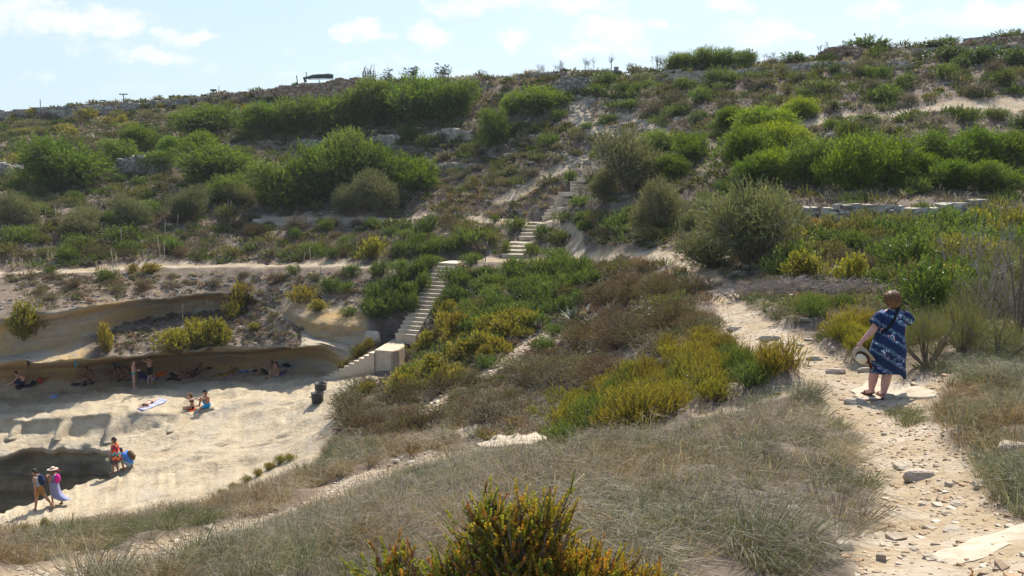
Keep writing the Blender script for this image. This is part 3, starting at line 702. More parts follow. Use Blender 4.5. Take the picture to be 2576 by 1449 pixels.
for s in range(2): shrub_proto('dark', 34+s, 1.6, 1.0, 380, 11, .085, .045, DGR, .2, .25, spread=1.0, nlobe=8)
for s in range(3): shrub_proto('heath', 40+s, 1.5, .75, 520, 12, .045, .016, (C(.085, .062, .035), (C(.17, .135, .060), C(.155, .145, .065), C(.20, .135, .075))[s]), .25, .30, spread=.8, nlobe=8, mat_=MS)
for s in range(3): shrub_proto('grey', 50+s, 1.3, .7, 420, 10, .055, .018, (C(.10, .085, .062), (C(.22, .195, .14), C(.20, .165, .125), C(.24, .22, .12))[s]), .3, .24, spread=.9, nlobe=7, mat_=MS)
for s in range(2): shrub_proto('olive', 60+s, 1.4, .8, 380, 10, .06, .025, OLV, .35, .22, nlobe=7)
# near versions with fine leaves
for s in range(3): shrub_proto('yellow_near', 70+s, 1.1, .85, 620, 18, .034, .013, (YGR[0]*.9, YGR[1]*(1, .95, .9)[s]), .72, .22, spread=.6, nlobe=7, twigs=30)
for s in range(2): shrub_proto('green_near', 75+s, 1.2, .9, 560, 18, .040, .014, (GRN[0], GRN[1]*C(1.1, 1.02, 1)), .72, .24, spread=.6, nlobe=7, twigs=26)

def tree_proto(key, seed, w, h, ns, nl, ll, lw, cols, sl, mat_, nlobe=17, upright=.25, spread=.8, droop=.15, shell=.82, mix=1.0, fill=.2):
    rg = np.random.default_rng(seed); lob = []
    for i in range(nlobe):
        a = i/nlobe*6.28*2.4+rg.random(); r = w*.5*(.18+.62*rg.random()); q = w*(.13+.12*rg.random()); zz = h*(.2+.62*rg.random()*(1-.5*(2*r/w)**2))
        lob.append((r*math.cos(a), r*math.sin(a), max(zz, q*.6), q, q, q*.85))
    lob.append((0, 0, h*.5, w*.28, w*.28, h*.40))
    p, d = lobes_pts(rg, lob, ns, shell); d = unit(d*(1-upright)+np.array([0, 0, upright])+rg.normal(size=d.shape)*.3)
    Ls = sl*(.5+1.0*rg.random(ns)); B = p-d*Ls[:, None]*.4
    q, k, c = leaves(rg, B, d, Ls, nl, ll, lw, spread, cols[0], cols[1], mix, droop=droop)
    m = MB(); m.add(q, Q=k, C=c); crown = m.mesh('crown', mat_)
    t = MB(); k0 = 4
    for i, l in enumerate(lob):
        x, y, z = l[:3]; bx, by = .18*x, .18*y
        t.tube([(bx*.4, by*.4, -.3), (bx, by, h*.12), (x*.55+rg.normal()*.08*w/4, y*.55, z*.6), (x*.9, y*.9, z), (x*1.25, y*1.25, z+l[5]*.7)], [.045*w/4*2, .035*w/4*2, .03*w/4*1.6, .03*w/4, .008], 6, C=(1, 1, 1), cap=False)
        for j in range(4):
            dd = rdir(rg, 1, .4)[0]; t.tube([(x*.8, y*.8, z*.9), (x+dd[0]*l[3]*.5, y+dd[1]*l[3]*.5, z+dd[2]*l[5]*.5), (x+dd[0]*l[3], y+dd[1]*l[3], z+dd[2]*l[5]*1.05)], [.02, .013, .005], 4, C=(1, 1, 1), cap=False)
    PROTO.setdefault(key, []).append((crown, t.mesh('trunk', M_twig), w, h))
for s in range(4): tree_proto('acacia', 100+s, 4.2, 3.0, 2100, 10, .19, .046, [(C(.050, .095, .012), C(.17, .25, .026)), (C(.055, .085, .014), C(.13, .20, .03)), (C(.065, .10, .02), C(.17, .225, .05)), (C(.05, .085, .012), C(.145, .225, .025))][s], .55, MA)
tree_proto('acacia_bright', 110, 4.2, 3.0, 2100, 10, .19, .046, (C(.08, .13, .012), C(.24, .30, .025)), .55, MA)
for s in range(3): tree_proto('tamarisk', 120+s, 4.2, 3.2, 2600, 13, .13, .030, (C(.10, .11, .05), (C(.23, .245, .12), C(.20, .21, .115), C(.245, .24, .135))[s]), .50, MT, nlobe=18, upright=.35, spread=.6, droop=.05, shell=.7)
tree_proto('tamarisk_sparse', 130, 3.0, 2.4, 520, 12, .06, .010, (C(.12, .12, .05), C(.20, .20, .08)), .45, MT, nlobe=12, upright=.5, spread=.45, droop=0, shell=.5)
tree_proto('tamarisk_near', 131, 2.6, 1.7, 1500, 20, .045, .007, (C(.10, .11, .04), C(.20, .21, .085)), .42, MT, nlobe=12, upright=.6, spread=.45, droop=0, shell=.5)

import resource
PLANTS = []   # (object, u, v, kind, size) for the labels
def spot(u, v, wpx=0):
    h = hit(u, v)
    if h is None: return None
    return h
def rs(x): return x*random.uniform(.92, 1.08)
def put(key, u, v, wpx, hpx, wide=1.0, px=None, sink=.06, name=None):
    """plant whose foot shows at (u,v) and whose crown covers about wpx x hpx"""
    h = spot(u, v) if px is None else Vector(px)
    if h is None: return None
    dep = h.y*CP-h.z*SP
    wd = wpx*dep/F if wpx else None
    x, y = h.x, h.y
    if wpx and px is None:
        d = Vector((x, y, 0)).normalized(); x += d.x*wd*.28; y += d.y*wd*.28
        dep = y*CP-h.z*SP
    z = ground_z(x, y) if abs(ground_z(x, y)-h.z) < 2.5 else h.z
    pr = random.choice(PROTO[key]); hd = hpx*dep/F
    big = len(PROTO[key][0]) == 4
    if px is None: hd = max(hd-(z-h.z)*(.35 if big else .8), hd*.6)*(1.12 if big else 1)
    w0, h0 = pr[-2], pr[-1]; sx = wd/w0; sz = hd/h0
    nm = name or {'green':'green_shrub','yellow':'yellow_green_shrub','rust':'rusty_shrub','dark':'dark_bush','heath':'heath_bush','grey':'grey_scrub_bush','olive':'olive_shrub','yellow_near':'yellow_green_shrub','green_near':'green_shrub'}.get(key)
    rz = random.uniform(0, 6.28)
    if len(pr) == 3:
        o = link(nm, pr[0]); root = o
    else:
        nm = name or ('acacia_tree' if key.startswith('acacia') else 'tamarisk_tree')
        root = empty(nm, (0, 0, 0)); link('crown', pr[0], root); link('trunk', pr[1], root)
    root.location = (x, y, z-sink*hd); root.rotation_euler = (0, 0, rz); root.scale = (sx, sx*random.uniform(.9, 1.1), sz)
    uu, vv = proj((x, y, z+hd*.5)); PLANTS.append((root, float(uu), float(vv), key, wd, y))
    return root

AC = [(150,492,235,130),(345,385,105,66),(530,352,160,82),(535,478,215,98),(575,518,110,66),(500,395,110,60),(440,400,90,50),(660,345,140,80),(760,348,160,88),(850,342,150,88),(930,332,150,112),(1060,327,200,122),(1150,318,125,98),(1005,317,120,95),(985,292,95,62),
 (1243,370,85,86),(1345,302,145,72),(1290,292,70,52),(700,536,170,110),(790,522,165,135),(880,500,200,145),(970,500,170,120),(1050,490,115,82),(830,480,130,110),
 (1835,338,95,64),(1870,440,150,112),(1905,480,125,90),(2040,480,160,112),(2140,482,170,132),(2230,474,160,122),(2360,442,160,104),(2450,442,160,112),(2540,432,130,95),(2400,482,130,76),(2500,488,150,76),(2310,470,110,80),
 (1650,402,120,62),(1735,415,110,72),(1690,455,120,62),(1705,163,75,44),(1760,160,90,52),(1820,161,90,46),(1872,160,80,38),(1780,165,60,34),(400,440,110,60),(300,420,100,60)]
for a in AC: put('acacia', *a)
for a in [(1930,352,150,80),(2010,302,95,52),(1960,402,150,92),(1950,470,140,92),(1890,345,90,60)]: put('acacia_bright', *a)
TM = [(1582,500,205,158),(1650,592,145,135),(1740,600,80,72),(1885,690,290,225),(1790,682,170,130),(1985,630,125,115),(1770,560,80,60),(950,548,135,108),(870,548,95,72),(480,562,125,82),(330,582,115,78),(210,602,115,72),(40,572,120,84),(600,525,90,60),(1930,560,110,80),(1520,515,90,80)]
for a in TM: put('tamarisk', *a)
for a in [(2330,930,190,150),(2420,905,170,150),(2290,870,110,90),(2500,930,180,130),(2250,905,90,80)]: put('tamarisk_near', *a)
for a in [(2440,880,200,180),(2560,880,170,300),(2500,790,150,180)]: put('tamarisk_sparse', *a)
GR = [(1300,590,58,50),(1435,476,32,52),(1493,403,28,27),(1275,642,26,44),(1338,644,46,36),(1364,606,46,46),(1408,622,52,48),(1478,594,64,46),(1420,567,62,36),(1465,528,62,38),(1475,562,64,34),(1395,657,62,32),(1190,669,52,32),(1180,642,84,66),(1140,648,52,42),(1100,645,56,60),(1050,640,56,62),(1080,592,72,52),(1005,656,45,46),(890,702,46,40),(835,652,40,32),(960,702,52,42),(1100,668,34,24),(830,742,52,52),(870,742,42,36),
 (740,692,36,28),(270,712,52,42),(880,802,52,32),(1060,702,52,46),(1085,682,42,38),(1030,722,56,46),(990,742,62,46),(1030,764,52,50),(960,768,62,50),(1000,794,72,52),(950,812,62,46),(985,836,82,52),(1040,802,32,60),(1065,744,36,58),(940,790,50,40),
 (1145,732,62,54),(1150,768,62,46),(1112,794,52,42),(1175,792,44,36),(1240,732,62,42),(1228,708,52,32),(1262,782,62,38),(1225,792,42,32),(1310,702,62,52),(1360,704,82,54),(1420,694,72,54),(1470,702,62,54),(1340,744,82,52),(1390,764,72,52),(1430,744,62,52),(1300,744,52,42),(1370,784,52,42),(1285,712,46,44),(1455,730,50,44),
 (1255,977,46,34),(1285,1022,40,48),(1330,952,42,32),(1370,892,52,42),(1395,850,44,34),(1245,560,30,22),(60,610,60,46),(300,620,90,56),(210,640,80,56),(440,640,60,46),(520,622,34,26),(745,605,36,36),(820,585,44,40),(640,600,30,22),(180,655,60,44),(130,690,40,24),
 (2070,240,90,46),(2020,215,60,40),(1990,300,40,26),(2010,345,40,30),(2280,220,60,34),(2380,200,60,50),(2400,300,50,40),(2440,310,70,48),(2510,306,60,40),(2310,300,40,26),(2130,360,70,64),(2090,330,50,34),(1840,215,60,40),(1760,260,60,44),(1720,230,60,40),(1700,300,70,40),(1590,280,70,34),(1530,315,46,30),(1480,330,40,26),(1500,250,70,40),(1570,240,60,36),(1620,235,70,40),(1530,215,70,40),(1400,310,50,40),(1350,340,50,30),(1310,335,60,34),(1380,380,60,50),(1030,360,60,50),(1080,375,60,44),
 (2520,215,60,50),(2220,265,90,60),(2180,200,60,40),(2160,315,110,30),(2350,480,70,50),(2300,490,80,50),(1830,490,80,44),(1770,510,40,30),(1560,585,90,60),(1600,560,70,50),(1720,530,50,30)]
GR = [(u, v, w_*(1.3 if 910 < u < 1500 and 645 < v < 900 else 1.1), h_*(1.3 if 910 < u < 1500 and 645 < v < 900 else 1.1)) for u, v, w_, h_ in GR]
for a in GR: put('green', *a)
YL = [(930,662,84,76),(375,692,92,32),(270,892,62,92),(455,888,110,64),(505,882,120,92),(560,872,90,72),(645,835,38,26),(760,772,92,62),(800,792,72,42),(330,692,44,32),(900,912,72,52),(930,888,50,40),(868,938,52,34),(1120,852,92,74),(1165,856,104,84),(1080,882,72,60),(1330,834,112,64),(1270,864,122,64),(1220,892,112,62),(1150,924,132,74),(1090,954,112,72),(1030,974,102,62),(1060,904,92,52),(1205,860,70,50),(930,992,56,42),(1250,900,80,50),
 (60,1346,38,38),(118,1336,44,36),(190,1346,46,28),(20,1378,52,24),(220,305,80,40),(270,318,70,32),(330,330,60,28),(70,420,110,50),(140,400,60,36),(1340,1062,62,42),(1300,1078,72,30),(1225,1110,50,30),(160,330,60,24),(60,340,60,24)]
for a in YL: put('yellow', *a)
for (u, v, w_, h_, dz_) in ((62, 800, 122, 104, -1.0), (618, 752, 100, 90, -.9), (585, 800, 60, 50, .0), (455, 880, 110, 66, -.1), (530, 868, 120, 84, -.1)):
    q = hit(u, v); b_ = put('yellow', 0, 0, w_, h_, px=(q.x, q.y-.25, q.z)); b_.location.z = q.z+dz_
for a in [(560,1248,34,22),(590,1232,34,22),(620,1216,34,24),(650,1200,34,26),(680,1184,38,28),(708,1168,40,30),(730,1162,36,26),(1040,1198,64,30),(1085,1200,70,30),(545,1262,30,18)]: put('yellow_near', *a)
for a in [(2060,610,150,66),(2130,600,90,50),(2330,860,100,60),(2420,830,90,50)]: put('rust', *a)
for a in [(2000,147,78,34),(2170,122,115,46),(2345,112,84,30),(2390,168,120,60),(2470,165,110,60),(2560,172,80,62),(2100,190,50,34),(1160,230,90,30),(1430,250,40,24),(2545,88,115,32)]: put('dark', *a)
FAN = [(2130,567,72,62),(2245,588,58,64),(2320,558,70,56),(2392,572,62,64),(2440,560,40,40),(2480,575,60,44),(2545,560,56,46),(2330,610,60,36)]
for a in FAN: put('green', *a)
def near_bush(key, seed, w, h, lobes, ns, cols_list, loc, label, rz=0, zs=1.0):
    rg = np.random.default_rng(seed); p, d = lobes_pts(rg, lobes, ns, .6); d = unit(d*.6+np.array([0, 0, .55])+rg.normal(size=d.shape)*.22)
    m = MB(); k3 = rg.integers(len(cols_list), size=ns); kk_ = np.clip(((p[:, 0]/w+.5)*1.1+rg.normal(size=ns)*.28)*len(cols_list), 0, len(cols_list)-.01).astype(int)
    for j, (c0, c1) in enumerate(cols_list):
        q_ = kk_ == j
        if not q_.any(): continue
        Ls = .085*(.6+.9*rg.random(q_.sum())); B = p[q_]-d[q_]*Ls[:, None]*.5; q, k, c = leaves(rg, B, d[q_], Ls, 26, .017, .0075, .75, c0, c1, 1.1, .3); m.add(q, Q=k, C=c)
    root = empty('foreground_bush', loc, rz); m.build('foliage', ML, root); t = MB()
    for i in range(0, ns, 5):
        e = p[i]; t.tube([(e[0]*.15, e[1]*.15, -.10), (e[0]*.6+rg.normal()*.015, e[1]*.6, e[2]*.5), tuple(e*.97), tuple(e+d[i]*.06)], [.007, .005, .003, .0015], 5, C=(1, 1, 1), cap=False)
    t.build('stems', M_twig, root); tag(root, label, 'bush'); root.scale = (zs*1.3, zs, zs*1.2); return root
RT1 = (C(.15, .12, .03), C(.36, .16, .035)); RT2 = (C(.16, .15, .025), C(.44, .34, .035)); RT3 = (C(.12, .145, .025), C(.30, .33, .045)); RT4 = (C(.20, .14, .025), C(.52, .28, .04))
gz = ground_z(0.05, 4.05)
near_bush('fg', 91, .95, .5, [(-.02,.0,.24,.17,.15,.22),(.08,.02,.32,.12,.12,.17),(-.10,.02,.30,.10,.10,.18),(.25,-.02,.15,.15,.13,.15),(.38,.0,.11,.12,.12,.13),(-.22,-.04,.15,.13,.12,.14),(-.36,-.05,.11,.10,.10,.13),(.12,-.08,.17,.2,.12,.15),(-.42,.02,.16,.12,.10,.14),(-.05,-.1,.14,.2,.1,.13)], 1900, [RT3, RT1, RT2, RT3, RT4, RT2], (0.03, 3.95, gz), 'rusty orange and yellow green bush in the foreground at the bottom of the picture', 0, 1.12)
gz2 = ground_z(2.02, 3.75); near_bush('fg2', 92, .35, .3, [(0,0,.10,.13,.10,.11),(.12,0,.12,.10,.09,.10)], 420, [RT3, RT1], (2.05, 3.72, gz2), 'small rusty green bush in the bottom right corner')
# scattered shrubs, region by region: (kinds, polygon, number, width range, height ratio)
def scatter(keys, poly, n, w0, w1, hr=.65, sep=.55, tr=('main', 'fork', 'gravel', 'ledge', 'dirt'), **kw):
    pts = sample(poly, n*6, **kw); pts = pts[pts[:, 1].argsort()] if 0 else pts; got = []
    for p in pts:
        if len(got) >= n: break
        wd = random.uniform(w0, w1)
        if stair_dist(p[0:1], p[1:2])[0] < wd*.45+.75 or trail_dist(p[0], p[1], tr) < wd*.42+.42: continue
        if any((p[0]-g[0])**2+(p[1]-g[1])**2 < (sep*(wd+g[2]))**2 for g in got): continue
        got.append((p[0], p[1], wd)); k = random.choice(keys); dep = p[1]*CP-p[2]*SP
        put(k, 0, 0, wd*F/dep, wd*random.uniform(.8, 1.25)*hr*F/dep, px=tuple(p))
YP = [(1385,1128),(1450,1010),(1500,975),(1600,965),(1680,890),(1790,860),(1830,880),(1940,890),(1975,925),(1900,975),(1760,1035),(1600,1075),(1480,1105)]
scatter(['yellow_near', 'yellow_near', 'yellow_near', 'green_near'], YP, 120, .8, 1.5, .56, .25, tr=('main',))
scatter(['yellow_near'], [(2045,918),(2080,870),(2190,800),(2205,910),(2150,925)], 16, .6, 1.1, .6, .3)
scatter(['green', 'olive', 'green', 'olive', 'grey', 'green', 'yellow'], [(2010,600),(2200,590),(2576,575),(2576,780),(2320,800),(2260,740),(2150,725),(1990,705),(1930,690)], 62, 1.1, 2.2, .62, .30)
scatter(['green_near', 'olive'], [(1960,800),(2000,770),(2110,770),(2140,820),(2020,840)], 8, .7, 1.3, .5, .4)
scatter(['olive', 'yellow', 'green', 'grey'], [(0,300),(500,262),(900,262),(860,330),(600,420),(0,470)], 95, 1.4, 3.4, .5, .42)
scatter(['green', 'dark', 'olive', 'grey', 'grey'], [(1560,215),(2000,180),(2576,130),(2576,330),(2100,335),(1800,310),(1560,330)], 130, 1.0, 2.6, .6, .45)
scatter(['grey', 'grey', 'olive'], [(1090,330),(1500,320),(1460,400),(1380,470),(1100,490)], 80, .9, 2.0, .5, .45)
scatter(['heath', 'heath', 'heath', 'olive'], [(1450,620),(1640,600),(1700,640),(1800,720),(1790,780),(1640,860),(1500,890),(1440,870),(1480,800),(1560,720),(1480,640)], 56, 1.3, 2.4, .45, .32)
scatter(['heath', 'grey', 'heath'], [(850,960),(1000,980),(1500,880),(1800,760),(1830,830),(1700,880),(1450,1000),(1200,1090),(1000,1100),(850,1080)], 64, 1.1, 2.2, .42, .34)
scatter(['green', 'grey', 'heath', 'olive'], [(0,560),(1270,565),(1270,640),(1000,650),(0,660)], 90, .9, 2.2, .55, .42)
scatter(['grey', 'heath'], [(0,700),(880,690),(900,740),(640,730),(100,760)], 34, .7, 1.5, .5, rr=(19.2, 20))
scatter(['green', 'yellow', 'yellow', 'green'], [(1080,870),(1150,790),(1300,800),(1400,850),(1200,960),(1000,1000)], 44, 1.0, 2.0, .6, .3)
scatter(['green'], [(925,760),(1000,690),(1085,655),(1078,700),(1000,830),(935,835)], 26, 1.0, 1.8, .65, .33)
scatter(['green', 'green', 'green', 'olive'], [(1120,690),(1200,690),(1280,690),(1500,665),(1500,750),(1390,800),(1240,790),(1160,800),(1090,810)], 60, 1.0, 1.8, .6, .33)
scatter(['grey', 'olive', 'heath'], [(1850,700),(2200,740),(2300,800),(2180,800),(1950,760),(1870,760)], 12, .6, 1.3, .35)
scatter(['grey', 'olive', 'green'], [(0,440),(660,440),(700,560),(0,560)], 60, 1.2, 2.6, .5, .42)

scatter(['heath', 'green', 'heath', 'olive'], [(1440,560),(1640,550),(1690,635),(1500,640)], 26, 1.2, 2.2, .5, .35)
# ------------------------------------------------------------------ ground cover nobody could count
def stuff(name, label, parts, mat_):
    print('STUFF', name, sum(len(p[0]) for p in parts), resource.getrusage(resource.RUSAGE_SELF).ru_maxrss//1000, flush=True)
    V = []; Q = []; T = []; Cc = []; n = 0
    for p in parts:
        V.append(p[0]); Cc.append(p[-1])
        if p[1] is not None: Q.append(p[1]+n)
        if len(p) > 3: T.append(p[2]+n)
        n += len(p[0])
    fs = ([np.concatenate(T)] if T else [])+([np.concatenate(Q)] if Q else [])
    o = link(name, make_mesh(name, np.concatenate(V), fs, [mat_], np.concatenate(Cc)))
    return tag(o, label, 'grass' if 'grass' in name else 'scrub', kind='stuff')
def cushions(poly, dens, r0, r1, nb, cols, hr=.6, **kw):
    P_ = sample(poly, dens=dens, **kw); out = []
    for ci, (c0, c1) in enumerate(cols):
        S = P_[ci::len(cols)]; n = len(S)
        if n == 0: continue
        dep = S[:, 1]; rad = r0+(r1-r0)*RNG.random(n)**1.5
        d = rdir(RNG, n*nb, .35).reshape(n, nb, 3); d[..., 2] = np.abs(d[..., 2])
        pos = S[:, None]+d*rad[:, None, None]*np.array([1, 1, hr])*(.25+.65*RNG.random((n, nb, 1)))
        dd = unit(d*.8+np.array([0, 0, .5])+RNG.normal(size=d.shape)*.3)
        ln = rad[:, None]*.6*(.6+.8*RNG.random((n, nb))); wd = np.maximum(.010, dep*.0011)[:, None]*np.ones((n, nb))
        tone = (1+.3*(RNG.random((n, 1, 1))*2-1))
        q, Q, T, c = blades(RNG, pos.reshape(-1, 3), dd.reshape(-1, 3), ln.ravel(), wd.ravel(), c0, c1, .3)
        c = np.clip(c*np.repeat(np.repeat(tone.reshape(-1), nb), 5)[:, None], 0, 1)
        out.append((q, Q, T, c))
    return out
GREY = (C(.17, .145, .115), C(.25, .22, .18)); BRN = (C(.15, .105, .07), C(.24, .175, .12)); OL = (C(.085, .095, .04), C(.16, .165, .075)); PALE = (C(.30, .25, .185), C(.40, .34, .26)); OL2 = (C(.07, .10, .03), C(.12, .16, .05))
hill = [(-80,250),(600,200),(1300,170),(1900,120),(2650,60),(2650,600),(1700,620),(1480,620),(1300,655),(-80,680)]
o1 = cushions(hill, 1.45, .22, .60, 24, [GREY, BRN, OL, GREY, PALE, OL2])
o1 += cushions(hill, .42, .40, .95, 64, [(C(.06,.09,.02), C(.13,.18,.03)), OL, (C(.07,.10,.03), C(.15,.18,.05)), (C(.09,.09,.03), C(.20,.19,.05)), GREY], .62)
o1 += cushions([(-700,200),(-80,270),(-80,690),(-700,700)], .55, .35, .95, 50, [(C(.06,.09,.02), C(.13,.18,.03)), OL, GREY, BRN], .6)+cushions([(2650,60),(3300,0),(3300,900),(2650,800)], .8, .3, .8, 50, [(C(.06,.09,.02), C(.13,.18,.03)), OL, GREY, BRN], .6)
stuff('hillside_scrub', 'low grey and brown scrub covering the far hillside', o1, MS)
mid = [(850,960),(1000,850),(1130,680),(1480,650),(1700,640),(1830,760),(1830,900),(1500,1000),(1400,1090),(1150,1110),(1000,1150),(850,1120)]
o2 = cushions(mid, 3.4, .16, .48, 60, [GREY, BRN, GREY, OL], .6)+cushions([(0,690),(900,690),(1000,700),(950,820),(700,760),(100,780)], 4.5, .12, .38, 34, [GREY, BRN, PALE, GREY, OL], rr=(19.1, 20))
o2 += cushions([(230,900),(280,790),(640,770),(900,800),(900,850),(640,880),(400,890)], 6.0, .12, .36, 34, [GREY, BRN, OL, (C(.10,.09,.07), C(.17,.15,.12))], rr=(17.1, 18))
stuff('slope_scrub', 'fine grey and brown scrub on the slope below the trail', o2, MS)
rightp = [(1500,600),(1700,640),(1830,690),(1880,760),(2050,870),(2300,960),(2650,930),(2650,560),(2000,560)]
o3 = cushions(rightp, 4.0, .12, .36, 46, [GREY, BRN, OL, OL, PALE], .6)
stuff('hollow_scrub', 'low tangled scrub in the hollow behind the trail', o3, MS)

def tufts(poly, dens, hgt, nb, wd, cols, bend=.6, lean=.75, wind=(.25, -.1, 0), maxpath=.3, nfun=None, rad=.09):
    P_ = sample(poly, dens=dens, maxpath=maxpath, wfun=nfun); out = []
    if len(P_) == 0: return out
    hmod = .45+1.15*fbm(P_[:, 0]*.9, P_[:, 1]*.9, 31, 3)**1.2; mixf = fbm(P_[:, 0]*.5+30, P_[:, 1]*.5, 33, 3)
    keep = fbm(P_[:, 0]*1.6, P_[:, 1]*1.6, 35, 2)+.25*RNG.random(len(P_)) > .33
    P_ = P_[keep]; hmod = hmod[keep]; mixf = mixf[keep]; n = len(P_)
    a = RNG.random((n, nb))*6.283; r = RNG.random((n, nb))**.7
    d = np.stack([np.cos(a)*r*lean, np.sin(a)*r*lean, np.ones_like(a)*.75], -1)+np.array(wind)*.6
    pos = P_[:, None]+np.stack([np.cos(a)*r*rad, np.sin(a)*r*rad, -.02*np.ones_like(a)], -1)
    ln = hgt*hmod[:, None]*(.55+.7*RNG.random((n, nb)))
    W = wd if np.isscalar(wd) else 0
    Wd = np.maximum(wd, P_[:, 1]*.00042)[:, None]*(.7+.6*RNG.random((n, nb)))
    ci = np.clip((mixf-.3)/.4+RNG.normal(size=n)*.15, 0, .999); k = (ci*len(cols)).astype(int)
    for j, (c0, c1) in enumerate(cols):
        m = k == j
        if m.any():
            q, Q, T, c = blades(RNG, pos[m].reshape(-1, 3), d[m].reshape(-1, 3), ln[m].ravel(), Wd[m].ravel(), c0, c1, bend, .35, wind)
            tone = np.repeat(np.repeat(1+.22*(RNG.random(m.sum())*2-1), nb), 5)[:, None]
            out.append((q, Q, T, np.clip(c*tone, 0, 1)))
    return out
STRAW = (C(.24, .19, .13), C(.38, .32, .24)); GSTRAW = (C(.19, .16, .125), C(.30, .27, .22)); GGRN = (C(.10, .115, .05), C(.19, .195, .10)); TAWN = (C(.20, .135, .07), C(.32, .235, .14)); BLGR = (C(.13, .14, .09), C(.24, .245, .17))
G1 = [(-60,1475),(120,1449),(520,1375),(740,1310),(950,1225),(1100,1175),(1420,1145),(1500,1110),(1800,1075),(2100,965),(2160,1030),(2210,1200),(2240,1300),(2190,1400),(2120,1475)]
g = tufts(G1, 18, .36, 74, .0042, [GSTRAW, STRAW, BLGR, GSTRAW, GGRN, GSTRAW], nfun=lambda c: np.interp(c[:, 1], [4, 8, 14, 22], [1.6, 1.1, .7, .45]))
g += tufts(G1, 3.0, .72, 9, .0045, [PALE, STRAW], bend=.5, lean=.5, rad=.12)
g += tufts(G1, 1.3, .62, 190, .0045, [GSTRAW, TAWN, BLGR, STRAW], bend=.8, lean=1.0, rad=.20)
G2 = [(-60,1355),(0,1360),(250,1325),(380,1290),(520,1262),(640,1210),(730,1165),(850,1115),(950,1125),(945,1180),(880,1210),(730,1235),(700,1285),(480,1335),(130,1420),(-60,1470)]
g += tufts(G2, 12, .58, 64, .0055, [STRAW, TAWN, GSTRAW, GGRN])
G3 = [(2310,1085),(2400,965),(2640,930),(2640,1300),(2480,1290),(2450,1190),(2340,1120)]
g += tufts(G3, 2.0, .6, 170, .0045, [GSTRAW, TAWN, BLGR], bend=.8, lean=1.0, rad=.2)
g += tufts(G3, 22, .36, 74, .0042, [GSTRAW, STRAW, GGRN, TAWN])
g += tufts([(2450,1200),(2640,1180),(2640,1330),(2480,1310)], 30, .42, 80, .004, [GGRN, BLGR])
g += tufts([(960,1120),(1130,1095),(1145,1140),(1040,1160),(960,1150)], 14, .55, 70, .007, [STRAW, TAWN])
g += tufts([(1840,1010),(1980,940),(2110,940),(2120,975),(2000,1010),(1860,1030)], 14, .4, 70, .005, [BLGR, GSTRAW])
g += tufts([(2310,960),(2420,905),(2640,880),(2640,960),(2400,975)], 12, .5, 70, .005, [BLGR, GSTRAW])
g += tufts([(1100,490),(1440,470),(1440,540),(1200,550),(1080,535)], 1.6, .7, 40, .02, [TAWN, STRAW])
g += tufts([(1040,1090),(1250,960),(1500,880),(1560,920),(1480,1010),(1380,1080),(1150,1100)], 4, .45, 46, .008, [GSTRAW, BLGR, GSTRAW])
g += tufts([(1850,700),(2180,740),(2330,800),(2200,830),(2100,860),(1900,790)], 5, .32, 46, .006, [STRAW, TAWN, GGRN])
g += tufts([(2225,1040),(2330,1035),(2330,1075),(2250,1078)], 18, .28, 80, .004, [TAWN, GGRN], maxpath=1.1)
g += tufts([(0,560),(700,470),(1280,480),(1300,640),(0,660)], .5, .5, 26, .025, [TAWN, STRAW])
g += tufts([(1100,220),(1400,190),(1380,270),(1130,300)], 1.0, .8, 30, .03, [TAWN, STRAW])
g += tufts([(2640,930),(3200,930),(3200,1480),(2640,1480)], 9, .4, 60, .005, [GSTRAW, STRAW])+tufts([(-700,1300),(-60,1355),(-60,1470),(-700,1480)], 4, .5, 50, .006, [GSTRAW, STRAW])
stuff('dry_grass', 'dry grey green grass growing in tufts on the slopes beside the trails', g, MG)
print('PLANTS', len(PLANTS), 'grass verts', sum(len(x[0]) for x in g), 'scrub', sum(len(x[0]) for x in o1+o2+o3))
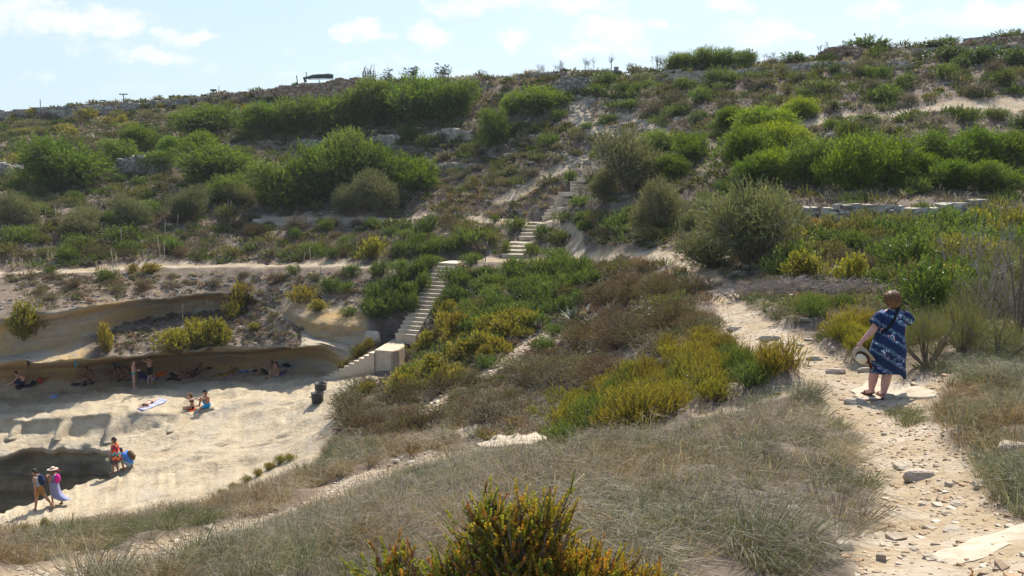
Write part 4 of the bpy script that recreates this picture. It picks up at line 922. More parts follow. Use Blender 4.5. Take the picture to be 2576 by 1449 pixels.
# ------------------------------------------------------------------ stones, walls and things on the hill
def jcube(rg, c, size, rz=0, j=.18):
    V = np.array([(i, k, l) for i in (-1, 1) for k in (-1, 1) for l in (-1, 1)], float)*.5
    V = V*(1+rg.normal(size=(8, 3))*j)*np.array(size); a = rg.normal()*.12
    cr, sr = math.cos(rz), math.sin(rz); ca, sa = math.cos(a), math.sin(a)
    V = V@np.array([[ca, 0, sa], [0, 1, 0], [-sa, 0, ca]]).T@np.array([[cr, -sr, 0], [sr, cr, 0], [0, 0, 1]]).T
    return V+np.array(c)
CQ = [(0, 1, 3, 2), (4, 6, 7, 5), (0, 4, 5, 1), (2, 3, 7, 6), (0, 2, 6, 4), (1, 5, 7, 3)]
def stone_wall(name, label, cat, pts, hpx, size, cols, thick=.5, ragged=.25, seed=0, group=None, tall=None):
    """pts: foot of the wall in the picture; hpx: height in picture px at each point"""
    rg = np.random.default_rng(seed); P3_ = []; H = []
    for (u, v), q in zip(pts, hpx):
        h = hit(u, v)
        if h is None: h = hit(u, v+8)
        P3_.append(np.array(h)); dep = h.y*CP-h.z*SP; H.append(q*dep/F)
    o = P3_[0].copy(); m = MB(); C0 = np.array(cols)
    S_ = [0]
    for a, b in zip(P3_, P3_[1:]): S_.append(S_[-1]+np.hypot(*(b-a)[:2]))
    A3 = np.array(P3_); z = -.25; top = max(H)
    while z < top:
        ch = size*(.6+.5*rg.random())*.62; x = -rg.random()*size
        while x < S_[-1]:
            sw = size*(.5+1.1*rg.random()**1.5); xc = x+sw*.5; x += sw*.97
            g = np.array([np.interp(xc, S_, A3[:, i]) for i in range(3)]); hh = np.interp(xc, S_, H)
            hh *= 1-ragged*vnoise(np.array([xc*.7]), np.array([seed*3.]), 4)[0]
            if z > hh: continue
            g2_ = np.array([np.interp(xc+.3, S_, A3[:, i]) for i in range(2)]); g1_ = np.array([np.interp(xc-.3, S_, A3[:, i]) for i in range(2)]); dr = unit(g2_-g1_); yaw = math.atan2(dr[1], dr[0])
            off = rg.normal()*.05*size; cc = C0[rg.integers(len(C0))]*(.75+.5*rg.random())
            m.add(jcube(rg, (g[0]-dr[1]*off-o[0], g[1]+dr[0]*off-o[1], g[2]+z+ch*.5+rg.normal()*.04*size-o[2]), (sw, thick*(.85+.3*rg.random()), ch*(1+.25*rg.random())), yaw+rg.normal()*.10, .14), Q=CQ, C=cc)
        z += ch*.93
    ob = m.build(name, M_stone, loc=tuple(o)); tag(ob, label, cat, group); return ob
RB = [(.42,.27,.19),(.50,.35,.25),(.34,.22,.16),(.55,.43,.33)]; GS = [(.34,.31,.27),(.42,.385,.33),(.26,.24,.21),(.48,.44,.37)]; WS = [(.55,.49,.40),(.47,.42,.34),(.40,.36,.30)]
stone_wall('rubble_wall', 'reddish brown rubble wall stepping up beside the green tarpaulin shelter on the skyline', 'wall', [(545,248),(600,250),(692,249),(760,249),(820,248),(850,246),(915,240),(962,228)], [6,14,26,34,40,50,42,18], .34, RB, .7, .12, 1)
stone_wall('dry_stone_wall', 'grey dry stone wall at the far left end of the skyline', 'wall', [(-30,300),(60,298),(150,296),(215,293),(290,286)], [14,22,26,28,24], .4, GS, .7, .25, 2)
stone_wall('dry_stone_wall', 'low grey stone wall on the skyline between the two far lamp posts and the scrap posts', 'wall', [(290,284),(380,272),(470,262),(545,250)], [18,18,14,8], .4, GS, .7, .4, 3)
stone_wall('dry_stone_wall', 'square-ended grey dry stone wall right of the middle of the ridge', 'wall', [(1392,236),(1412,234),(1445,234),(1482,228)], [10,34,36,32], .26, GS, .6, .05, 4)
stone_wall('rubble_wall', 'reddish rubble mound wall under the round dark bush on the right skyline', 'wall', [(2062,142),(2085,140),(2130,139),(2170,138)], [10,22,22,14], .24, RB, .7, .12, 5)
stone_wall('dry_stone_wall', 'long dry stone wall of pale boulders across the right side above the green hollow', 'wall', [(2030,556),(2120,560),(2200,562),(2300,560),(2400,556),(2500,556),(2640,556)], [34,42,46,42,50,54,56], .34, WS+GS, .8, .5, 6)
stone_wall('dry_stone_wall', 'shaded grey retaining wall among the shrubs on the left terrace', 'wall', [(300,442),(340,444),(385,442),(425,438)], [38,52,50,44], .34, GS, .6, .12, 7)
stone_wall('dry_stone_wall', 'tumbled grey stone wall at the left edge of the hillside', 'wall', [(-40,458),(10,456),(50,440)], [46,44,28], .36, GS, .7, .3, 8)
stone_wall('dry_stone_wall', 'low broken stone wall under the long row of green trees', 'wall', [(742,368),(800,366),(860,362),(905,356)], [12,18,16,8], .3, GS, .6, .4, 9)
stone_wall('dry_stone_wall', 'broken stone wall between two dark shrubs right of the big green tree', 'wall', [(935,362),(970,364),(1010,362)], [18,24,16], .3, WS, .6, .35, 10)
stone_wall('dry_stone_wall', 'grey stone terrace wall right of the tallest green tree', 'wall', [(1080,352),(1130,352),(1190,350)], [16,28,22], .3, WS, .6, .3, 11)
stone_wall('rubble_heap', 'line of pale broken ledge stones on the slope above the dirt track', 'rubble', [(1085,428),(1125,430),(1165,428),(1195,420)], [10,16,18,8], .34, WS, .6, .4, 12)
stone_wall('rubble_wall', 'broken line of pale rubble along the brow of the right hillside', 'wall', [(1590,198),(1700,196),(1850,192),(1950,180),(2050,172),(2180,170),(2280,168)], [8,10,12,14,14,16,14], .30, WS, .7, .6, 13)
stone_wall('rubble_wall', 'reddish rubble coping above the concrete wall in the far right corner', 'wall', [(2400,122),(2480,112),(2576,104),(2640,98)], [10,14,16,16], .22, RB, .5, .2, 14)
stone_wall('rubble_heap', 'collapsed pale stones around the broken corner beside the yellow bush on the right ridge', 'rubble', [(1680,205),(1725,212),(1790,214)], [10,14,8], .24, WS, 1.0, .5, 15)
stone_wall('rubble_heap', 'small heap of pale stones left of the upright shrub under the eroded track', 'rubble', [(2050,352),(2090,350),(2110,342)], [10,14,8], .26, WS, 1.0, .5, 16)
M_slab = mat('grey_concrete_slab', (.36, .32, .265), .9, 3, (.27, .24, .20), .4)
M_dslab = mat('dark_slab', (.10, .10, .10), .8, 4, (.07, .07, .07), .3)
def slab(name, label, cat, u0, v0, u1, v1, hpx, thick=.25, m_=None, drop=0, group=None):
    a = hit(u0, v0) or hit(u0, v0+8); b = hit(u1, v1) or hit(u1, v1+8); a = np.array(a); b = np.array(b)
    dep = a[1]*CP; h = hpx*dep/F; d = b-a; ln = np.linalg.norm(d); mid = (a+b)/2; rz = math.atan2(d[1], d[0]); tl = -math.asin(max(-1, min(1, d[2]/ln)))
    m = MB(); m.box((0, 0, h/2-.06), (ln, thick, h+.12)); me = m.mesh(name, m_ or M_slab)
    bmn = bmesh.new(); bmn.from_mesh(me); bmesh.ops.subdivide_edges(bmn, edges=bmn.edges[:], cuts=5, use_grid_fill=True)
    for vv in bmn.verts: vv.co += Vector([random.uniform(-.02, .02) for _ in range(3)])
    bmn.to_mesh(me); bmn.free()
    o = link(name, me, loc=tuple(mid)); o.rotation_euler = (0, tl, rz); tag(o, label, cat, group); return o
slab('concrete_parapet', 'low concrete parapet above the dry scrub left of the grey stone wall', 'wall', 1302, 196, 1395, 192, 9)
o = slab('concrete_parapet', 'pale block parapet with one raised block at its right end on the ridge', 'wall', 1462, 185, 1562, 180, 11)
a = hit(1550, 181); m = MB(); dq = a.y*CP/F; m.box((0, 0, 16*dq), (11*dq, .3, 10*dq)); o2 = m.build('raised_block', M_slab, o); o2.matrix_parent_inverse = (Matrix.Translation(o.location) @ o.rotation_euler.to_matrix().to_4x4()).inverted(); o2.location = a
slab('concrete_block', 'short grey block on the ridge right of the raised parapet', 'block', 1672, 186, 1712, 184, 9)
slab('concrete_block', 'grey block wall corner with a flat cap on the right ridge', 'block', 1900, 186, 1960, 184, 8)
slab('concrete_wall', 'long grey concrete wall under the scrub in the upper right corner', 'wall', 2296, 136, 2640, 124, 13, .4)
slab('fallen_slab', 'fallen concrete slab leaning below the left end of the long concrete wall', 'slab', 2255, 176, 2300, 164, 8, .5)
slab('fallen_panel', 'dark rectangular panel lying on the right hillside', 'panel', 1895, 222, 1930, 224, 11, .15, M_dslab)
slab('fallen_slab', 'small pale slab fallen in the scrub left of the green shrubs on the right hillside', 'slab', 2205, 214, 2225, 210, 8, .3)
slab('fallen_slab', 'thin pale plank of stone lying on the upper right hillside', 'slab', 2550, 212, 2590, 212, 3, .3)

# shelter with a rolled tarpaulin, posts, reeds ---------------------------------------------------
M_tarp = mat('dark_green_tarpaulin', (.035, .065, .055), .6, 6, (.06, .10, .085), .5)
def rel(u, v, Y0): return at(u, v, Y0)
hs = hit(770, 214); YS = hs.y; k = YS*CP/F
sh = empty('shelter', tuple(at(800, 212, YS))); tag(sh, 'open shelter with a sagging dark green tarpaulin roof on thin posts', 'shelter')
def loc(u, v, dy=0): return Vector(at(u, v, YS+dy))-sh.location
for (u, v0, v1) in ((765.5, 213, 193), (770.5, 216, 181), (803, 208, 201)):
    for dy in (0,): m = MB(); m.tube([loc(u, v0+3, dy), loc(u, v1, dy)], .05, 6); m.build('post', M_metal, sh)
m = MB()
m.tube([loc(764, 197), loc(776, 195), loc(788, 192.5), loc(800, 192), loc(815, 191.5), loc(828, 191), loc(838, 191.5)], [.10, .16, .24, .27, .26, .30, .26], 9, flat=1.0)
m.tube([loc(765, 196, .2), loc(767, 203), loc(769, 207)], [.16, .12, .04], 6)
nx, ny = 14, 6; V = []; Q = []
for i in range(nx):
    for j in range(ny):
        u = 765+74*i/(nx-1); p = loc(u, 195.5-3.2*math.sin(min(1, i/6)*1.57)+random.uniform(-.4, .4), 3.0*j/(ny-1)); V.append(p)
for i in range(nx-1):
    for j in range(ny-1): Q.append((i*ny+j, (i+1)*ny+j, (i+1)*ny+j+1, i*ny+j+1))
m.add([tuple(v) for v in V], Q=Q); m.build('tarpaulin', M_tarp, sh, True)
m = MB(); m.tube([loc(775, 199.5), loc(838, 198.5)], .04, 5); m.build('crossbar', M_metal, sh)
def pole(u, v0, v1, lean=0, r=.05, name='pole', label='', cat='pole', top=None):
    h = hit(u, v0) or hit(u, v0+8); Y0 = h.y if h else 120; b = at(u, v0+3, Y0); t = at(u+lean, v1, Y0); root = empty(name, tuple(b)); tag(root, label, cat)
    m = MB(); m.tube([(0, 0, 0), tuple(t-b)], r, 6); m.build('shaft', M_metal, root)
    if top: m = MB(); m.box(tuple(t-b), top); m.build('lamp_head' if name == 'lamp_post' else 'cross_board', M_metal, root)
    return root
pole(750, 219, 190, -4, .06, 'pole', 'leaning dark pole left of the tarpaulin shelter', 'pole')
pole(102, 273, 250, -1, .05, 'pole', 'thin pale pole at the far left of the skyline', 'pole')
pole(311, 257, 237, -.5, .06, 'lamp_post', 'lamp post with a flat wide head on the left skyline, the taller one', 'lamp post', (1.1, .3, .12))
pole(260, 262, 253, 0, .05, 'lamp_post', 'shorter lamp post with a flat head left of the taller one', 'lamp post', (.8, .3, .12))
pole(551, 234, 215, 0, .03, 'pole', 'thin wire pole just right of the boarded post', 'pole')
r_ = pole(537, 240, 227, 0, .07, 'boarded_post', 'short post with stacked cross boards at the left end of the rubble wall', 'post', (.75, .12, .25))
for dz in (.45, .8): m = MB(); m.box((0, 0, dz), (.75, .1, .14)); m.build('cross_board', M_metal, r_)
b = Vector(at(505, 241, hit(520, 246).y)); m = MB()
for i in range(6): m.tube([(i*.35, 0, 0), (i*.3+1.7, .2, .45+.2*random.random()-i*.12)], .05, 5)
o = m.build('scrap_timber', M_wood, loc=tuple(b)); tag(o, 'pile of dark scrap poles left of the boarded post on the skyline', 'timber')
# cage of canes
hc = hit(928, 205); Y0 = hc.y; bc = Vector(at(928, 204, Y0)); kk = Y0*CP/F; m = MB(); g2 = MB()
for i in range(15):
    x = (-15+30*i/14)*kk; top = random.uniform(26, 44)*kk; m.tube([(x, random.uniform(-.2, .2), -.2), (x+random.uniform(-.1, .1), 0, top*.6), (x+random.uniform(-.35, .35), 0, top)], [.045, .04, .012], 5)
for j in range(6): g2.tube([(-15*kk, -.1, (2+j*4)*kk), (15*kk, -.1, (2.5+j*4)*kk)], .03, 5)
root = empty('cane_screen', tuple(bc)); tag(root, 'square screen of upright bound canes at the right end of the rubble wall', 'screen'); m.build('canes', M_wood, root); g2.build('crossbar', M_wood, root)
def reeds(u, v, n, spread, hmin, hmax, label, name='reed_clump', cat='reeds', leafy=True, col=(.12, .12, .05), lean=.1, grp=None):
    h = hit(u, v) or hit(u, v+8); Y0 = h.y; b = Vector(at(u, v+2, Y0)); k = Y0*CP/F; m = MB()
    for i in range(n):
        x = max(-.8, min(.8, random.gauss(0, .5)))*spread*.55*k; y = random.gauss(0, .5); H = random.uniform(hmin, hmax)*k; l = random.gauss(lean, .12)*H
        P_ = [(x, y, -.2), (x+l*.3, y, H*.5), (x+l, y, H)]; m.tube(P_, [.022, .014, .005] if not leafy else [.028, .02, .007], 4, C=(1, 1, 1), cap=False)
        if leafy:
            for q in range(7):
                t = random.uniform(.35, 1); px = x+l*t; a = random.uniform(0, 6.28); ll = random.uniform(.25, .5)
                m.add([(px, y, H*t), (px+math.cos(a)*ll*.5+.02, y+math.sin(a)*ll*.5, H*t+ll*.45+.05), (px+math.cos(a)*ll, y+math.sin(a)*ll, H*t+ll*.2), (px+math.cos(a)*ll*.5, y+math.sin(a)*ll*.5, H*t+ll*.45-.07)], Q=[(0, 1, 2, 3)])
        else:
            for q in range(5):
                t = random.uniform(.5, .95); a = random.uniform(0, 6.28); ll = H*random.uniform(.10, .22)
                p0 = (x+l*t, y, H*t); p1 = (x+l*t+math.cos(a)*ll, y+math.sin(a)*ll, H*t+ll*.9); m.tube([p0, p1], [.012, .006], 3, cap=False)
                for w_ in range(3):
                    b2 = random.uniform(0, 6.28); m.tube([p1, (p1[0]+math.cos(b2)*.2, p1[1]+.1*math.sin(b2), p1[2]+.16)], .005, 3, cap=False)
    mm = mat('stalk_'+name, col, .85, 8, tuple(c*.6 for c in col), 0) if ('stalk_'+name) not in bpy.data.materials else bpy.data.materials['stalk_'+name]
    o = m.build(name, mm, loc=tuple(b)); tag(o, label, cat, grp); return o
reeds(975, 205, 9, 30, 14, 34, 'loose clump of dark reeds just right of the cane screen', lean=-.1)
reeds(1030, 200, 16, 26, 16, 36, 'bushy clump of tall reeds in the middle of the three on the ridge')
reeds(1110, 198, 16, 46, 14, 36, 'spiky clump of reeds leaning right, rightmost of the three on the ridge', lean=.25)
for (u, v, n, s, h0, h1, lb) in [(1360,190,6,26,16,30,'wispy dry stalks above the concrete parapet'),(1408,190,9,24,20,36,'tall fan of dry stalks above the grey stone wall'),(1480,178,8,34,18,34,'thin dry stalks behind the block parapet'),(1538,172,4,10,20,34,'single tall dry stalk beside the raised block'),(1590,176,5,40,10,18,'short dry stalks on the ridge right of the raised block'),(1655,176,12,24,22,38,'dense fan of bare stalks left of the skyline trees'),(1930,160,6,30,18,34,'dry stalks right of the skyline trees'),(1210,192,5,40,10,20,'faint dry stalks near the middle of the ridge'),(2068,135,5,14,16,30,'dry stalks left of the reddish rubble mound'),(2250,130,6,40,10,20,'dry stalks right of the round dark bush')]:
    reeds(u, v, n, s, h0, h1, lb, 'dry_stalks', 'dry stalks', False, (.22, .17, .13), 0)
# dark fence on the right skyline
hf = hit(2450, 104); Y0 = hf.y; root = empty('picket_fence', tuple(at(2425, 104, Y0))); tag(root, 'row of short dark pickets on the right skyline', 'fence'); rb = Vector(root.location)
for i in range(16):
    p = Vector(at(2425+i*4.4, 104-i*.45, Y0))-rb; t = Vector(at(2425+i*4.4, 97-i*.45, Y0))-rb; m = MB(); m.tube([p, t], .06, 5); m.build('picket', M_metal, root)
# squill stalks, pale upright sticks on the left banks
SQ = [(18,684,30),(36,684,34),(50,686,40),(58,684,34),(78,682,24),(126,680,52),(242,678,22),(285,670,44),(293,672,36),(102,676,30),(404,652,60),(413,655,48),(305,632,60),(416,620,66),(362,652,20),(780,662,42),(765,660,26),(640,660,18),(118,555,36),(142,556,40),(154,556,42),(447,572,34),(574,545,44),(580,540,36),(662,650,26),(525,790,44),(536,786,30),(393,800,34),(460,812,50),(748,700,40),(805,720,50)]
sq0 = None
for i, (u, v, hp) in enumerate(SQ):
    h = hit(u, v)
    if h is None: continue
    k = (h.y*CP-h.z*SP)/F; H = hp*k
    if sq0 is None:
        m = MB(); m.tube([(0, 0, -.1), (.02, 0, .5), (-.03, 0, .8), (.03, 0, 1)], [.022, .02, .035, .02], 5)
        sq0 = m.mesh('dry_flower_stalk', mat('pale_stalk', (.38, .31, .22), .9))
    o = link('dry_flower_stalk', sq0, loc=tuple(h)); o.scale = (1.2, 1.2, H); o.rotation_euler = (random.uniform(-.08, .08), random.uniform(-.1, .1), random.random()*6)
    PLANTS.append((o, u, v-hp/2, 'stalk', .1, h.y))

# ------------------------------------------------------------------ rocks
def rock_mesh(seed, flat=.6, sub=2):
    bmn = bmesh.new(); bmesh.ops.create_icosphere(bmn, subdivisions=sub, radius=1); rv = Vector((seed*3.1, seed*1.7, 0))
    for v in bmn.verts:
        n = mnoise.noise(v.co*1.1+rv)*.45+mnoise.noise(v.co*2.7+rv)*.2; v.co *= 1+n
        for ax in (Vector((1, .3, .2)).normalized(), Vector((-.5, 1, .1)).normalized(), Vector((-.4, -.9, .5)).normalized(), Vector((.1, .1, 1))):
            d = v.co.dot(ax)
            if d > .62: v.co -= ax*(d-.62)*.85
        v.co.z *= flat
    me = bpy.data.meshes.new('rock'); bmn.to_mesh(me); bmn.free()
    a = me.color_attributes.new('col', 'FLOAT_COLOR', 'POINT'); a.data.foreach_set('color', np.tile([.50, .43, .34, 1], len(me.vertices)).astype(np.float32)); me.materials.append(M_stone); return me
RK = [rock_mesh(i, (.45, .6, .8, .35)[i % 4], 3) for i in range(8)]
def boulder(u, v, wpx, label, k=None, rz=None, asp=1.0, group=None, zs=1.0):
    h = hit(u, v); s = wpx*(h.y*CP-h.z*SP)/F/2
    o = link('boulder', RK[k if k is not None else random.randrange(8)], loc=(h.x, h.y, h.z+s*.12)); o.scale = (s, s*asp, s*zs); o.rotation_euler = (0, 0, rz if rz is not None else random.random()*6); tag(o, label, 'boulder', group); return o
boulder(2312, 1205, 92, 'largest rounded boulder in the middle of the dirt trail, orange on one side', 1, .3, .8)
boulder(2270, 1178, 56, 'flat flaky stone up the trail from the largest boulder', 3, 1)
boulder(1822, 1132, 42, 'pale angular slab lying alone in the dry grass', 0, .4, .6)
boulder(2000, 1292, 60, 'grey stone half hidden in the grass left of the trail', 2, 2)
boulder(1915, 1308, 74, 'long dark grey stone half buried in the grass', 3, .2, .7)
boulder(1885, 1345, 60, 'rounded grey stone in the grass below the long dark one', 1, 3)
boulder(2545, 1135, 90, 'large grey boulder in the grass at the right edge', 1, .5)
boulder(2240, 1003, 27, 'pointed grey stone just right of the walking woman', 2, 0, .8, zs=1.5)
boulder(2262, 1003, 30, 'second pointed grey stone right of the walking woman', 4, 1, .8)
boulder(2120, 1380, 56, 'white stone at the left edge of the trail near the bottom', 2, 1)
boulder(2090, 1415, 80, 'broad flat white stone at the lower left edge of the trail', 3, .1, .6)
boulder(2215, 1408, 34, 'upright wedge of brown stone near the bottom of the trail', 2, 2, .7, zs=1.6)
boulder(2340, 1405, 40, 'brown rounded stone at the edge of the white rock ledge', 1, 2)
boulder(2300, 1385, 26, 'small brown stone left of the white rock ledge', 1, 1)
boulder(2390, 1222, 30, 'brown wedge stone right of the largest boulder', 2, 1.2)
boulder(2380, 1292, 34, 'pale square stone on the trail below the brown wedge stone', 0, .7)
boulder(2410, 1270, 46, 'flat white stone on the right side of the trail', 3, .3)
boulder(2470, 1220, 60, 'flat flaky grey stone on the right side of the trail', 3, .8)
boulder(2400, 1335, 70, 'broad cream rock patch in the trail', 3, .3, .8, zs=.5)
boulder(1940, 856, 66, 'long flat ledge stone across the trail beyond the woman', 3, .1, .35)
boulder(1850, 830, 50, 'flat stone at the left edge of the trail where it bends', 3, .2, .5)
boulder(2050, 905, 46, 'flat stone at the right edge of the trail beyond the woman', 0, .2, .6)
boulder(2013, 870, 20, 'small round stone by the right edge of the trail', 1, 0)
boulder(2080, 835, 26, 'pale stone in the grass right of the trail bend', 0, 0)
boulder(1862, 687, 38, 'white stone under the edge of the big tamarisk', 3, 0, .5)
boulder(2105, 938, 60, 'cream ledge rock just beyond the woman', 3, .1, .5)
boulder(2180, 935, 50, 'cream ledge rock beside the yellow shrub beyond the woman', 0, .3, .5)
boulder(2150, 1015, 60, 'rounded cream rock left of the shadow of the woman', 1, .2, .8, zs=.8)
boulder(1905, 700, 24, 'white stone on the ground right of the trail', 0, 1)
boulder(360, 575, 30, 'white boulder on the left terrace above the ledge path', 1, 0)
boulder(647, 558, 28, 'pale boulder on the bank above the ledge path', 1, 1)
boulder(385, 1218+100, 30, 'stone on the gravel track in the lower left', 1, 1)
boulder(525, 1330, 34, 'pale half buried stone on the gravel track in the lower left', 1, 2)
boulder(1000, 1100+60, 20, 'small pale stone beside the dry tuft', 0, 0)
boulder(1035, 1165, 28, 'white flat stone on the gravel path above the yellow green patch', 3, 0)
boulder(1285, 395, 36, 'big white stone on the terrace edge above the dirt track', 1, 0, .6)
boulder(940, 850, 44, 'white crumbled rock standing where the lower steps meet the cliff', 2, 0, .9, zs=1.2)
boulder(1855, 690, 14, 'small stone next to the white stone', 0, 0)
# white ledge of bedrock in the lower right corner
def bedrock(pl, label, zadd=.06, name='rock_ledge', mm=None, seed=0):
    pts = [np.array(hit(u, v)) for u, v in pl]; c = sum(pts)/len(pts); bmn = bmesh.new()
    n = 60; ring = []
    for i in range(n):
        t = i/n*len(pts); a = pts[int(t) % len(pts)]; b = pts[(int(t)+1) % len(pts)]; p = a+(b-a)*(t-int(t)); ring.append(p+(p-c)*.03*random.uniform(-1, 1.6))
    levels = [(1.03, -.10), (1.0, zadd*.7), (.93, zadd), (.6, zadd*1.15), (.3, zadd)]; grid = []
    for s, z in levels:
        row = []
        for p in ring:
            q = c+(p-c)*s; g = ground_z(q[0], q[1]); row.append(bmn.verts.new((q[0], q[1], g+z+.02*mnoise.noise(Vector((q[0]*4, q[1]*4, seed)))*(s < 1.01)*2)))
        grid.append(row)
    cv = bmn.verts.new((c[0], c[1], ground_z(c[0], c[1])+zadd))
    for r in range(len(grid)-1):
        for i in range(n): bmn.faces.new((grid[r][i], grid[r][(i+1) % n], grid[r+1][(i+1) % n], grid[r+1][i]))
    for i in range(n): bmn.faces.new((grid[-1][i], grid[-1][(i+1) % n], cv))
    bmesh.ops.recalc_face_normals(bmn, faces=bmn.faces[:])
    for v in bmn.verts: v.co -= Vector(c)
    me = bpy.data.meshes.new(name); bmn.to_mesh(me); bmn.free(); me.materials.append(mm or M_led); o = link(name, me, loc=tuple(c)); tag(o, label, 'rock'); return o
M_led = mat('white_bedrock', (.52, .44, .33), .95, 7, (.38, .30, .205), 1.0)
bedrock([(2330,1408),(2400,1380),(2470,1350),(2530,1340),(2600,1318),(2660,1330),(2576,1360),(2480,1402),(2400,1420)], 'long white bedrock ledge slanting across the trail in the bottom right corner', .012)
bedrock([(2140,985),(2200,950),(2300,965),(2370,985),(2350,1000),(2240,998),(2170,1010)], 'cream slab of bedrock under the feet of the walking woman', .02)
bedrock([(1200,1120),(1260,1100),(1350,1095),(1385,1108),(1330,1122),(1240,1130)], 'cracked white rock slab beside the large yellow shrubs', .06)
bedrock([(1140,1098),(1180,1070),(1215,1068),(1200,1095),(1160,1110)], 'white rock outcrop right of the dry tuft', .12)
# loose stones nobody could count
OV = np.array([(1,0,0),(-1,0,0),(0,1,0),(0,-1,0),(0,0,1),(0,0,-1)], float); OT = np.array([(0,2,4),(2,1,4),(1,3,4),(3,0,4),(2,0,5),(1,2,5),(3,1,5),(0,3,5)])
CT = np.array([(0,1,3),(0,3,2),(4,6,7),(4,7,5),(0,4,5),(0,5,1),(2,3,7),(2,7,6),(0,2,6),(0,6,4),(1,5,7),(1,7,3)]); CVv = np.array([(i, j, l) for i in (-1, 1) for j in (-1, 1) for l in (-1, 1)], float)*.7
def pebbles(pts, smin, smax, cols, pw=3):
    n = len(pts); s = smin+(smax-smin)*RNG.random(n)**pw; V = CVv[None]*(1+.28*RNG.normal(size=(n, 8, 3)))*s[:, None, None]*np.stack([.8+.7*RNG.random(n), .8+.7*RNG.random(n), .35+.5*RNG.random(n)], -1)[:, None]
    a = RNG.random(n)*6.28; R = np.zeros((n, 3, 3)); R[:, 0, 0] = np.cos(a); R[:, 0, 1] = -np.sin(a); R[:, 1, 0] = np.sin(a); R[:, 1, 1] = np.cos(a); R[:, 2, 2] = 1
    V = np.einsum('nij,nkj->nki', R, V)+pts[:, None]; V = V.reshape(-1, 3); T = (np.arange(n)[:, None, None]*8+CT).reshape(-1, 3)
    c = np.array(cols)[RNG.integers(len(cols), size=n)]*(.8+.4*RNG.random((n, 1))); return V, T, np.repeat(c, 8, 0)
def on_path(poly, n, lo=.5): 
    m = inpoly(fu, fv, poly) & front_ok & (fmk[:, 2] > lo) & (fmk[:, 1] < .5); ids = np.nonzero(m)[0]; a = farea[ids]; a = a*np.interp(fc[ids][:, 1], [4, 20, 60], [2.2, 1, .3]); k = RNG.choice(ids, n, p=a/a.sum()); s, t = RNG.random((2, n, 1))
    A, B, C_, D = (V3[FQ[k, i]] for i in range(4)); return (A*(1-s)+B*s)*(1-t)+(D*(1-s)+C_*s)*t
TC = [(.42,.33,.23),(.50,.42,.32),(.34,.25,.17),(.55,.48,.38),(.38,.26,.16)]
pieces = [pebbles(on_path([(1800,700),(2650,900),(2650,1480),(2000,1480),(1800,900)], 4800, .25), .005, .028, TC, 3.5), pebbles(on_path([(1800,700),(2650,900),(2650,1480),(2000,1480),(1800,900)], 80, .1), .03, .065, TC, 2),
  pebbles(on_path([(-50,1060),(1500,1000),(1500,1480),(-50,1480)], 4500, .2), .008, .042, TC, 3.5), pebbles(on_path([(1050,780),(1560,780),(1560,1100),(1050,1100)], 1800, .3), .02, .10, TC, 3),
  pebbles(on_path([(1420,180),(1700,180),(1700,420),(1420,420)], 900, .1), .04, .22, WS, 2), pebbles(sample([(1380,240),(1720,240),(1800,340),(1620,380),(1300,420),(1250,380)], n=1500), .04, .24, WS, 2.2),
  pebbles(sample([(1600,200),(2576,130),(2576,330),(1900,330),(1600,300)], n=900), .06, .28, WS, 2.5), pebbles(sample([(0,290),(900,260),(1400,300),(1400,640),(0,680)], n=1600), .05, .30, WS+GS, 3),
  pebbles(sample([(230,890),(400,790),(640,780),(900,850),(640,885)], n=260, rr=(17, 18)), .03, .13, TC, 2.5), pebbles(sample([(1400,780),(1650,700),(1700,760),(1500,900),(1380,860)], n=700), .02, .12, TC, 2.5),
  pebbles(sample([(0,690),(900,690),(900,760),(0,790)], n=600, rr=(19, 20)), .03, .14, GS, 2.5), pebbles(sample([(1900,700),(2576,560),(2576,700),(2200,900),(2000,860)], n=500), .02, .12, WS, 2.5),
  pebbles(sample([(100,1480),(560,1330),(950,1180),(1400,1130),(1500,1140),(1000,1230),(500,1420),(300,1480)], n=1400, maxpath=.9), .01, .07, TC, 3.5)]
n0 = 0; VV = []; TT = []; CC = []
for v_, t_, c_ in pieces: VV.append(v_); TT.append(t_+n0); CC.append(c_); n0 += len(v_)
o = link('loose_stones', make_mesh('loose_stones', np.concatenate(VV), [np.concatenate(TT)], [M_stone], np.concatenate(CC))); tag(o, 'loose stones and gravel scattered over the trails and slopes', 'stones', kind='stuff')

# ------------------------------------------------------------------ small things on the shelf and slope
M_bin = mat('black_plastic', (.012, .014, .015), .4, 5, (.03, .03, .03), .1, .4)
def bin_(u, v, wpx, hpx, label):
    h = hit(u, v); k = (h.y*CP-h.z*SP)/F; r = wpx*k/2; H = hpx*k*1.0
    root = empty('bin', tuple(h)); tag(root, label, 'bin', 'black bins beside the steps'); m = MB(); n = 24
    prof = [(r*.93, 0), (r*.95, H*.3), (r*.98, H*.32), (r*.98, H*.36), (r*.96, H*.38), (r, H*.9), (r*1.05, H*.92), (r*1.05, H), (r*.97, H), (r*.92, H*.3), (0.01, H*.28)]
    V = [(q*math.cos(6.2832*i/n), q*math.sin(6.2832*i/n), z) for q, z in prof for i in range(n)]
    Q = [(j*n+i, j*n+(i+1) % n, (j+1)*n+(i+1) % n, (j+1)*n+i) for j in range(len(prof)-1) for i in range(n)]
    m.add(V, Q=Q); m.build('tub', M_bin, root, True)
    m = MB(); m.tube([(r*1.06*math.cos(a*.2618), r*1.06*math.sin(a*.2618), H*.98) for a in range(25)], .02, 6, cap=False); m.build('rim', M_bin, root, True)
bin_(799, 1012, 31, 25, 'front black bin, empty and nearer to the camera')
bin_(807, 985, 30, 21, 'rear black bin, closest to the foot of the steps')
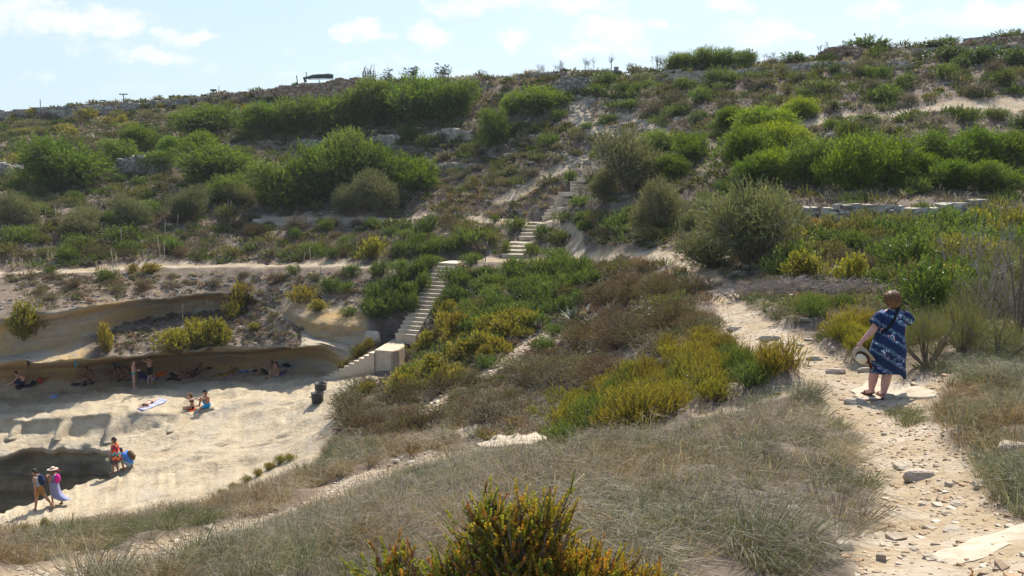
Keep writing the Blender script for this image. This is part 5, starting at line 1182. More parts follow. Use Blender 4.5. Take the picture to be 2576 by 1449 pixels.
h = hit(1221, 657); m = MB(); m.tube([(0, 0, -.1), (.01, 0, .3)], .035, 8); o = m.build('post', M_wood, loc=tuple(h)); tag(o, 'short dark post standing alone on the trail right of the landing', 'post')
h = hit(1442, 808); rg = np.random.default_rng(5); m = MB()
for i in range(26):
    a = i*2.4; e = .35+.9*(i/26); L_ = .85*(.7+.3*rg.random()); dx, dy, dz_ = math.cos(a)*math.cos(e), math.sin(a)*math.cos(e), math.sin(e); sd_ = np.array([-math.sin(a), math.cos(a), 0])*.055
    p = [np.array([dx, dy, dz_])*L_*t for t in (0, .4, 1)]; p[1][2] += .03
    m.add([p[0]-sd_, p[0]+sd_, p[1]+sd_*1.1, p[1]-sd_*1.1, p[2], p[1]+np.array([0, 0, -.02])], Q=[(0, 1, 2, 3)], T=[(3, 2, 4)])
o = m.build('agave', mat('agave_leaf', (.16, .20, .15), .6, 5, (.10, .14, .09)), loc=tuple(h)); tag(o, 'spiky grey green agave rosette on the slope below the trail', 'agave')
h = hit(1485, 786); m = MB(); m.sphere((0, 0, .15), (.17, .14, .19), 8, 6); me = m.mesh('bag', mat('white_plastic', (.75, .75, .72), .4, 9, (.6, .6, .2), .3))
for v in me.vertices: v.co *= 1+.25*mnoise.noise(v.co*7)
o = link('plastic_bag', me, loc=tuple(h)); tag(o, 'crumpled white and yellow plastic bag caught in the heath', 'bag')
h = hit(83, 1437+0); 
# tangle of dead branches right of the trail, bare twigs
def deadwood(u, v, wpx, n, label, hgt=.35, col=None):
    h = hit(u, v); k = (h.y*CP-h.z*SP)/F; w_ = wpx*k; m = MB()
    for i in range(n):
        x, y = random.uniform(-.5, .5)*w_, random.uniform(-.25, .25)*w_; z = ground_z(h.x+x, h.y+y)-h.z; a = random.uniform(0, 6.28); ln = random.uniform(.3, .9); e = random.uniform(.05, .9)
        p1 = (x+math.cos(a)*ln*.5, y+math.sin(a)*ln*.3, z+hgt*e*.6+.05); p2 = (x+math.cos(a)*ln, y+math.sin(a)*ln*.6, z+hgt*e); m.tube([(x, y, z), p1, p2], [.014, .009, .004], 4, C=(1, 1, 1), cap=False)
        for q in range(3):
            b2 = a+random.uniform(-1, 1); l2 = ln*.4; m.tube([p1, (p1[0]+math.cos(b2)*l2, p1[1]+math.sin(b2)*l2*.6, p1[2]+random.uniform(0, .2))], [.006, .003], 3, cap=False)
    o = m.build('dead_brush', M_dead, loc=tuple(h)); tag(o, label, 'dead brush')
M_dead = mat('bleached_twig', (.30, .25, .21), .9)
deadwood(1920, 732, 150, 150, 'tangle of pale dead brush on the right edge of the trail'); deadwood(2040, 735, 170, 170, 'tangle of dead brush in front of the tamarisk shade')
deadwood(2170, 745, 130, 110, 'dead brush below the bright green shrubs of the hollow'); deadwood(2480, 700, 190, 50, 'bare grey twigs of a dead shrub at the right edge', 2.2); deadwood(2540, 800, 130, 90, 'bare branching dead shrub beside the sparse tamarisk at the right edge', 2.0)
deadwood(1250, 520, 200, 120, 'dry bleached brush left of the middle flights of steps', .5)
# ------------------------------------------------------------------ people
def skinmat(name, col):
    m = mat(name, col, .5, 6, tuple(c*.88 for c in col), 0, .35); b = m.node_tree.nodes['Principled BSDF']; b.inputs['Subsurface Weight'].default_value = .08; b.inputs['Subsurface Radius'].default_value = (.02, .008, .004); return m
SK = {'fair': skinmat('fair_skin', (.55, .32, .23)), 'tan': skinmat('tanned_skin', (.40, .205, .12)), 'dark': skinmat('brown_skin', (.26, .13, .08)), 'rosy': skinmat('rosy_skin', (.58, .31, .24))}
_cl = {}
def cloth(name, col, col2=None, sc=8):
    if name not in _cl: _cl[name] = mat(name, col, .85, sc, col2 or tuple(c*.75 for c in col), .15, .15)
    return _cl[name]
HAIR = {'dark': mat('dark_hair', (.025, .016, .012), .5, 30, (.05, .032, .02), .2), 'brown': mat('brown_hair', (.09, .05, .028), .5, 30, (.16, .09, .05), .2), 'blond': mat('short_reddish_hair', (.27, .135, .055), .45, 26, (.11, .050, .022), .5)}
def remesh(mb, name, mat_, vox, smooth=3, parent=None):
    me = mb.mesh(name, mat_); o = bpy.data.objects.new(name, me); COL.objects.link(o)
    r = o.modifiers.new('r', 'REMESH'); r.mode = 'VOXEL'; r.voxel_size = vox; r.use_smooth_shade = True
    s = o.modifiers.new('s', 'SMOOTH'); s.iterations = smooth; s.factor = .5
    dg = bpy.context.evaluated_depsgraph_get(); nm = bpy.data.meshes.new_from_object(o.evaluated_get(dg)); bpy.data.objects.remove(o); bpy.data.meshes.remove(me)
    nm.name = name; nm.materials.clear(); nm.materials.append(mat_)
    for p_ in nm.polygons: p_.material_index = 0
    nm.polygons.foreach_set('use_smooth', [True]*len(nm.polygons))
    return link(name, nm, parent)
def limb(m, pts, rad, n=12, t0=0, t1=1, inf=0, ends=True):
    """tapered limb through the points with round ends"""
    P_ = [np.array(p, float) for p in pts]; S_ = [0]
    for a, b in zip(P_, P_[1:]): S_.append(S_[-1]+np.linalg.norm(b-a))
    A = np.array(P_); ts = np.linspace(t0, t1, 9)*S_[-1]; q = np.array([[np.interp(t, S_, A[:, i]) for i in range(3)] for t in ts]); R = np.interp(ts, S_, rad)+inf
    m.tube([tuple(x) for x in q], list(R), n)
    if ends:
        m.sphere(q[0], R[0]*.99, 10, 7); m.sphere(q[-1], R[-1]*.99, 10, 7)
    for p, s in zip(P_[1:-1], S_[1:-1]):
        if t0*S_[-1] < s < t1*S_[-1]: m.sphere(p, np.interp(s, S_, rad)*1.0+inf, 10, 7)
TOR = {'m': [(-.12, .105, .09), (0, .155, .11), (.25, .150, .11), (.5, .140, .10), (.78, .165, .115), (.95, .165, .10), (1.06, .09, .07)],
       'f': [(-.12, .11, .095), (0, .165, .12), (.25, .150, .11), (.5, .118, .09), (.78, .140, .115), (.95, .145, .09), (1.06, .08, .06)]}
class Fig:
    def __init__(s, J, sex='m', w=1.0, H=1.7):
        k = H/1.7; s.J = {a: np.array(b, float)*k for a, b in J.items()}; s.sex = sex; s.w = w; s.k = k
        j = s.J; s.hc = (j['hipL']+j['hipR'])/2; s.sc = (j['shL']+j['shR'])/2; s.wc = j.get('waist', (s.hc+s.sc)/2)
    def spine(s, t):
        if t <= .5: return s.hc+(s.wc-s.hc)*t*2
        return s.wc+(s.sc-s.wc)*(t-.5)*2
    def torso(s, m, t0=-.12, t1=1.06, inf=0):
        T = TOR[s.sex]; ts = np.linspace(t0, t1, 12); V = []; n = 18; k = s.k
        sh = unit(s.J['hipL']-s.J['hipR']); ss = unit(s.J['shL']-s.J['shR'])
        for t in ts:
            c = s.spine(t); ax = unit(s.spine(t+.05)-s.spine(t-.05)); sd = unit(sh*(1-t)+ss*t); fw = unit(np.cross(sd, ax)); sd = unit(np.cross(ax, fw))
            a = np.interp(t, [q[0] for q in T], [q[1] for q in T])*s.w*k+inf; b = np.interp(t, [q[0] for q in T], [q[2] for q in T])*s.w*k+inf
            for i in range(n):
                th = 6.2832*i/n; V.append(c+sd*a*math.cos(th)+fw*b*math.sin(th)*(1.08 if (s.sex == 'f' and .6 < t < .9 and math.sin(th) > 0) else 1))
        Q = [(r*n+i, r*n+(i+1) % n, (r+1)*n+(i+1) % n, (r+1)*n+i) for r in range(len(ts)-1) for i in range(n)]
        V.append(s.spine(t0)); V.append(s.spine(t1)); e = len(V); L_ = (len(ts)-1)*n
        T_ = [(e-2, (i+1) % n, i) for i in range(n)]+[(e-1, L_+i, L_+(i+1) % n) for i in range(n)]
        m.add(V, T=T_, Q=Q)
    def leg(s, m, side, t0=0, t1=1, inf=0):
        j = s.J; w = s.w*s.k; limb(m, [j['hip'+side], j['kn'+side], j['an'+side]], [.088*w, .055*w, .036*w], 12, t0, t1, inf)
        if t1 > .85 and inf == 0:
            a, k_ = j['an'+side], j['kn'+side]; q = a+(k_-a)*.68; m.sphere(q, [.058*w]*3, 10, 7)
    def arm(s, m, side, t0=0, t1=1, inf=0):
        j = s.J; w = (s.w*.5+.5)*s.k; limb(m, [j['sh'+side], j['el'+side], j['ha'+side]], [.050*w, .038*w, .026*w], 10, t0, t1, inf)
    def foot(s, m, side, inf=0):
        a = s.J['an'+side]; t = s.J['toe'+side]; limb(m, [a+(a-t)*.15+np.array([0, 0, -.03]), (a+t)/2+np.array([0, 0, -.005]), t], [.036*s.k+inf, .036*s.k+inf, .024*s.k+inf])
    def hand(s, m, side, curl=.5):
        j = s.J; h = j['ha'+side]; d = unit(h-j['el'+side]); sd = unit(np.cross(d, np.array([.3, .2, 1.]))); nrm = np.cross(d, sd)
        p = h+d*.05; m.sphere(h+d*.045, [.042, .042, .042], 8, 6)
        for i, ln in enumerate((.062, .072, .068, .052)):
            b = h+d*.075+sd*(i-1.5)*.019; e1 = b+d*ln*.55+nrm*curl*.012; e2 = e1+d*ln*.4*(1-curl*.4)+nrm*curl*.03; m.tube([tuple(b-d*.03), tuple(e1), tuple(e2)], [.0105, .0095, .008], 6)
        b = h+d*.03+sd*-.03; m.tube([tuple(b), tuple(b-sd*.03+d*.025), tuple(b-sd*.035+d*.055)], [.013, .011, .009], 6)
    def head(s, m):
        h = s.J['head']; nk = s.sc+(s.J['head']-s.sc)*.15; f = s.face = unit(s.J['face']-h) ; k = s.k
        limb(m, [nk-(h-s.sc)*.15, h-unit(h-s.sc)*.05], [.062*k, .052*k], 10); up = unit(h-s.sc); up = unit(up-f*up.dot(f)); sd = np.cross(f, up); s.up = up; s.sd = sd
        R = np.stack([f, sd, up], 1); m.sphere(h+up*.02*k, (.098*k, .078*k, .105*k), 16, 12, R=R); m.sphere(h-up*.055*k+f*.03*k, (.062*k, .055*k, .060*k), 12, 9, R=R)
        m.sphere(h-up*.095*k+f*.062*k, (.024, .026, .020), 8, 6, R=R)
        m.tube([tuple(h+f*.088*k+up*.02), tuple(h+f*.118*k-up*.022*k)], [.010, .017], 6); m.sphere(h+f*.09*k-up*.055*k, (.012, .028, .010), 8, 6, R=R)
        for q in (-1, 1): m.sphere(h+sd*q*.080*k-f*.005, (.020, .010, .032), 8, 6, R=R)
        for q in (-1, 1): m.sphere(h+sd*q*.030+f*.078*k+up*.030, (.014, .024, .007), 8, 6, R=R)
    def body(s, root, skin, vox=.013, fingers=True):
        m = MB(); s.torso(m); s.head(m)
        for q in 'LR': s.leg(m, q); s.arm(m, q); s.foot(m, q); s.hand(m, q)
        o = remesh(m, 'body', SK[skin], vox, 3, root)
        e = MB()
        for q in (-1, 1): e.sphere(s.J['head']+s.sd*q*.030+s.face*.086*s.k+s.up*.012, (.009, .009, .007), 8, 6)
        e.build('eyes', HAIR['dark'], root, True); return o
    def hair(s, root, col='dark', style='short'):
        h = s.J['head']; R = np.stack([s.face, s.sd, s.up], 1); m = MB(); k = s.k
        m.sphere(h+s.up*.040*k-s.face*.016*k, (.100*k, .088*k, .098*k), 14, 10, R=R); m.sphere(h-s.face*.045*k-s.up*.005, (.066*k, .080*k, .085*k), 12, 9, R=R)
        if style == 'long':
            b = h-s.face*.07; limb(m, [b+s.up*.02, b-s.up*.14-s.face*.02, b-s.up*.30-s.face*.02], [.075, .068, .04]); m.sphere(b-s.up*.1, (.05, .085, .09), 10, 8, R=R)
        if style == 'bun': m.sphere(h-s.face*.125-s.up*.01, (.042, .042, .042), 10, 8)
        if style == 'bob': m.sphere(h-s.face*.03-s.up*.03, (.09, .092, .10), 12, 9, R=R)
        remesh(m, 'hair', HAIR[col], .013, 2, root)
STAND = dict(hipL=(0,.09,.92), hipR=(0,-.09,.92), knL=(.01,.09,.50), knR=(.01,-.09,.50), anL=(-.02,.09,.08), anR=(-.02,-.09,.08), toeL=(.15,.10,.03), toeR=(.15,-.10,.03), shL=(0,.17,1.38), shR=(0,-.17,1.38), elL=(-.03,.22,1.10), elR=(-.03,-.22,1.10), haL=(.04,.23,.86), haR=(.04,-.23,.86), head=(.03,0,1.57), face=(.2,0,1.56))
def pose(base=STAND, **kw): d = dict(base); d.update(kw); return d
SITK = dict(hipL=(0,.09,.11), hipR=(0,-.09,.11), knL=(.38,.10,.42), knR=(.38,-.10,.40), anL=(.55,.11,.07), anR=(.60,-.11,.07), toeL=(.72,.12,.03), toeR=(.77,-.12,.03), waist=(-.10,0,.36), shL=(.0,.16,.58), shR=(.0,-.16,.58), elL=(.20,.22,.42), elR=(.20,-.22,.42), haL=(.42,.10,.42), haR=(.42,-.08,.40), head=(.06,0,.78), face=(.24,0,.74))
PROP_MAT = {}
def person(u, v, yaw, J, label, sex='m', skin='tan', w=1.0, H=1.7, hair=('dark', 'short'), wear=(), dz=0, vox=.014, loc=None, group=None, dy=0):
    h = loc or hit(u, v); h = Vector(h)
    root = empty('person', (h.x, h.y+dy, h.z+dz), math.radians(yaw)); tag(root, label, 'person', group)
    f = Fig(J, sex, w, H); f.body(root, skin, vox); 
    if hair: f.hair(root, *hair)
    for it in wear:
        kind, mt = it[0], it[1]; m = MB()
        if kind == 'shorts': f.torso(m, -.10, .22, .018); [f.leg(m, q, 0, it[2] if len(it) > 2 else .34, .022) for q in 'LR']
        elif kind == 'briefs': f.torso(m, -.11, .10, .010); [f.leg(m, q, 0, .04, .008) for q in 'LR']
        elif kind == 'bikini_top': f.torso(m, .70, .84, .010)
        elif kind == 'swimsuit': f.torso(m, -.11, .92, .010)
        elif kind == 'tank_top': f.torso(m, .08, 1.0, .016)
        elif kind == 'tshirt': f.torso(m, .0, 1.02, .022); [f.arm(m, q, 0, .28, .028) for q in 'LR']
        elif kind == 'sandals':
            for q in 'LR':
                a, t = f.J['an'+q], f.J['toe'+q]; m.tube([tuple(a+(a-t)*.2+np.array([0, 0, -.065])), tuple((a+t)/2+np.array([0, 0, -.04])), tuple(t+(t-a)*.2+np.array([0, 0, -.02]))], [.045, .048, .038], 8, flat=.35)
            m.build('sandals', mt, root, True); continue
        elif kind == 'sunglasses':
            hd = f.J['head']
            for q in (-1, 1): m.sphere(hd+f.sd*q*.034+f.face*.094*f.k+f.up*.012, (.018, .028, .020), 8, 6, R=np.stack([f.face, f.sd, f.up], 1)); m.tube([tuple(hd+f.sd*q*.06+f.face*.08+f.up*.015), tuple(hd+f.sd*q*.085+f.up*.012)], .006, 5)
            m.build('sunglasses', mt, root, True); continue
        elif kind == 'cap':
            hd = f.J['head']; R = np.stack([f.face, f.sd, f.up], 1); m.sphere(hd+f.up*.07, (.108, .094, .075), 14, 8, R=R); m.sphere(hd+f.up*.065+f.face*.12, (.085, .075, .012), 12, 6, R=R); remesh(m, 'cap', mt, .012, 2, root); continue
        elif kind == 'sunhat':
            hd = f.J['head']; ax = unit(f.up*1.0-f.face*.15); R = np.stack([f.face, f.sd, ax], 1); m.sphere(hd+ax*.09, (.105, .10, .095), 16, 9, R=R); m.sphere(hd+ax*.065, (.235, .22, .018), 24, 5, R=R)
            m.build('sun_hat', mt, root, True); b = MB(); b.tube([tuple(hd+ax*.085+R@np.array([.112*math.cos(a*.3927), .107*math.sin(a*.3927), 0])) for a in range(17)], .014, 6, cap=False)
            bk = hd+ax*.085-f.face*.11; b.tube([tuple(bk), tuple(bk-f.face*.12-ax*.05), tuple(bk-f.face*.26-ax*.10)], [.015, .045, .012], 8, flat=.3); b.build('hat_ribbon', cloth('red_ribbon', (.55, .02, .03)), root, True); continue
        elif kind == 'backpack':
            side = -unit(np.cross(unit(f.J['shL']-f.J['shR']), unit(f.sc-f.hc))); 
            if side.dot(f.face) > 0: side = -side
            c = f.spine(.66)+side*.19; ax = unit(f.sc-f.hc); R = np.stack([unit(np.cross(ax, side)), side, ax], 1); sz = it[2] if len(it) > 2 else 1.0
            m.sphere(c, (.15*sz, .115*sz, .24*sz), 14, 10, R=R); m.sphere(c+side*.08*sz-ax*.06, (.11*sz, .06*sz, .12*sz), 12, 8, R=R)
            for q in (-1, 1):
                s1 = f.sc+unit(f.J['shL']-f.J['shR'])*q*.10; m.tube([tuple(c+ax*.16), tuple(s1+ax*.065), tuple(s1-side*.12-ax*.05), tuple(s1-side*.11-ax*.22), tuple(c-ax*.14)], .019, 6)
            remesh(m, 'backpack', mt, .014, 3, root); continue
        nm = {'briefs': 'bikini_bottom', 'tshirt': 't_shirt'}.get(kind, kind)
        remesh(m, nm, mt, .013, 2, root)
    return root, f
def world(root, p): return root.matrix_basis @ Vector(p)
# --- couple walking at the edge of the inlet
blk_c = cloth('black_cloth', (.012, .012, .014)); brn_s = cloth('brown_leather', (.09, .05, .035)); sung = mat('dark_lens', (.01, .01, .012), .15)
WALK = pose(hipL=(0,.09,.92), knL=(.20,.09,.53), anL=(.28,.09,.09), toeL=(.44,.09,.04), hipR=(0,-.09,.92), knR=(-.12,-.09,.50), anR=(-.42,-.09,.14), toeR=(-.29,-.10,.04))
Mshort = cloth('orange_patterned_cloth', (.55, .24, .04), (.05, .06, .04), 22)
p1, f1 = person(100, 1284, 182, pose(WALK, hipL=(0,.09,.90), knL=(.05,.09,.50), anL=(.12,.09,.09), toeL=(.28,.09,.04), knR=(-.20,-.09,.53), anR=(-.50,-.09,.13), toeR=(-.36,-.10,.04), shL=(.05,.18,1.38), shR=(.05,-.18,1.38), elL=(.0,.23,1.10), haL=(-.02,.24,.85), elR=(.05,-.24,1.12), haR=(.16,-.22,.92), head=(.12,0,1.56), face=(.28,0,1.48)),
  'man in grey tank top and orange patterned shorts walking left with a navy backpack', 'm', 'tan', 1.08, 1.78, ('dark', 'short'), [('tank_top', cloth('grey_jersey', (.42, .45, .48))), ('shorts', Mshort, .27), ('sandals', brn_s), ('sunglasses', sung), ('backpack', cloth('navy_cloth', (.02, .035, .09)), 1.0)])
p2, f2 = person(128, 1278, 170, pose(WALK, knL=(.05,.09,.50), anL=(.05,.09,.09), toeL=(.2,.09,.04), knR=(-.08,-.09,.50), anR=(-.28,-.09,.12), toeR=(-.15,-.1,.04), elL=(.02,.22,1.12), haL=(.22,.10,1.28), elR=(.04,-.22,1.12), haR=(.24,-.08,1.30)),
  'woman in white sun hat with red ribbon and lavender dress blowing in the wind', 'f', 'tan', .95, 1.60, ('brown', 'bob'), [('sunhat', cloth('cream_straw', (.72, .62, .45))), ('sandals', brn_s), ('tank_top', cloth('lavender_cloth', (.20, .21, .34), (.28, .29, .43), 14))], dy=.35)
def skirt(root, f, name, mt, prof, n=28, wave=.03, shift=None, seed=0):
    """prof: (height, half width x, half depth y, centre x, centre y)"""
    V = []; m = MB()
    for li, (z, a, b, cx, cy) in enumerate(prof):
        for i in range(n):
            t = 6.2832*i/n; w_ = 1+wave*li/len(prof)*math.sin(t*5+seed)*1.5; V.append((cx+a*math.cos(t)*w_, cy+b*math.sin(t)*w_, z+.02*math.sin(t*3+seed)*(li == len(prof)-1)))
    Q = [(r*n+i, r*n+(i+1) % n, (r+1)*n+(i+1) % n, (r+1)*n+i) for r in range(len(prof)-1) for i in range(n)]
    m.add(V, Q=Q); o = m.build(name, mt, root, True); sm = o.modifiers.new('sub', 'SUBSURF'); sm.levels = 1; sm.render_levels = 1; so = o.modifiers.new('sol', 'SOLIDIFY'); so.thickness = .008; return o
skirt(p2, f2, 'long_skirt', cloth('lavender_cloth', (.20, .21, .34)), [(1.05,.13,.15,0,0),(.92,.16,.19,-.01,0),(.75,.17,.20,-.03,0),(.55,.18,.20,-.06,0),(.40,.24,.20,-.14,0),(.30,.30,.18,-.30,0),(.26,.26,.14,-.46,0)], wave=.08)
m = MB(); c = f2.spine(.60)+np.array([-.19, 0, .02]); m.sphere(c, (.10, .14, .20), 12, 9); m.tube([tuple(c+np.array([0, .05, .15])), tuple(f2.sc+np.array([-.02, .11, .07])), tuple(f2.sc+np.array([.11, .11, -.05]))], .008, 5); m.tube([tuple(c+np.array([0, -.05, .15])), tuple(f2.sc+np.array([-.02, -.11, .07]))], .008, 5)
remesh(m, 'drawstring_bag', cloth('pink_nylon', (.75, .03, .30)), .014, 2, p2)
# --- woman in a crochet shawl and crouching man
p3, f3 = person(292, 1191, 185, pose(anL=(.10,.09,.08), toeL=(.26,.09,.03), knL=(.07,.09,.50), anR=(-.06,-.09,.08), toeR=(.10,-.1,.03), elL=(.02,.21,1.12), haL=(.16,.18,.95), elR=(.02,-.21,1.12), haR=(.16,-.16,.92)),
  'woman wrapped in a bright zigzag crochet shawl standing by the inlet with a bag', 'f', 'tan', 1.0, 1.70, ('dark', 'bun'), [('sandals', brn_s), ('sunglasses', sung)])
skirt(p3, f3, 'skirt', cloth('dark_grey_cloth', (.10, .09, .10)), [(.98,.15,.17,0,0),(.85,.17,.19,0,0),(.62,.19,.20,.01,0),(.50,.20,.21,.02,0)])
zm = bpy.data.materials.new('zigzag_crochet'); zm.use_nodes = True; nt = zm.node_tree; b = nt.nodes['Principled BSDF']; b.inputs['Roughness'].default_value = .95
t_ = N(nt, 'ShaderNodeTexCoord'); s3 = N(nt, 'ShaderNodeSeparateXYZ'); L(nt, t_.outputs['Object'], s3.inputs[0])
tri = mth(nt, 'ABSOLUTE', mth(nt, 'SUBTRACT', mth(nt, 'FRACT', mth(nt, 'MULTIPLY', mth(nt, 'ADD', s3.outputs[0], s3.outputs[1]), 3.2)), .5))
zz = mth(nt, 'FRACT', mth(nt, 'ADD', mth(nt, 'MULTIPLY', s3.outputs[2], 1.7), mth(nt, 'MULTIPLY', tri, .55)))
rr_ = ramp(nt, zz, [(0, (.55, .02, .04)), (.16, (.02, .015, .02)), (.26, (.60, .03, .08)), (.40, (.70, .38, .02)), (.52, (.55, .03, .05)), (.62, (.03, .02, .03)), (.70, (.10, .42, .42)), (.86, (.65, .10, .02))], 'CONSTANT')
L(nt, rr_.outputs[0], b.inputs['Base Color'])
skirt(p3, f3, 'shawl', zm, [(1.47,.07,.09,-.01,0),(1.42,.12,.19,-.01,0),(1.30,.15,.23,-.01,0),(1.05,.16,.25,-.02,0),(.85,.19,.27,-.05,0),(.66,.22,.27,-.09,0)], wave=.05)
m = MB(); m.sphere((.28, .17, .72), (.10, .05, .09), 12, 8); o = m.build('bag', cloth('cream_canvas', (.62, .60, .42)), None, True); o.location = world(p3, (0, 0, 0)); o.rotation_euler = p3.rotation_euler; tag(o, 'small cream bag held by the woman in the crochet shawl', 'bag')
m2 = MB(); m2.tube([(.22, .17, .79), (.18, .18, .92), (.32, .17, .80)], .01, 5); m2.build('bag_strap', blk_c, o)
person(327, 1180, 178, dict(hipL=(-.02,.10,.26), hipR=(-.02,-.10,.26), knL=(.30,.13,.46), knR=(.24,-.15,.44), anL=(.22,.12,.09), anR=(-.04,-.14,.14), toeL=(.38,.13,.03), toeR=(.10,-.15,.03), waist=(.00,0,.46), shL=(.20,.18,.72), shR=(.20,-.18,.72), elL=(.32,.22,.50), elR=(.32,-.2,.50), haL=(.48,.10,.46), haR=(.48,-.06,.46), head=(.38,0,.84), face=(.52,0,.74)),
  'crouching man in blue t-shirt and pale shorts with a brown backpack', 'm', 'tan', 1.08, 1.78, ('dark', 'short'), [('tshirt', cloth('bright_blue_jersey', (.09, .26, .70))), ('shorts', cloth('pale_denim', (.30, .38, .42)), .40), ('sandals', brn_s), ('backpack', cloth('brown_canvas', (.13, .085, .04)), 1.05)])
# --- pair seated on the little ledge
EDGE = dict(hipL=(0,.09,.10), hipR=(0,-.09,.10), knL=(.42,.10,.10), knR=(.40,-.12,.14), anL=(.46,.10,-.32), anR=(.52,-.14,-.28), toeL=(.60,.10,-.38), toeR=(.66,-.15,-.34), shL=(.02,.16,.56), shR=(.02,-.16,.56), elL=(.22,.24,.58), elR=(.24,-.20,.56), haL=(.20,.13,.82), haR=(.24,-.10,.80), head=(.07,0,.76), face=(.25,0,.74))
pa, fa_ = person(484, 1029, 215, EDGE, 'woman in black bikini sitting on the rock edge with both hands raised to her head', 'f', 'tan', 1.0, 1.65, ('brown', 'bob'), [('bikini_top', blk_c), ('briefs', blk_c)])
pb, fb_ = person(523, 1024, 205, dict(hipL=(0,.10,.11), hipR=(0,-.10,.11), knL=(.36,.14,.02), knR=(.30,-.16,.46), anL=(.52,.14,-.30), anR=(.40,-.18,.08), toeL=(.66,.15,-.38), toeR=(.56,-.18,.04), shL=(.03,.19,.58), shR=(.03,-.19,.58), elL=(.26,.20,.42), elR=(.24,-.24,.44), haL=(.42,-.04,.42), haR=(.42,-.12,.44), head=(.10,0,.78), face=(.27,0,.72)),
  'man in black cap and bright blue shorts sitting on the rock edge hugging one knee', 'm', 'tan', 1.15, 1.75, ('dark', 'short'), [('shorts', cloth('turquoise_swim_cloth', (.01, .30, .60)), .30), ('cap', blk_c)])
def towel(pl, label, c1, c2, kind='stripe', cat='towel', name='towel', bump=.03, group=None):
    pts = [np.array(hit(u, v)) for u, v in pl]; n = 14; V = []
    for i in range(n):
        for j in range(n):
            s, t = i/(n-1), j/(n-1); p = (pts[0]*(1-s)+pts[1]*s)*(1-t)+(pts[3]*(1-s)+pts[2]*s)*t
            e = .03*mnoise.noise(Vector((s*5, t*5, pts[0][0]))); p = p+np.array([e, e, 0]); V.append((p[0], p[1], ground_z(p[0], p[1], p[2]+.35)+.025+bump*max(0, mnoise.noise(Vector((s*4, t*4, pts[0][0]*3))))))
    c = np.array(V[0]); V = np.array(V)-c; Q = [(i*n+j, (i+1)*n+j, (i+1)*n+j+1, i*n+j+1) for i in range(n-1) for j in range(n-1)]
    cc = np.zeros((n*n, 3)); c1 = np.array(c1); c2 = np.array(c2)
    for i in range(n):
        for j in range(n):
            if kind == 'stripe': q = (j//2) % 2
            elif kind == 'check': q = 1 if mnoise.noise(Vector((i*.55, j*.55, pts[0][0]))) > 0 else 0
            else: q = 0
            cc[i*n+j] = c2 if q else c1
    m = MB(); m.add(V, Q=Q, C=cc); o = m.build(name, M_tow, None, True, tuple(c)); so = o.modifiers.new('sol', 'SOLIDIFY'); so.thickness = .015; tag(o, label, cat, group); return o
M_tow = mat('towel_cloth', (1, 1, 1), .95, 30, None, .2, .1, vc=True)
for n_ in M_tow.node_tree.nodes:
    if n_.type == 'MIX' and n_.blend_type == 'MIX': n_.inputs[0].default_value = 0; [M_tow.node_tree.links.remove(l) for l in list(n_.inputs[0].links)]
zA = lambda x, y: (.1711*x, 849.06+.1711*y); zB = lambda x, y: (377.4+.1711*x, 849.06+.1711*y)
towel([zB(540,1080), zB(600,1040), zB(690,1040), zB(600,1100)], 'orange red cloth under the seated woman in black bikini', (.75,.12,.03), (.6,.08,.02))
# --- woman lying face down on a striped towel
towel([zA(2100,1085), zA(2010,1050), zA(2360,900), zA(2460,930)], 'pale lavender striped towel under the sunbather in the sun', (.30,.31,.46), (.42,.42,.52))
h0 = Vector(hit(*zA(2200,985)))
person(0, 0, 0, dict(hipL=(0,.09,.09), hipR=(0,-.09,.09), knL=(-.42,.09,.08), knR=(-.42,-.09,.08), anL=(-.80,.10,.08), anR=(-.80,-.10,.08), toeL=(-.92,.10,.04), toeR=(-.92,-.12,.05), shL=(.48,.17,.10), shR=(.48,-.17,.10), elL=(.66,.30,.05), elR=(.66,-.30,.05), haL=(.84,.10,.05), haR=(.84,-.10,.05), head=(.70,0,.12), face=(.74,-.1,.02)),
  'woman in black bikini bottom lying face down on a lavender striped towel', 'f', 'fair', .95, 1.62, ('brown', 'bob'), [('briefs', blk_c)], dz=.03, loc=h0)[0].rotation_euler = (0, 0, math.atan2(hit(*zA(2040,1060)).y-h0.y, hit(*zA(2040,1060)).x-h0.x))
# --- standing pair at the overhang
person(*zA(1975,745), 8, pose(elL=(.06,.20,1.12), haL=(.28,.14,1.10), elR=(.04,-.20,1.10), haR=(.28,-.08,1.08)), 'woman in teal bikini bottom and sunglasses standing and holding a phone', 'f', 'rosy', 1.0, 1.60, ('brown', 'bun'), [('briefs', cloth('teal_swim_cloth', (.0, .36, .30))), ('bikini_top', cloth('peach_swim_cloth', (.60, .34, .26))), ('sunglasses', sung)])
person(*zA(2215,690), 150, pose(knL=(.03,.10,.50), anL=(.06,.12,.08), toeL=(.2,.14,.03), elL=(.20,.26,1.36), elR=(.20,-.26,1.36), haL=(.38,.12,1.56), haR=(.38,-.12,1.56), head=(.06,0,1.57)), 'man in black shorts standing with both arms raised toward the rock lip', 'm', 'rosy', 1.0, 1.74, ('dark', 'short'), [('shorts', blk_c, .36)])
h_ = Vector(at(*zA(2150,225), hit(*zA(2215,690)).y+.2)); m = MB(); m.sphere((0, 0, .05), (.10, .10, .08), 12, 8); m.sphere((0, 0, 0), (.19, .19, .015), 18, 5); o = m.build('straw_hat', cloth('pale_straw', (.60, .55, .42)), None, True, tuple(h_)); tag(o, 'pale straw hat held up by the man with raised arms', 'hat')
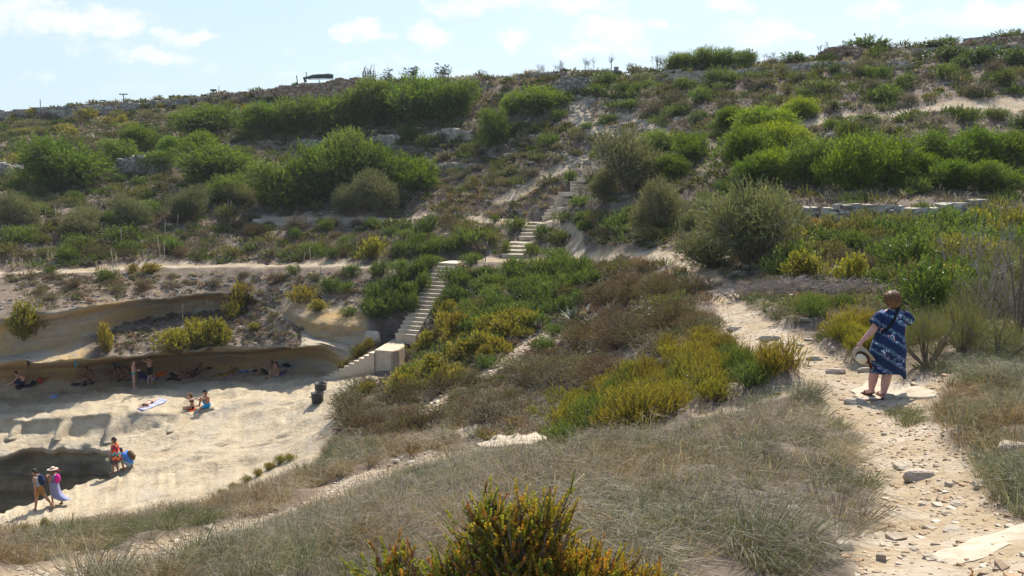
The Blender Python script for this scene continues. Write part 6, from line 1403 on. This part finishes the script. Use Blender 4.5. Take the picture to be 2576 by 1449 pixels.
# --- people resting in the shade
person(*zA(330,690), 190, dict(SITK, knL=(.36,.12,.16), knR=(.36,-.12,.22), anL=(.66,.12,.07), anR=(.66,-.14,.07), toeL=(.80,.12,.06), toeR=(.80,-.14,.06), shL=(.14,.17,.50), shR=(.14,-.17,.50), haL=(.46,.1,.2), haR=(.46,-.08,.2), elL=(.26,.22,.30), elR=(.26,-.22,.30), head=(.28,0,.62), face=(.42,0,.50)), 'person with dark hair sitting bent forward in the shade at the far left', 'm', 'rosy', 1.0, 1.75, ('dark', 'short'), [('shorts', cloth('navy_swim', (.015, .02, .06)), .5)])
person(*zA(1270,640), 195, dict(SITK, anL=(.72,.12,.06), anR=(.70,-.12,.06), toeL=(.86,.12,.08), toeR=(.84,-.12,.08), knL=(.36,.12,.34), knR=(.38,-.1,.30), shL=(-.06,.16,.56), shR=(-.06,-.16,.56), head=(.0,0,.76), face=(.18,0,.72)), 'woman with tied dark hair sitting in the shade below the hanging blue towel', 'f', 'dark', 1.0, 1.66, ('dark', 'bun'), [('bikini_top', blk_c), ('briefs', blk_c)])
person(*zA(1350,690), 215, dict(SITK, haL=(.36,.02,.50), haR=(.34,-.06,.48)), 'person sitting with knees up in the shade, right beside the woman below the blue towel', 'm', 'dark', 1.0, 1.66, ('dark', 'short'), [('shorts', cloth('brown_swim', (.08, .04, .03)), .3)])
person(*zA(1680,590), 190, dict(SITK, haL=(.34,.12,.52), elL=(.18,.2,.46)), 'long haired woman in blue bikini bottom sitting in the shade facing left', 'f', 'dark', .95, 1.66, ('dark', 'long'), [('briefs', cloth('blue_swim', (.03, .07, .22))), ('bikini_top', blk_c)])
person(*zA(1755,640), 225, SITK, 'woman in dark bikini sitting close behind the long haired woman', 'f', 'dark', .95, 1.62, ('dark', 'long'), [('bikini_top', blk_c), ('briefs', blk_c)])
person(*zA(1885,640), 215, SITK, 'person sitting in the shade half hidden behind the standing woman in teal', 'f', 'dark', .95, 1.66, ('dark', 'long'), [('briefs', cloth('blue_swim', (.03, .07, .22)))])
LIE = dict(hipL=(0,.09,.10), hipR=(0,-.09,.10), knL=(.36,.10,.42), knR=(.36,-.12,.38), anL=(.50,.10,.07), anR=(.56,-.12,.07), toeL=(.66,.10,.03), toeR=(.72,-.12,.03), waist=(-.26,0,.10), shL=(-.50,.17,.14), shR=(-.50,-.17,.14), elL=(-.44,.30,.30), elR=(-.44,-.28,.30), haL=(-.58,.08,.40), haR=(-.58,-.04,.40), head=(-.72,0,.18), face=(-.68,0,.34))
person(*zB(385,610), 190, LIE, 'person in black shorts lying on the back with knees bent, beside the orange blanket', 'm', 'dark', 1.0, 1.74, ('dark', 'short'), [('shorts', blk_c, .45)])
person(*zB(520,560), 186, dict(LIE, knL=(.30,.10,.34), knR=(.32,-.1,.36), anL=(.20,.1,.72), anR=(.30,-.12,.70), toeL=(.16,.10,.86), toeR=(.26,-.12,.84)), 'person lying down with both lower legs raised in the air', 'f', 'dark', .95, 1.7, ('dark', 'short'), [('swimsuit', cloth('maroon_swim', (.10, .01, .03)))])
person(*zB(640,550), 200, dict(LIE, waist=(-.20,0,.22), shL=(-.36,.17,.42), shR=(-.36,-.17,.42), head=(-.40,0,.62), face=(-.24,0,.58), elL=(-.42,.26,.16), elR=(-.20,-.26,.30), haL=(-.24,.24,.04), haR=(-.20,-.1,.5)), 'woman in black swimsuit propped up on a magenta towel', 'f', 'dark', 1.05, 1.68, ('dark', 'short'), [('swimsuit', blk_c)])
person(*zB(1700,570), 200, dict(SITK, shL=(-.22,.17,.50), shR=(-.22,-.17,.50), head=(-.26,0,.70), face=(-.08,0,.68), waist=(-.14,0,.30), elL=(-.30,.22,.26), elR=(-.30,-.22,.26), haL=(-.30,.2,.05), haR=(-.3,-.2,.05)), 'person in dark shorts leaning back with knees up, left of the woman hugging her knees', 'm', 'dark', 1.0, 1.74, ('dark', 'short'), [('shorts', blk_c, .4)], dy=.35)
person(*zB(1870,580), 200, dict(SITK, haL=(.20,.05,.66), elL=(.24,.16,.46), anL=(.42,.11,.06), anR=(.46,-.11,.06), toeL=(.58,.12,.03), toeR=(.62,-.12,.03), knL=(.36,.1,.44), knR=(.38,-.1,.42)), 'tanned woman sitting on a blue towel hugging her knees near the steps', 'f', 'tan', 1.0, 1.68, ('dark', 'long'), [('briefs', cloth('peach_swim', (.5, .3, .2)))])
towel([zB(1830,600), zB(1850,540), zB(1990,490), zB(1960,560)], 'blue patterned towel under the woman hugging her knees', (.03,.05,.35), (.25,.28,.5), 'check')
towel([zB(1900,440), zB(1920,380), zB(2130,400), zB(2120,460)], 'black and white cloth spread out behind the woman hugging her knees', (.03,.03,.04), (.35,.38,.45), 'check')
towel([zB(890,590), zB(1180,470), zB(1300,470), zB(1100,590)], 'yellow and black patterned towel lying alone in the shade', (.60,.42,.10), (.05,.03,.03), 'check')
towel([zB(1050,620), zB(1080,575), zB(1290,530), zB(1220,590)], 'magenta and cream towel next to the yellow and black towel', (.35,.04,.22), (.55,.42,.30), 'check')
towel([zB(1290,530), zB(1310,480), zB(1440,480), zB(1470,520)], 'blue white and red towel, rightmost of the three lying together', (.05,.07,.35), (.45,.45,.6), 'check')
o = towel([zB(1170,520), zB(1190,450), zB(1290,455), zB(1280,510)], 'brown patterned cloth crumpled on top of the yellow towel', (.16,.06,.02), (.35,.22,.10), 'check', bump=.22)
towel([zB(440,610), zB(560,540), zB(740,520), zB(640,600)], 'magenta towel under the woman in black swimsuit', (.30,.02,.14), (.22,.02,.12))
towel([zB(220,645), zB(260,610), zB(470,600), zB(450,640)], 'dark mat under the feet of the person lying with bent knees', (.02,.02,.03), (.05,.05,.06))
towel([zB(60,600), zB(80,540), zB(270,490), zB(230,570)], 'orange blanket crumpled behind the standing man', (.62,.14,.01), (.5,.08,.01), 'plain', bump=.2, name='blanket', cat='blanket')
towel([zA(2020,640), zA(2070,590), zA(2330,560), zA(2310,630)], 'blue and white towel on the floor behind the standing pair', (.05,.06,.30), (.5,.5,.6), 'stripe')
o = towel([zA(2030,600), zA(2040,560), zA(2170,560), zA(2180,620)], 'dark purple checked cloth heaped between the standing pair', (.08,.02,.08), (.04,.06,.22), 'check', bump=.55, name='blanket', cat='blanket')
towel([zA(1040,720), zA(1060,680), zA(1240,690), zA(1230,730)], 'dark mat in front of the two people below the blue towel', (.02,.02,.03), (.06,.05,.05))
towel([zA(240,760), zA(260,710), zA(520,680), zA(500,730)], 'navy towel beside the person sitting at the far left', (.02,.025,.07), (.03,.04,.1))
towel([zA(722,905), zA(760,860), zA(852,850), zA(845,890)], 'blue patterned cloth crumpled alone at the border of sun and shade', (.04,.14,.45), (.55,.62,.75), 'check', bump=.14, name='cloth', cat='cloth')
def baglump(u, v, s, label, mt, name='bag', cat='bag', sc=(1, .7, .8)):
    h = hit(u, v); m = MB(); m.sphere((0, 0, s*sc[2]*.8), (s*sc[0], s*sc[1], s*sc[2]), 12, 9); me = m.mesh(name, mt, True)
    for q in me.vertices: q.co *= 1+.22*mnoise.noise(q.co*9+Vector((u, 0, 0)))
    o = link(name, me, loc=tuple(h)); tag(o, label, cat); m = MB(); m.tube([(-s*.3, 0, s*1.3), (0, 0, s*1.75), (s*.3, 0, s*1.3)], s*.06, 5); m.build('strap', blk_c, o); return o
baglump(*zA(600,680), .20, 'red orange backpack next to the person at the far left', cloth('rust_red_nylon', (.35, .05, .02)), 'backpack', 'backpack', (.8, .6, 1.1))
baglump(*zA(490,700), .17, 'black bag left of the red orange backpack', blk_c); baglump(*zA(275,760), .18, 'black bag at the feet of the person at the far left', blk_c)
baglump(*zA(1250,710), .14, 'black bag on the mat below the blue towel', blk_c); baglump(*zB(870,470), .2, 'dark bag right of the woman propped on the magenta towel', blk_c, sc=(1.1, .7, .45)); baglump(*zB(1550,505), .16, 'dark bag left of the person leaning back with knees up', blk_c, sc=(1.2, .8, .5)); baglump(*zB(2000,430), .2, 'black bag on the black and white cloth', blk_c, sc=(1.2, .8, .6))
baglump(*zB(1715,610), .06, 'small dark shoes on the rock in front of the woman hugging her knees', blk_c, 'shoes', 'shoes', (1.6, .8, .5))
# cloths hung from the lip of the overhang
def hung(u0, v0, u1, v1, wpx, label, mt, name='hanging_towel', cat='towel'):
    hh = hit(u0, v0); Y0 = hh.y-.12; a = Vector(at(u0, v0, Y0)); b = Vector(at(u1, v1, Y0)); k = Y0*CP/F; m = MB(); m.tube([tuple(a-a), tuple((b-a)*.3), tuple((b-a)*.7), tuple(b-a)], [wpx*.25*k, wpx*.45*k, wpx*.5*k, wpx*.42*k], 10, flat=.35); o = m.build(name, mt, None, True, tuple(a)); tag(o, label, cat)
hung(*zA(1100,250), *zA(1118,440), 7, 'light blue towel hanging from the rock lip', cloth('sky_blue_towel', (.02, .30, .60)))
hung(*zA(415,290), *zA(418,420), 10, 'dark cloth hanging on the rock face at the far left', cloth('dark_brown_cloth', (.02, .012, .012)), 'hanging_cloth', 'cloth')

# ------------------------------------------------------------------ the woman on the trail
hw = Vector(hit(2210, 1000)); DW = hw.y*CP-hw.z*SP; MW = DW/F*.21704
def W(x, y, dy=0.0):      # zoom picture point -> metres from the point between her feet (x right, z up)
    return np.array([(x-610)*MW, dy, (1345-y)*MW/ (CP)])
root = empty('person', tuple(hw)); tag(root, 'woman with short reddish hair in a navy floral dress walking away on the trail', 'person')
J = dict(hipL=W(595,820), hipR=W(745,820), knL=W(552,1050,.02), knR=W(690,1060,-.02), anL=W(538,1262,.05), anR=W(648,1290,-.05), toeL=W(500,1300,.20), toeR=W(640,1330,.12), shL=W(600,385), shR=W(862,392), elL=W(500,560,-.02), elR=W(900,560,.16), haL=W(385,690,.0), haR=W(800,600,.32), head=W(708,215), face=W(690,218,.2))
J['toeL'][2] = .03; J['toeR'][2] = .02; J['anL'][2] = max(J['anL'][2], .09); J['anR'][2] = .075
fw_ = Fig(J, 'f', 1.0, 1.7); fw_.w = 1.0
m = MB()
# torso hidden by the dress, head, heavy limbs
fw_.torso(m, -.1, 1.06, .035); fw_.head(m)
for q in 'LR':
    j = fw_.J; limb(m, [j['hip'+q], j['kn'+q], j['kn'+q]*.62+j['an'+q]*.38, j['an'+q]], [.105, .072, .074, .043]); fw_.foot(m, q, .004)
    limb(m, [j['sh'+q], j['el'+q], j['el'+q]*.7+j['ha'+q]*.3, j['ha'+q]], [.068, .055, .050, .030])
# right hand relaxed; left hand gripping the brim
fw_.hand(m, 'R', .8)
h = j['haL']; d = unit(np.array([-.35, .0, -.95])); sd = np.array([.30, -.92, -.1]); sd = unit(sd-d*sd.dot(d)); nr = np.cross(d, sd)
m.tube([tuple(h), tuple(h+d*.03), tuple(h+d*.075)], [.030, .036, .034], 10, flat=.62)
for i, ln in enumerate((.066, .076, .072, .056)):
    b_ = h+d*.07+sd*(i-1.5)*.0195; e1 = b_+unit(d+nr*.25)*ln*.55; e2 = e1+unit(d+nr*1.1)*ln*.5; m.tube([tuple(b_-d*.02), tuple(b_), tuple(e1), tuple(e2)], [.0105, .0105, .0095, .008], 8)
b_ = h+d*.02-sd*.028; m.tube([tuple(b_), tuple(b_-sd*.02+d*.035+nr*.015), tuple(b_-sd*.01+d*.065+nr*.03)], [.013, .0115, .009], 8)
remesh(m, 'body', SK['rosy'], .0075, 3, root)
e = MB()
for q in (-1, 1): e.sphere(fw_.J['head']+fw_.sd*q*.034+fw_.face*.094+fw_.up*.012, (.028, .014, .020), 8, 6); e.tube([tuple(fw_.J['head']+fw_.sd*q*.06+fw_.face*.08+fw_.up*.015), tuple(fw_.J['head']+fw_.sd*q*.085+fw_.up*.012)], .004, 5)
e.build('sunglasses', sung, root, True)
# hair: short layered cut made of many locks over a cap
m = MB(); hd = fw_.J['head']; R = np.stack([fw_.face, fw_.sd, fw_.up], 1)
m.sphere(hd+fw_.up*.035-fw_.face*.012, (.118, .106, .112), 18, 12, R=R); m.sphere(hd-fw_.face*.048-fw_.up*.03, (.078, .096, .094), 14, 10, R=R); cap_ = remesh(m, 'hair', HAIR['blond'], .009, 2, root)
m = MB(); rg = np.random.default_rng(3)
for i in range(420):
    dv = rdir(rg, 1, .2)[0]
    if dv.dot(fw_.face) > .45 and dv[2] < .5: continue
    if dv[2] < -.75: continue
    b_ = hd+fw_.up*.03-fw_.face*.014+dv*np.array([.106, .112, .108]); tg = unit(np.cross(np.cross(dv, np.array([.5, .1, -1.])), dv)); m.tube([tuple(b_-dv*.01), tuple(b_+tg*.028+dv*.014), tuple(b_+tg*.062+dv*.008)], [.008, .007, .002], 4, cap=False)
m.build('hair_locks', HAIR['blond'], root, True)
# dress
fm_ = bpy.data.materials.new('navy_floral_cloth'); fm_.use_nodes = True; nt = fm_.node_tree; b = nt.nodes['Principled BSDF']; b.inputs['Roughness'].default_value = .8; b.inputs['Specular IOR Level'].default_value = .2
t_ = N(nt, 'ShaderNodeTexCoord'); ob = t_.outputs['Object']
def vecop(op, a, v): n = N(nt, 'ShaderNodeVectorMath', operation=op); L(nt, a, n.inputs[0]); n.inputs[1].default_value = v; return n.outputs[0]
wn = N(nt, 'ShaderNodeTexNoise', i_Scale=14.0, i_Detail=2.0); L(nt, ob, wn.inputs['Vector'])
wa = N(nt, 'ShaderNodeVectorMath', operation='ADD'); L(nt, ob, wa.inputs[0]); L(nt, vecop('MULTIPLY', vecop('SUBTRACT', wn.outputs['Color'], (.5, .5, .5)), (.05, .05, .05)), wa.inputs[1])
s3 = N(nt, 'ShaderNodeSeparateXYZ'); L(nt, ob, s3.inputs[0])
diag = mth(nt, 'ADD', mth(nt, 'MULTIPLY', s3.outputs[2], 1.0), mth(nt, 'MULTIPLY', s3.outputs[0], .62))
bandm = mth(nt, 'ADD', mth(nt, 'SINE', mth(nt, 'MULTIPLY', diag, 19.0)), mth(nt, 'MULTIPLY', mth(nt, 'SUBTRACT', wn.outputs[0], .5), 1.6))
v1 = N(nt, 'ShaderNodeTexVoronoi', i_Scale=15.0); L(nt, wa.outputs[0], v1.inputs['Vector'])
v2 = N(nt, 'ShaderNodeTexVoronoi', i_Scale=44.0); L(nt, wa.outputs[0], v2.inputs['Vector'])
ringm = mth(nt, 'MULTIPLY', mth(nt, 'LESS_THAN', v1.outputs['Distance'], .42), mth(nt, 'GREATER_THAN', v1.outputs['Distance'], .15))
pet = mth(nt, 'MULTIPLY', ringm, mth(nt, 'LESS_THAN', v2.outputs['Distance'], .52))
on = mth(nt, 'GREATER_THAN', bandm, .05); sc_ = N(nt, 'ShaderNodeSeparateColor'); L(nt, v1.outputs['Color'], sc_.inputs[0])
fcol = ramp(nt, sc_.outputs[0], [(0, (.46, .55, .74)), (.30, (.62, .68, .78)), (.58, (.66, .32, .25)), (.70, (.38, .55, .60)), (.85, (.30, .30, .65))], 'CONSTANT')
wv_ = N(nt, 'ShaderNodeTexWave', i_Scale=24.0, i_Distortion=9.0, i_Detail=2.0); L(nt, ob, wv_.inputs['Vector'])
leafm = mth(nt, 'MULTIPLY', mth(nt, 'GREATER_THAN', wv_.outputs['Fac'], .70), mth(nt, 'MULTIPLY', mth(nt, 'GREATER_THAN', bandm, -.25), mth(nt, 'LESS_THAN', bandm, .7)))
c_ = mixc(nt, leafm, (.010, .022, .075), (.17, .30, .38)); c_ = mixc(nt, mth(nt, 'MULTIPLY', pet, on), c_, fcol.outputs[0]); L(nt, c_, b.inputs['Base Color'])
LV = [  # picture y, left x, right x, half depth, centre dy
 (318,672,775,.050,.01),(335,640,822,.075,.01),(362,585,868,.105,.01),(400,568,880,.125,.0),(460,572,876,.150,.0),(530,566,868,.165,.0),(600,545,862,.172,.0),(670,520,868,.185,-.01),(740,498,876,.195,-.01),(810,482,886,.200,-.01),(880,486,882,.185,.0),(950,494,886,.170,.0),(1010,500,890,.155,.0),(1045,504,890,.148,.0)]
n = 56; V = []; LV2 = []
ys = np.linspace(318, 1045, 40)
for y in ys: LV2.append([y]+[np.interp(y, [q[0] for q in LV], [q[i] for q in LV]) for i in (1, 2, 3, 4)])
for li, (y, xl, xr, dp, dy) in enumerate(LV2):
    fr_ = max(0, (y-640)/400)
    for i in range(n):
        t = 6.2832*i/n; cx = (xl+xr)/2; a = (xr-xl)/2; fold = 1+fr_*.055*math.sin(t*7+y*.004)+.012*math.sin(t*3+y*.02)
        p = W(cx+a*math.cos(t)*fold, y, dy+dp*math.sin(t)*fold)
        if li > 30:   # the hem dips to the right where the wind fills it
            hem = max(0, math.cos(t))**3*.115+max(0, math.cos(t+2.2))*.01; p[2] -= hem*(li-30)/9; p[0] += hem*.10*(li-30)/9
        V.append(p)
Q = [(r*n+i, r*n+(i+1) % n, (r+1)*n+(i+1) % n, (r+1)*n+i) for r in range(len(LV2)-1) for i in range(n)]
m = MB(); m.add(V, Q=Q); dress = m.build('dress', fm_, root, True); so = dress.modifiers.new('sol', 'SOLIDIFY'); so.thickness = .006
for q, el in (('L', W(512,500,-.01)), ('R', W(925,455,.06))):
    m = MB(); sh_ = fw_.J['sh'+q]; a_ = sh_+np.array([.05 if q == 'L' else -.05, 0, .03]); pts_ = [a_, sh_+(el-sh_)*.25+np.array([0, 0, .01]), sh_+(el-sh_)*.65, el]
    m.tube([tuple(p) for p in pts_], [.072, .090, .094, .098], 20, cap=False, flat=1.0); o = m.build('sleeve', fm_, root, True); so = o.modifiers.new('sol', 'SOLIDIFY'); so.thickness = .005
# camera strap lying over the back
def dress_y(x, y):
    q = [np.interp(y, ys, [l[i] for l in LV2]) for i in (1, 2, 3, 4)]; cx, a = (q[0]+q[1])/2, (q[1]-q[0])/2; t = max(-1, min(1, (x-cx)/a)); return q[3]-q[2]*math.sqrt(max(0, 1-t*t))
def strap(pl, wid, name):
    V = []; Q = []; N_ = 30; X = [p[0] for p in pl]; Y_ = [p[1] for p in pl]; tt_ = np.linspace(0, len(pl)-1, N_)
    for k, t in enumerate(tt_):
        x, y = np.interp(t, range(len(pl)), X), np.interp(t, range(len(pl)), Y_); x2, y2 = np.interp(t+.05, range(len(pl)), X), np.interp(t+.05, range(len(pl)), Y_)
        if k == N_-1: dx, dy_ = pdx, pdy
        else: l_ = math.hypot(x2-x, y2-y)+1e-6; dx, dy_ = (x2-x)/l_, (y2-y)/l_
        pdx, pdy = dx, dy_
        for s_ in (-.5, .5): xx, yy_ = x-dy_*wid*s_, y+dx*wid*s_; V.append(W(xx, yy_, min(dress_y(xx, yy_), -.05 if yy_ < 345 else 0)-.016))
        if k: Q.append((2*k-2, 2*k-1, 2*k+1, 2*k))
    m = MB(); m.add(V, Q=Q); o = m.build(name, blk_c, root, True); so = o.modifiers.new('sol', 'SOLIDIFY'); so.thickness = .006
strap([(778,302),(740,345),(700,415),(650,490),(600,550),(552,596)], 30, 'strap')
m = MB(); m.tube([tuple(W(680,296,-.055)), tuple(W(730,300,-.075)), tuple(W(785,300,-.05)), tuple(W(800,325,.02))], [.014, .016, .016, .012], 8, flat=1.2); m.build('collar_strap', blk_c, root, True)
m = MB()
for q in 'LR':
    a, t = fw_.J['an'+q], fw_.J['toe'+q]; dd_ = unit((t-a)*np.array([1, 1, 0])); b0 = np.array([a[0], a[1], .018])-dd_*.055
    m.tube([tuple(b0), tuple(b0+dd_*.12), tuple(b0+dd_*.25)], [.042, .046, .040], 12, flat=.42)
    sd_ = np.array([-dd_[1], dd_[0], 0]); c = b0+dd_*.17
    m.tube([tuple(c-sd_*.048), tuple(c-sd_*.03+np.array([0, 0, .055])), tuple(c+sd_*.03+np.array([0, 0, .055])), tuple(c+sd_*.048)], .011, 7)
    c = b0+dd_*.02; m.tube([tuple(c+dd_*.10-sd_*.046), tuple(c-dd_*.03-sd_*.03+np.array([0, 0, .06])), tuple(c-dd_*.03+sd_*.03+np.array([0, 0, .06])), tuple(c+dd_*.10+sd_*.046)], .008, 7)
m.build('sandals', brn_s, root, True)
# striped sun hat in her left hand
hm = bpy.data.materials.new('striped_straw'); hm.use_nodes = True; nt = hm.node_tree; b = nt.nodes['Principled BSDF']; b.inputs['Roughness'].default_value = .8
t_ = N(nt, 'ShaderNodeTexCoord'); s3 = N(nt, 'ShaderNodeSeparateXYZ'); L(nt, t_.outputs['Object'], s3.inputs[0])
rr2 = mth(nt, 'SQRT', mth(nt, 'ADD', mth(nt, 'POWER', s3.outputs[0], 2.0), mth(nt, 'POWER', s3.outputs[1], 2.0)))
st_ = mth(nt, 'GREATER_THAN', mth(nt, 'SINE', mth(nt, 'MULTIPLY', rr2, 460.0)), -.1); L(nt, mixc(nt, st_, (.05, .035, .03), (.74, .66, .52)), b.inputs['Base Color'])
hatc = Vector(W(418,862,.01)); axis = Vector((-.66, -.50, -.50)).normalized(); hat = empty('sun_hat', tuple(hw+hatc)); hat.rotation_euler = axis.to_track_quat('Z', 'Y').to_euler(); tag(hat, 'striped straw sun hat with brown ribbon held in her left hand', 'hat')
n = 48; V = []; prof = [(.088, .018), (.105, .008), (.135, .0), (.16, -.004), (.185, -.002)]
for r_, z in prof:
    for i in range(n): t = 6.2832*i/n; V.append((r_*math.cos(t)*1.02, r_*math.sin(t), z+.020*math.sin(t*2+.6)*(r_-.08)/.1+.008*math.sin(t*3)*(r_-.08)/.1))
Q = [(r*n+i, r*n+(i+1) % n, (r+1)*n+(i+1) % n, (r+1)*n+i) for r in range(len(prof)-1) for i in range(n)]
m = MB(); m.add(V, Q=Q); o = m.build('brim', hm, hat, True); so = o.modifiers.new('sol', 'SOLIDIFY'); so.thickness = .004
m = MB(); V = []; pr = [(.089, .015), (.088, .05), (.084, .08), (.070, .105), (.045, .118), (.015, .122)]
for r_, z in pr:
    for i in range(n): t = 6.2832*i/n; V.append((r_*math.cos(t), r_*math.sin(t), z))
V.append((0, 0, .122)); Q = [(r*n+i, r*n+(i+1) % n, (r+1)*n+(i+1) % n, (r+1)*n+i) for r in range(len(pr)-1) for i in range(n)]; T = [(len(V)-1, (len(pr)-1)*n+i, (len(pr)-1)*n+(i+1) % n) for i in range(n)]
m.add(V, T=T, Q=Q); m.build('crown', mat('cream_straw_crown', (.74, .68, .50), .8, 40, (.62, .56, .40), .2), hat, True)
m = MB(); m.tube([(.093*math.cos(a*.2618), .093*math.sin(a*.2618), .034) for a in range(25)], .021, 8, cap=False); m.tube([(.06, -.075, .03), (.10, -.13, .03), (.10, -.19, .05), (.13, -.22, .03)], [.018, .030, .032, .006], 8, flat=.35); m.build('ribbon', cloth('brown_ribbon', (.10, .03, .015)), hat, True)
# ------------------------------------------------------------------ labels for the plants
LM = [('the tarpaulin shelter',800,205),('the cane screen',928,190),('the grey stone wall on the ridge',1445,215),('the block parapet on the ridge',1510,178),('the reddish rubble mound',2120,128),('the long concrete wall',2450,120),('the eroded pale track',2350,280),('the top of the upper steps',1515,385),('the middle of the upper steps',1430,480),('the foot of the upper steps',1295,640),('the top of the lower steps',1130,655),('the middle of the lower steps',1075,750),('the foot of the lower steps',1020,845),('the black bins',800,985),('the middle of the ledge path',500,672),('the left end of the ledge path',60,690),('the right end of the ledge path',900,668),('the rock overhang',650,880),('the trail fork',1450,640),('the trail bend',1820,730),('the walking woman',2210,870),('the right hand boulder wall',2300,540),('the agave',1442,800),('the gravel gully',1260,910),('the cracked white slab',1300,1110),('the shaded terrace wall',360,415),('the tumbled left edge wall',20,430),('the low wall under the trees',800,355),('the taller lamp post',311,250),('the dirt side track',1350,460),('the lone white stone',1862,687),('the bottom left corner',40,1400),('the dark fallen panel',1912,215),('the broken pale ledge',1140,420),('the dead shrub at right',2540,800),('the eroded bank corner',2050,330),('the goat track',1620,312),('the gravel path',800,1270),('the left terrace boulder',360,575),('the ridge beam',1350,195),('the ridge dry stalks',1930,150),('the far left wall',150,280),('the dirt patch on the left bank',720,550),('the bend of the gully',1440,830),('the heath slope brow',1650,700),('the yellow bank foot',1420,1090),('the yellow bank top',1850,900),('the hollow dead brush',2100,735)]
KN = {'green': 'green shrub', 'green_near': 'leafy green shrub', 'yellow': 'yellow green shrub', 'yellow_near': 'fine yellow green shrub', 'rust': 'rust tipped shrub', 'dark': 'dark bush', 'heath': 'brown heath bush', 'grey': 'grey scrub bush', 'olive': 'olive shrub', 'acacia': 'feathery green acacia', 'acacia_bright': 'bright lime green acacia', 'tamarisk': 'grey green tamarisk', 'tamarisk_near': 'soft green tamarisk', 'tamarisk_sparse': 'sparse half bare tamarisk', 'stalk': 'pale dry flower stalk'}
CT_ = {'acacia': 'tree', 'acacia_bright': 'tree', 'tamarisk': 'tree', 'tamarisk_near': 'tree', 'tamarisk_sparse': 'tree', 'stalk': 'flower stalk'}
GRP = {'green': 'green shrubs', 'green_near': 'green shrubs', 'yellow': 'yellow green shrubs', 'yellow_near': 'yellow green shrubs', 'rust': 'rust tipped shrubs', 'dark': 'dark bushes', 'heath': 'brown heath bushes', 'grey': 'grey scrub bushes', 'olive': 'olive shrubs', 'acacia': 'acacia trees', 'acacia_bright': 'acacia trees', 'tamarisk': 'tamarisk trees', 'tamarisk_near': 'tamarisk trees', 'tamarisk_sparse': 'tamarisk trees', 'stalk': 'dry flower stalks on the left banks'}
ORD = ['nearest', 'second nearest', 'third nearest', 'fourth nearest', 'fifth nearest', 'sixth nearest', 'seventh nearest', 'eighth nearest', 'ninth nearest', 'tenth nearest', 'eleventh nearest', 'twelfth nearest', 'thirteenth nearest', 'fourteenth nearest', 'fifteenth nearest', 'sixteenth nearest', 'seventeenth nearest', 'eighteenth nearest', 'nineteenth nearest', 'twentieth nearest', 'twenty first nearest', 'twenty second nearest', 'twenty third nearest', 'twenty fourth nearest']
bk = {}
for (o, u, v, key, wd, Y) in PLANTS:
    d, nm, lu, lv = min((math.hypot(u-a, (v-b)*1.5), n, a, b) for n, a, b in LM)
    du, dv = u-lu, v-lv
    rel_ = ('right of' if du > 0 else 'left of') if abs(du) > abs(dv)*1.3 else ('above' if dv < 0 else 'below')
    k_ = 'acacia' if False else key
    sz = '' if key == 'stalk' else ('small ' if wd < 1.0 else 'broad ' if (wd > 2.0 and key not in CT_) or wd > 5 else '')
    bk.setdefault((sz+KN[k_], rel_, nm), []).append((d, id(o), o, key))
for (kn, rel_, nm), L_ in bk.items():
    L_.sort(key=lambda t: t[:2])
    for i, (d, _, o, key) in enumerate(L_):
        lab = f'{kn} {rel_} {nm}'+(f', {ORD[min(i, 23)]}' if len(L_) > 1 else '')
        tag(o, lab, CT_.get(key, 'shrub'), GRP[key])

# ------------------------------------------------------------------ the thin summer haze over the valley
hz_m = bpy.data.materials.new('haze_air'); hz_m.use_nodes = True; nt = hz_m.node_tree; nt.nodes.clear()
o_ = N(nt, 'ShaderNodeOutputMaterial'); v_ = N(nt, 'ShaderNodeVolumePrincipled'); v_.inputs['Color'].default_value = (.93, .96, 1, 1); v_.inputs['Density'].default_value = .00022; v_.inputs['Anisotropy'].default_value = .1
L(nt, v_.outputs[0], o_.inputs['Volume'])
zmax = float(max(P[..., 2].max(), 14))+4; zmin = float(P[..., 2].min())-1.0
xm = float(np.abs(P[..., 0]).max())+5
m = MB(); m.box((0, (-30+620)/2, (zmax+zmin)/2), (2*xm, 650, zmax-zmin)); tag(m.build('haze', hz_m), kind='stuff')
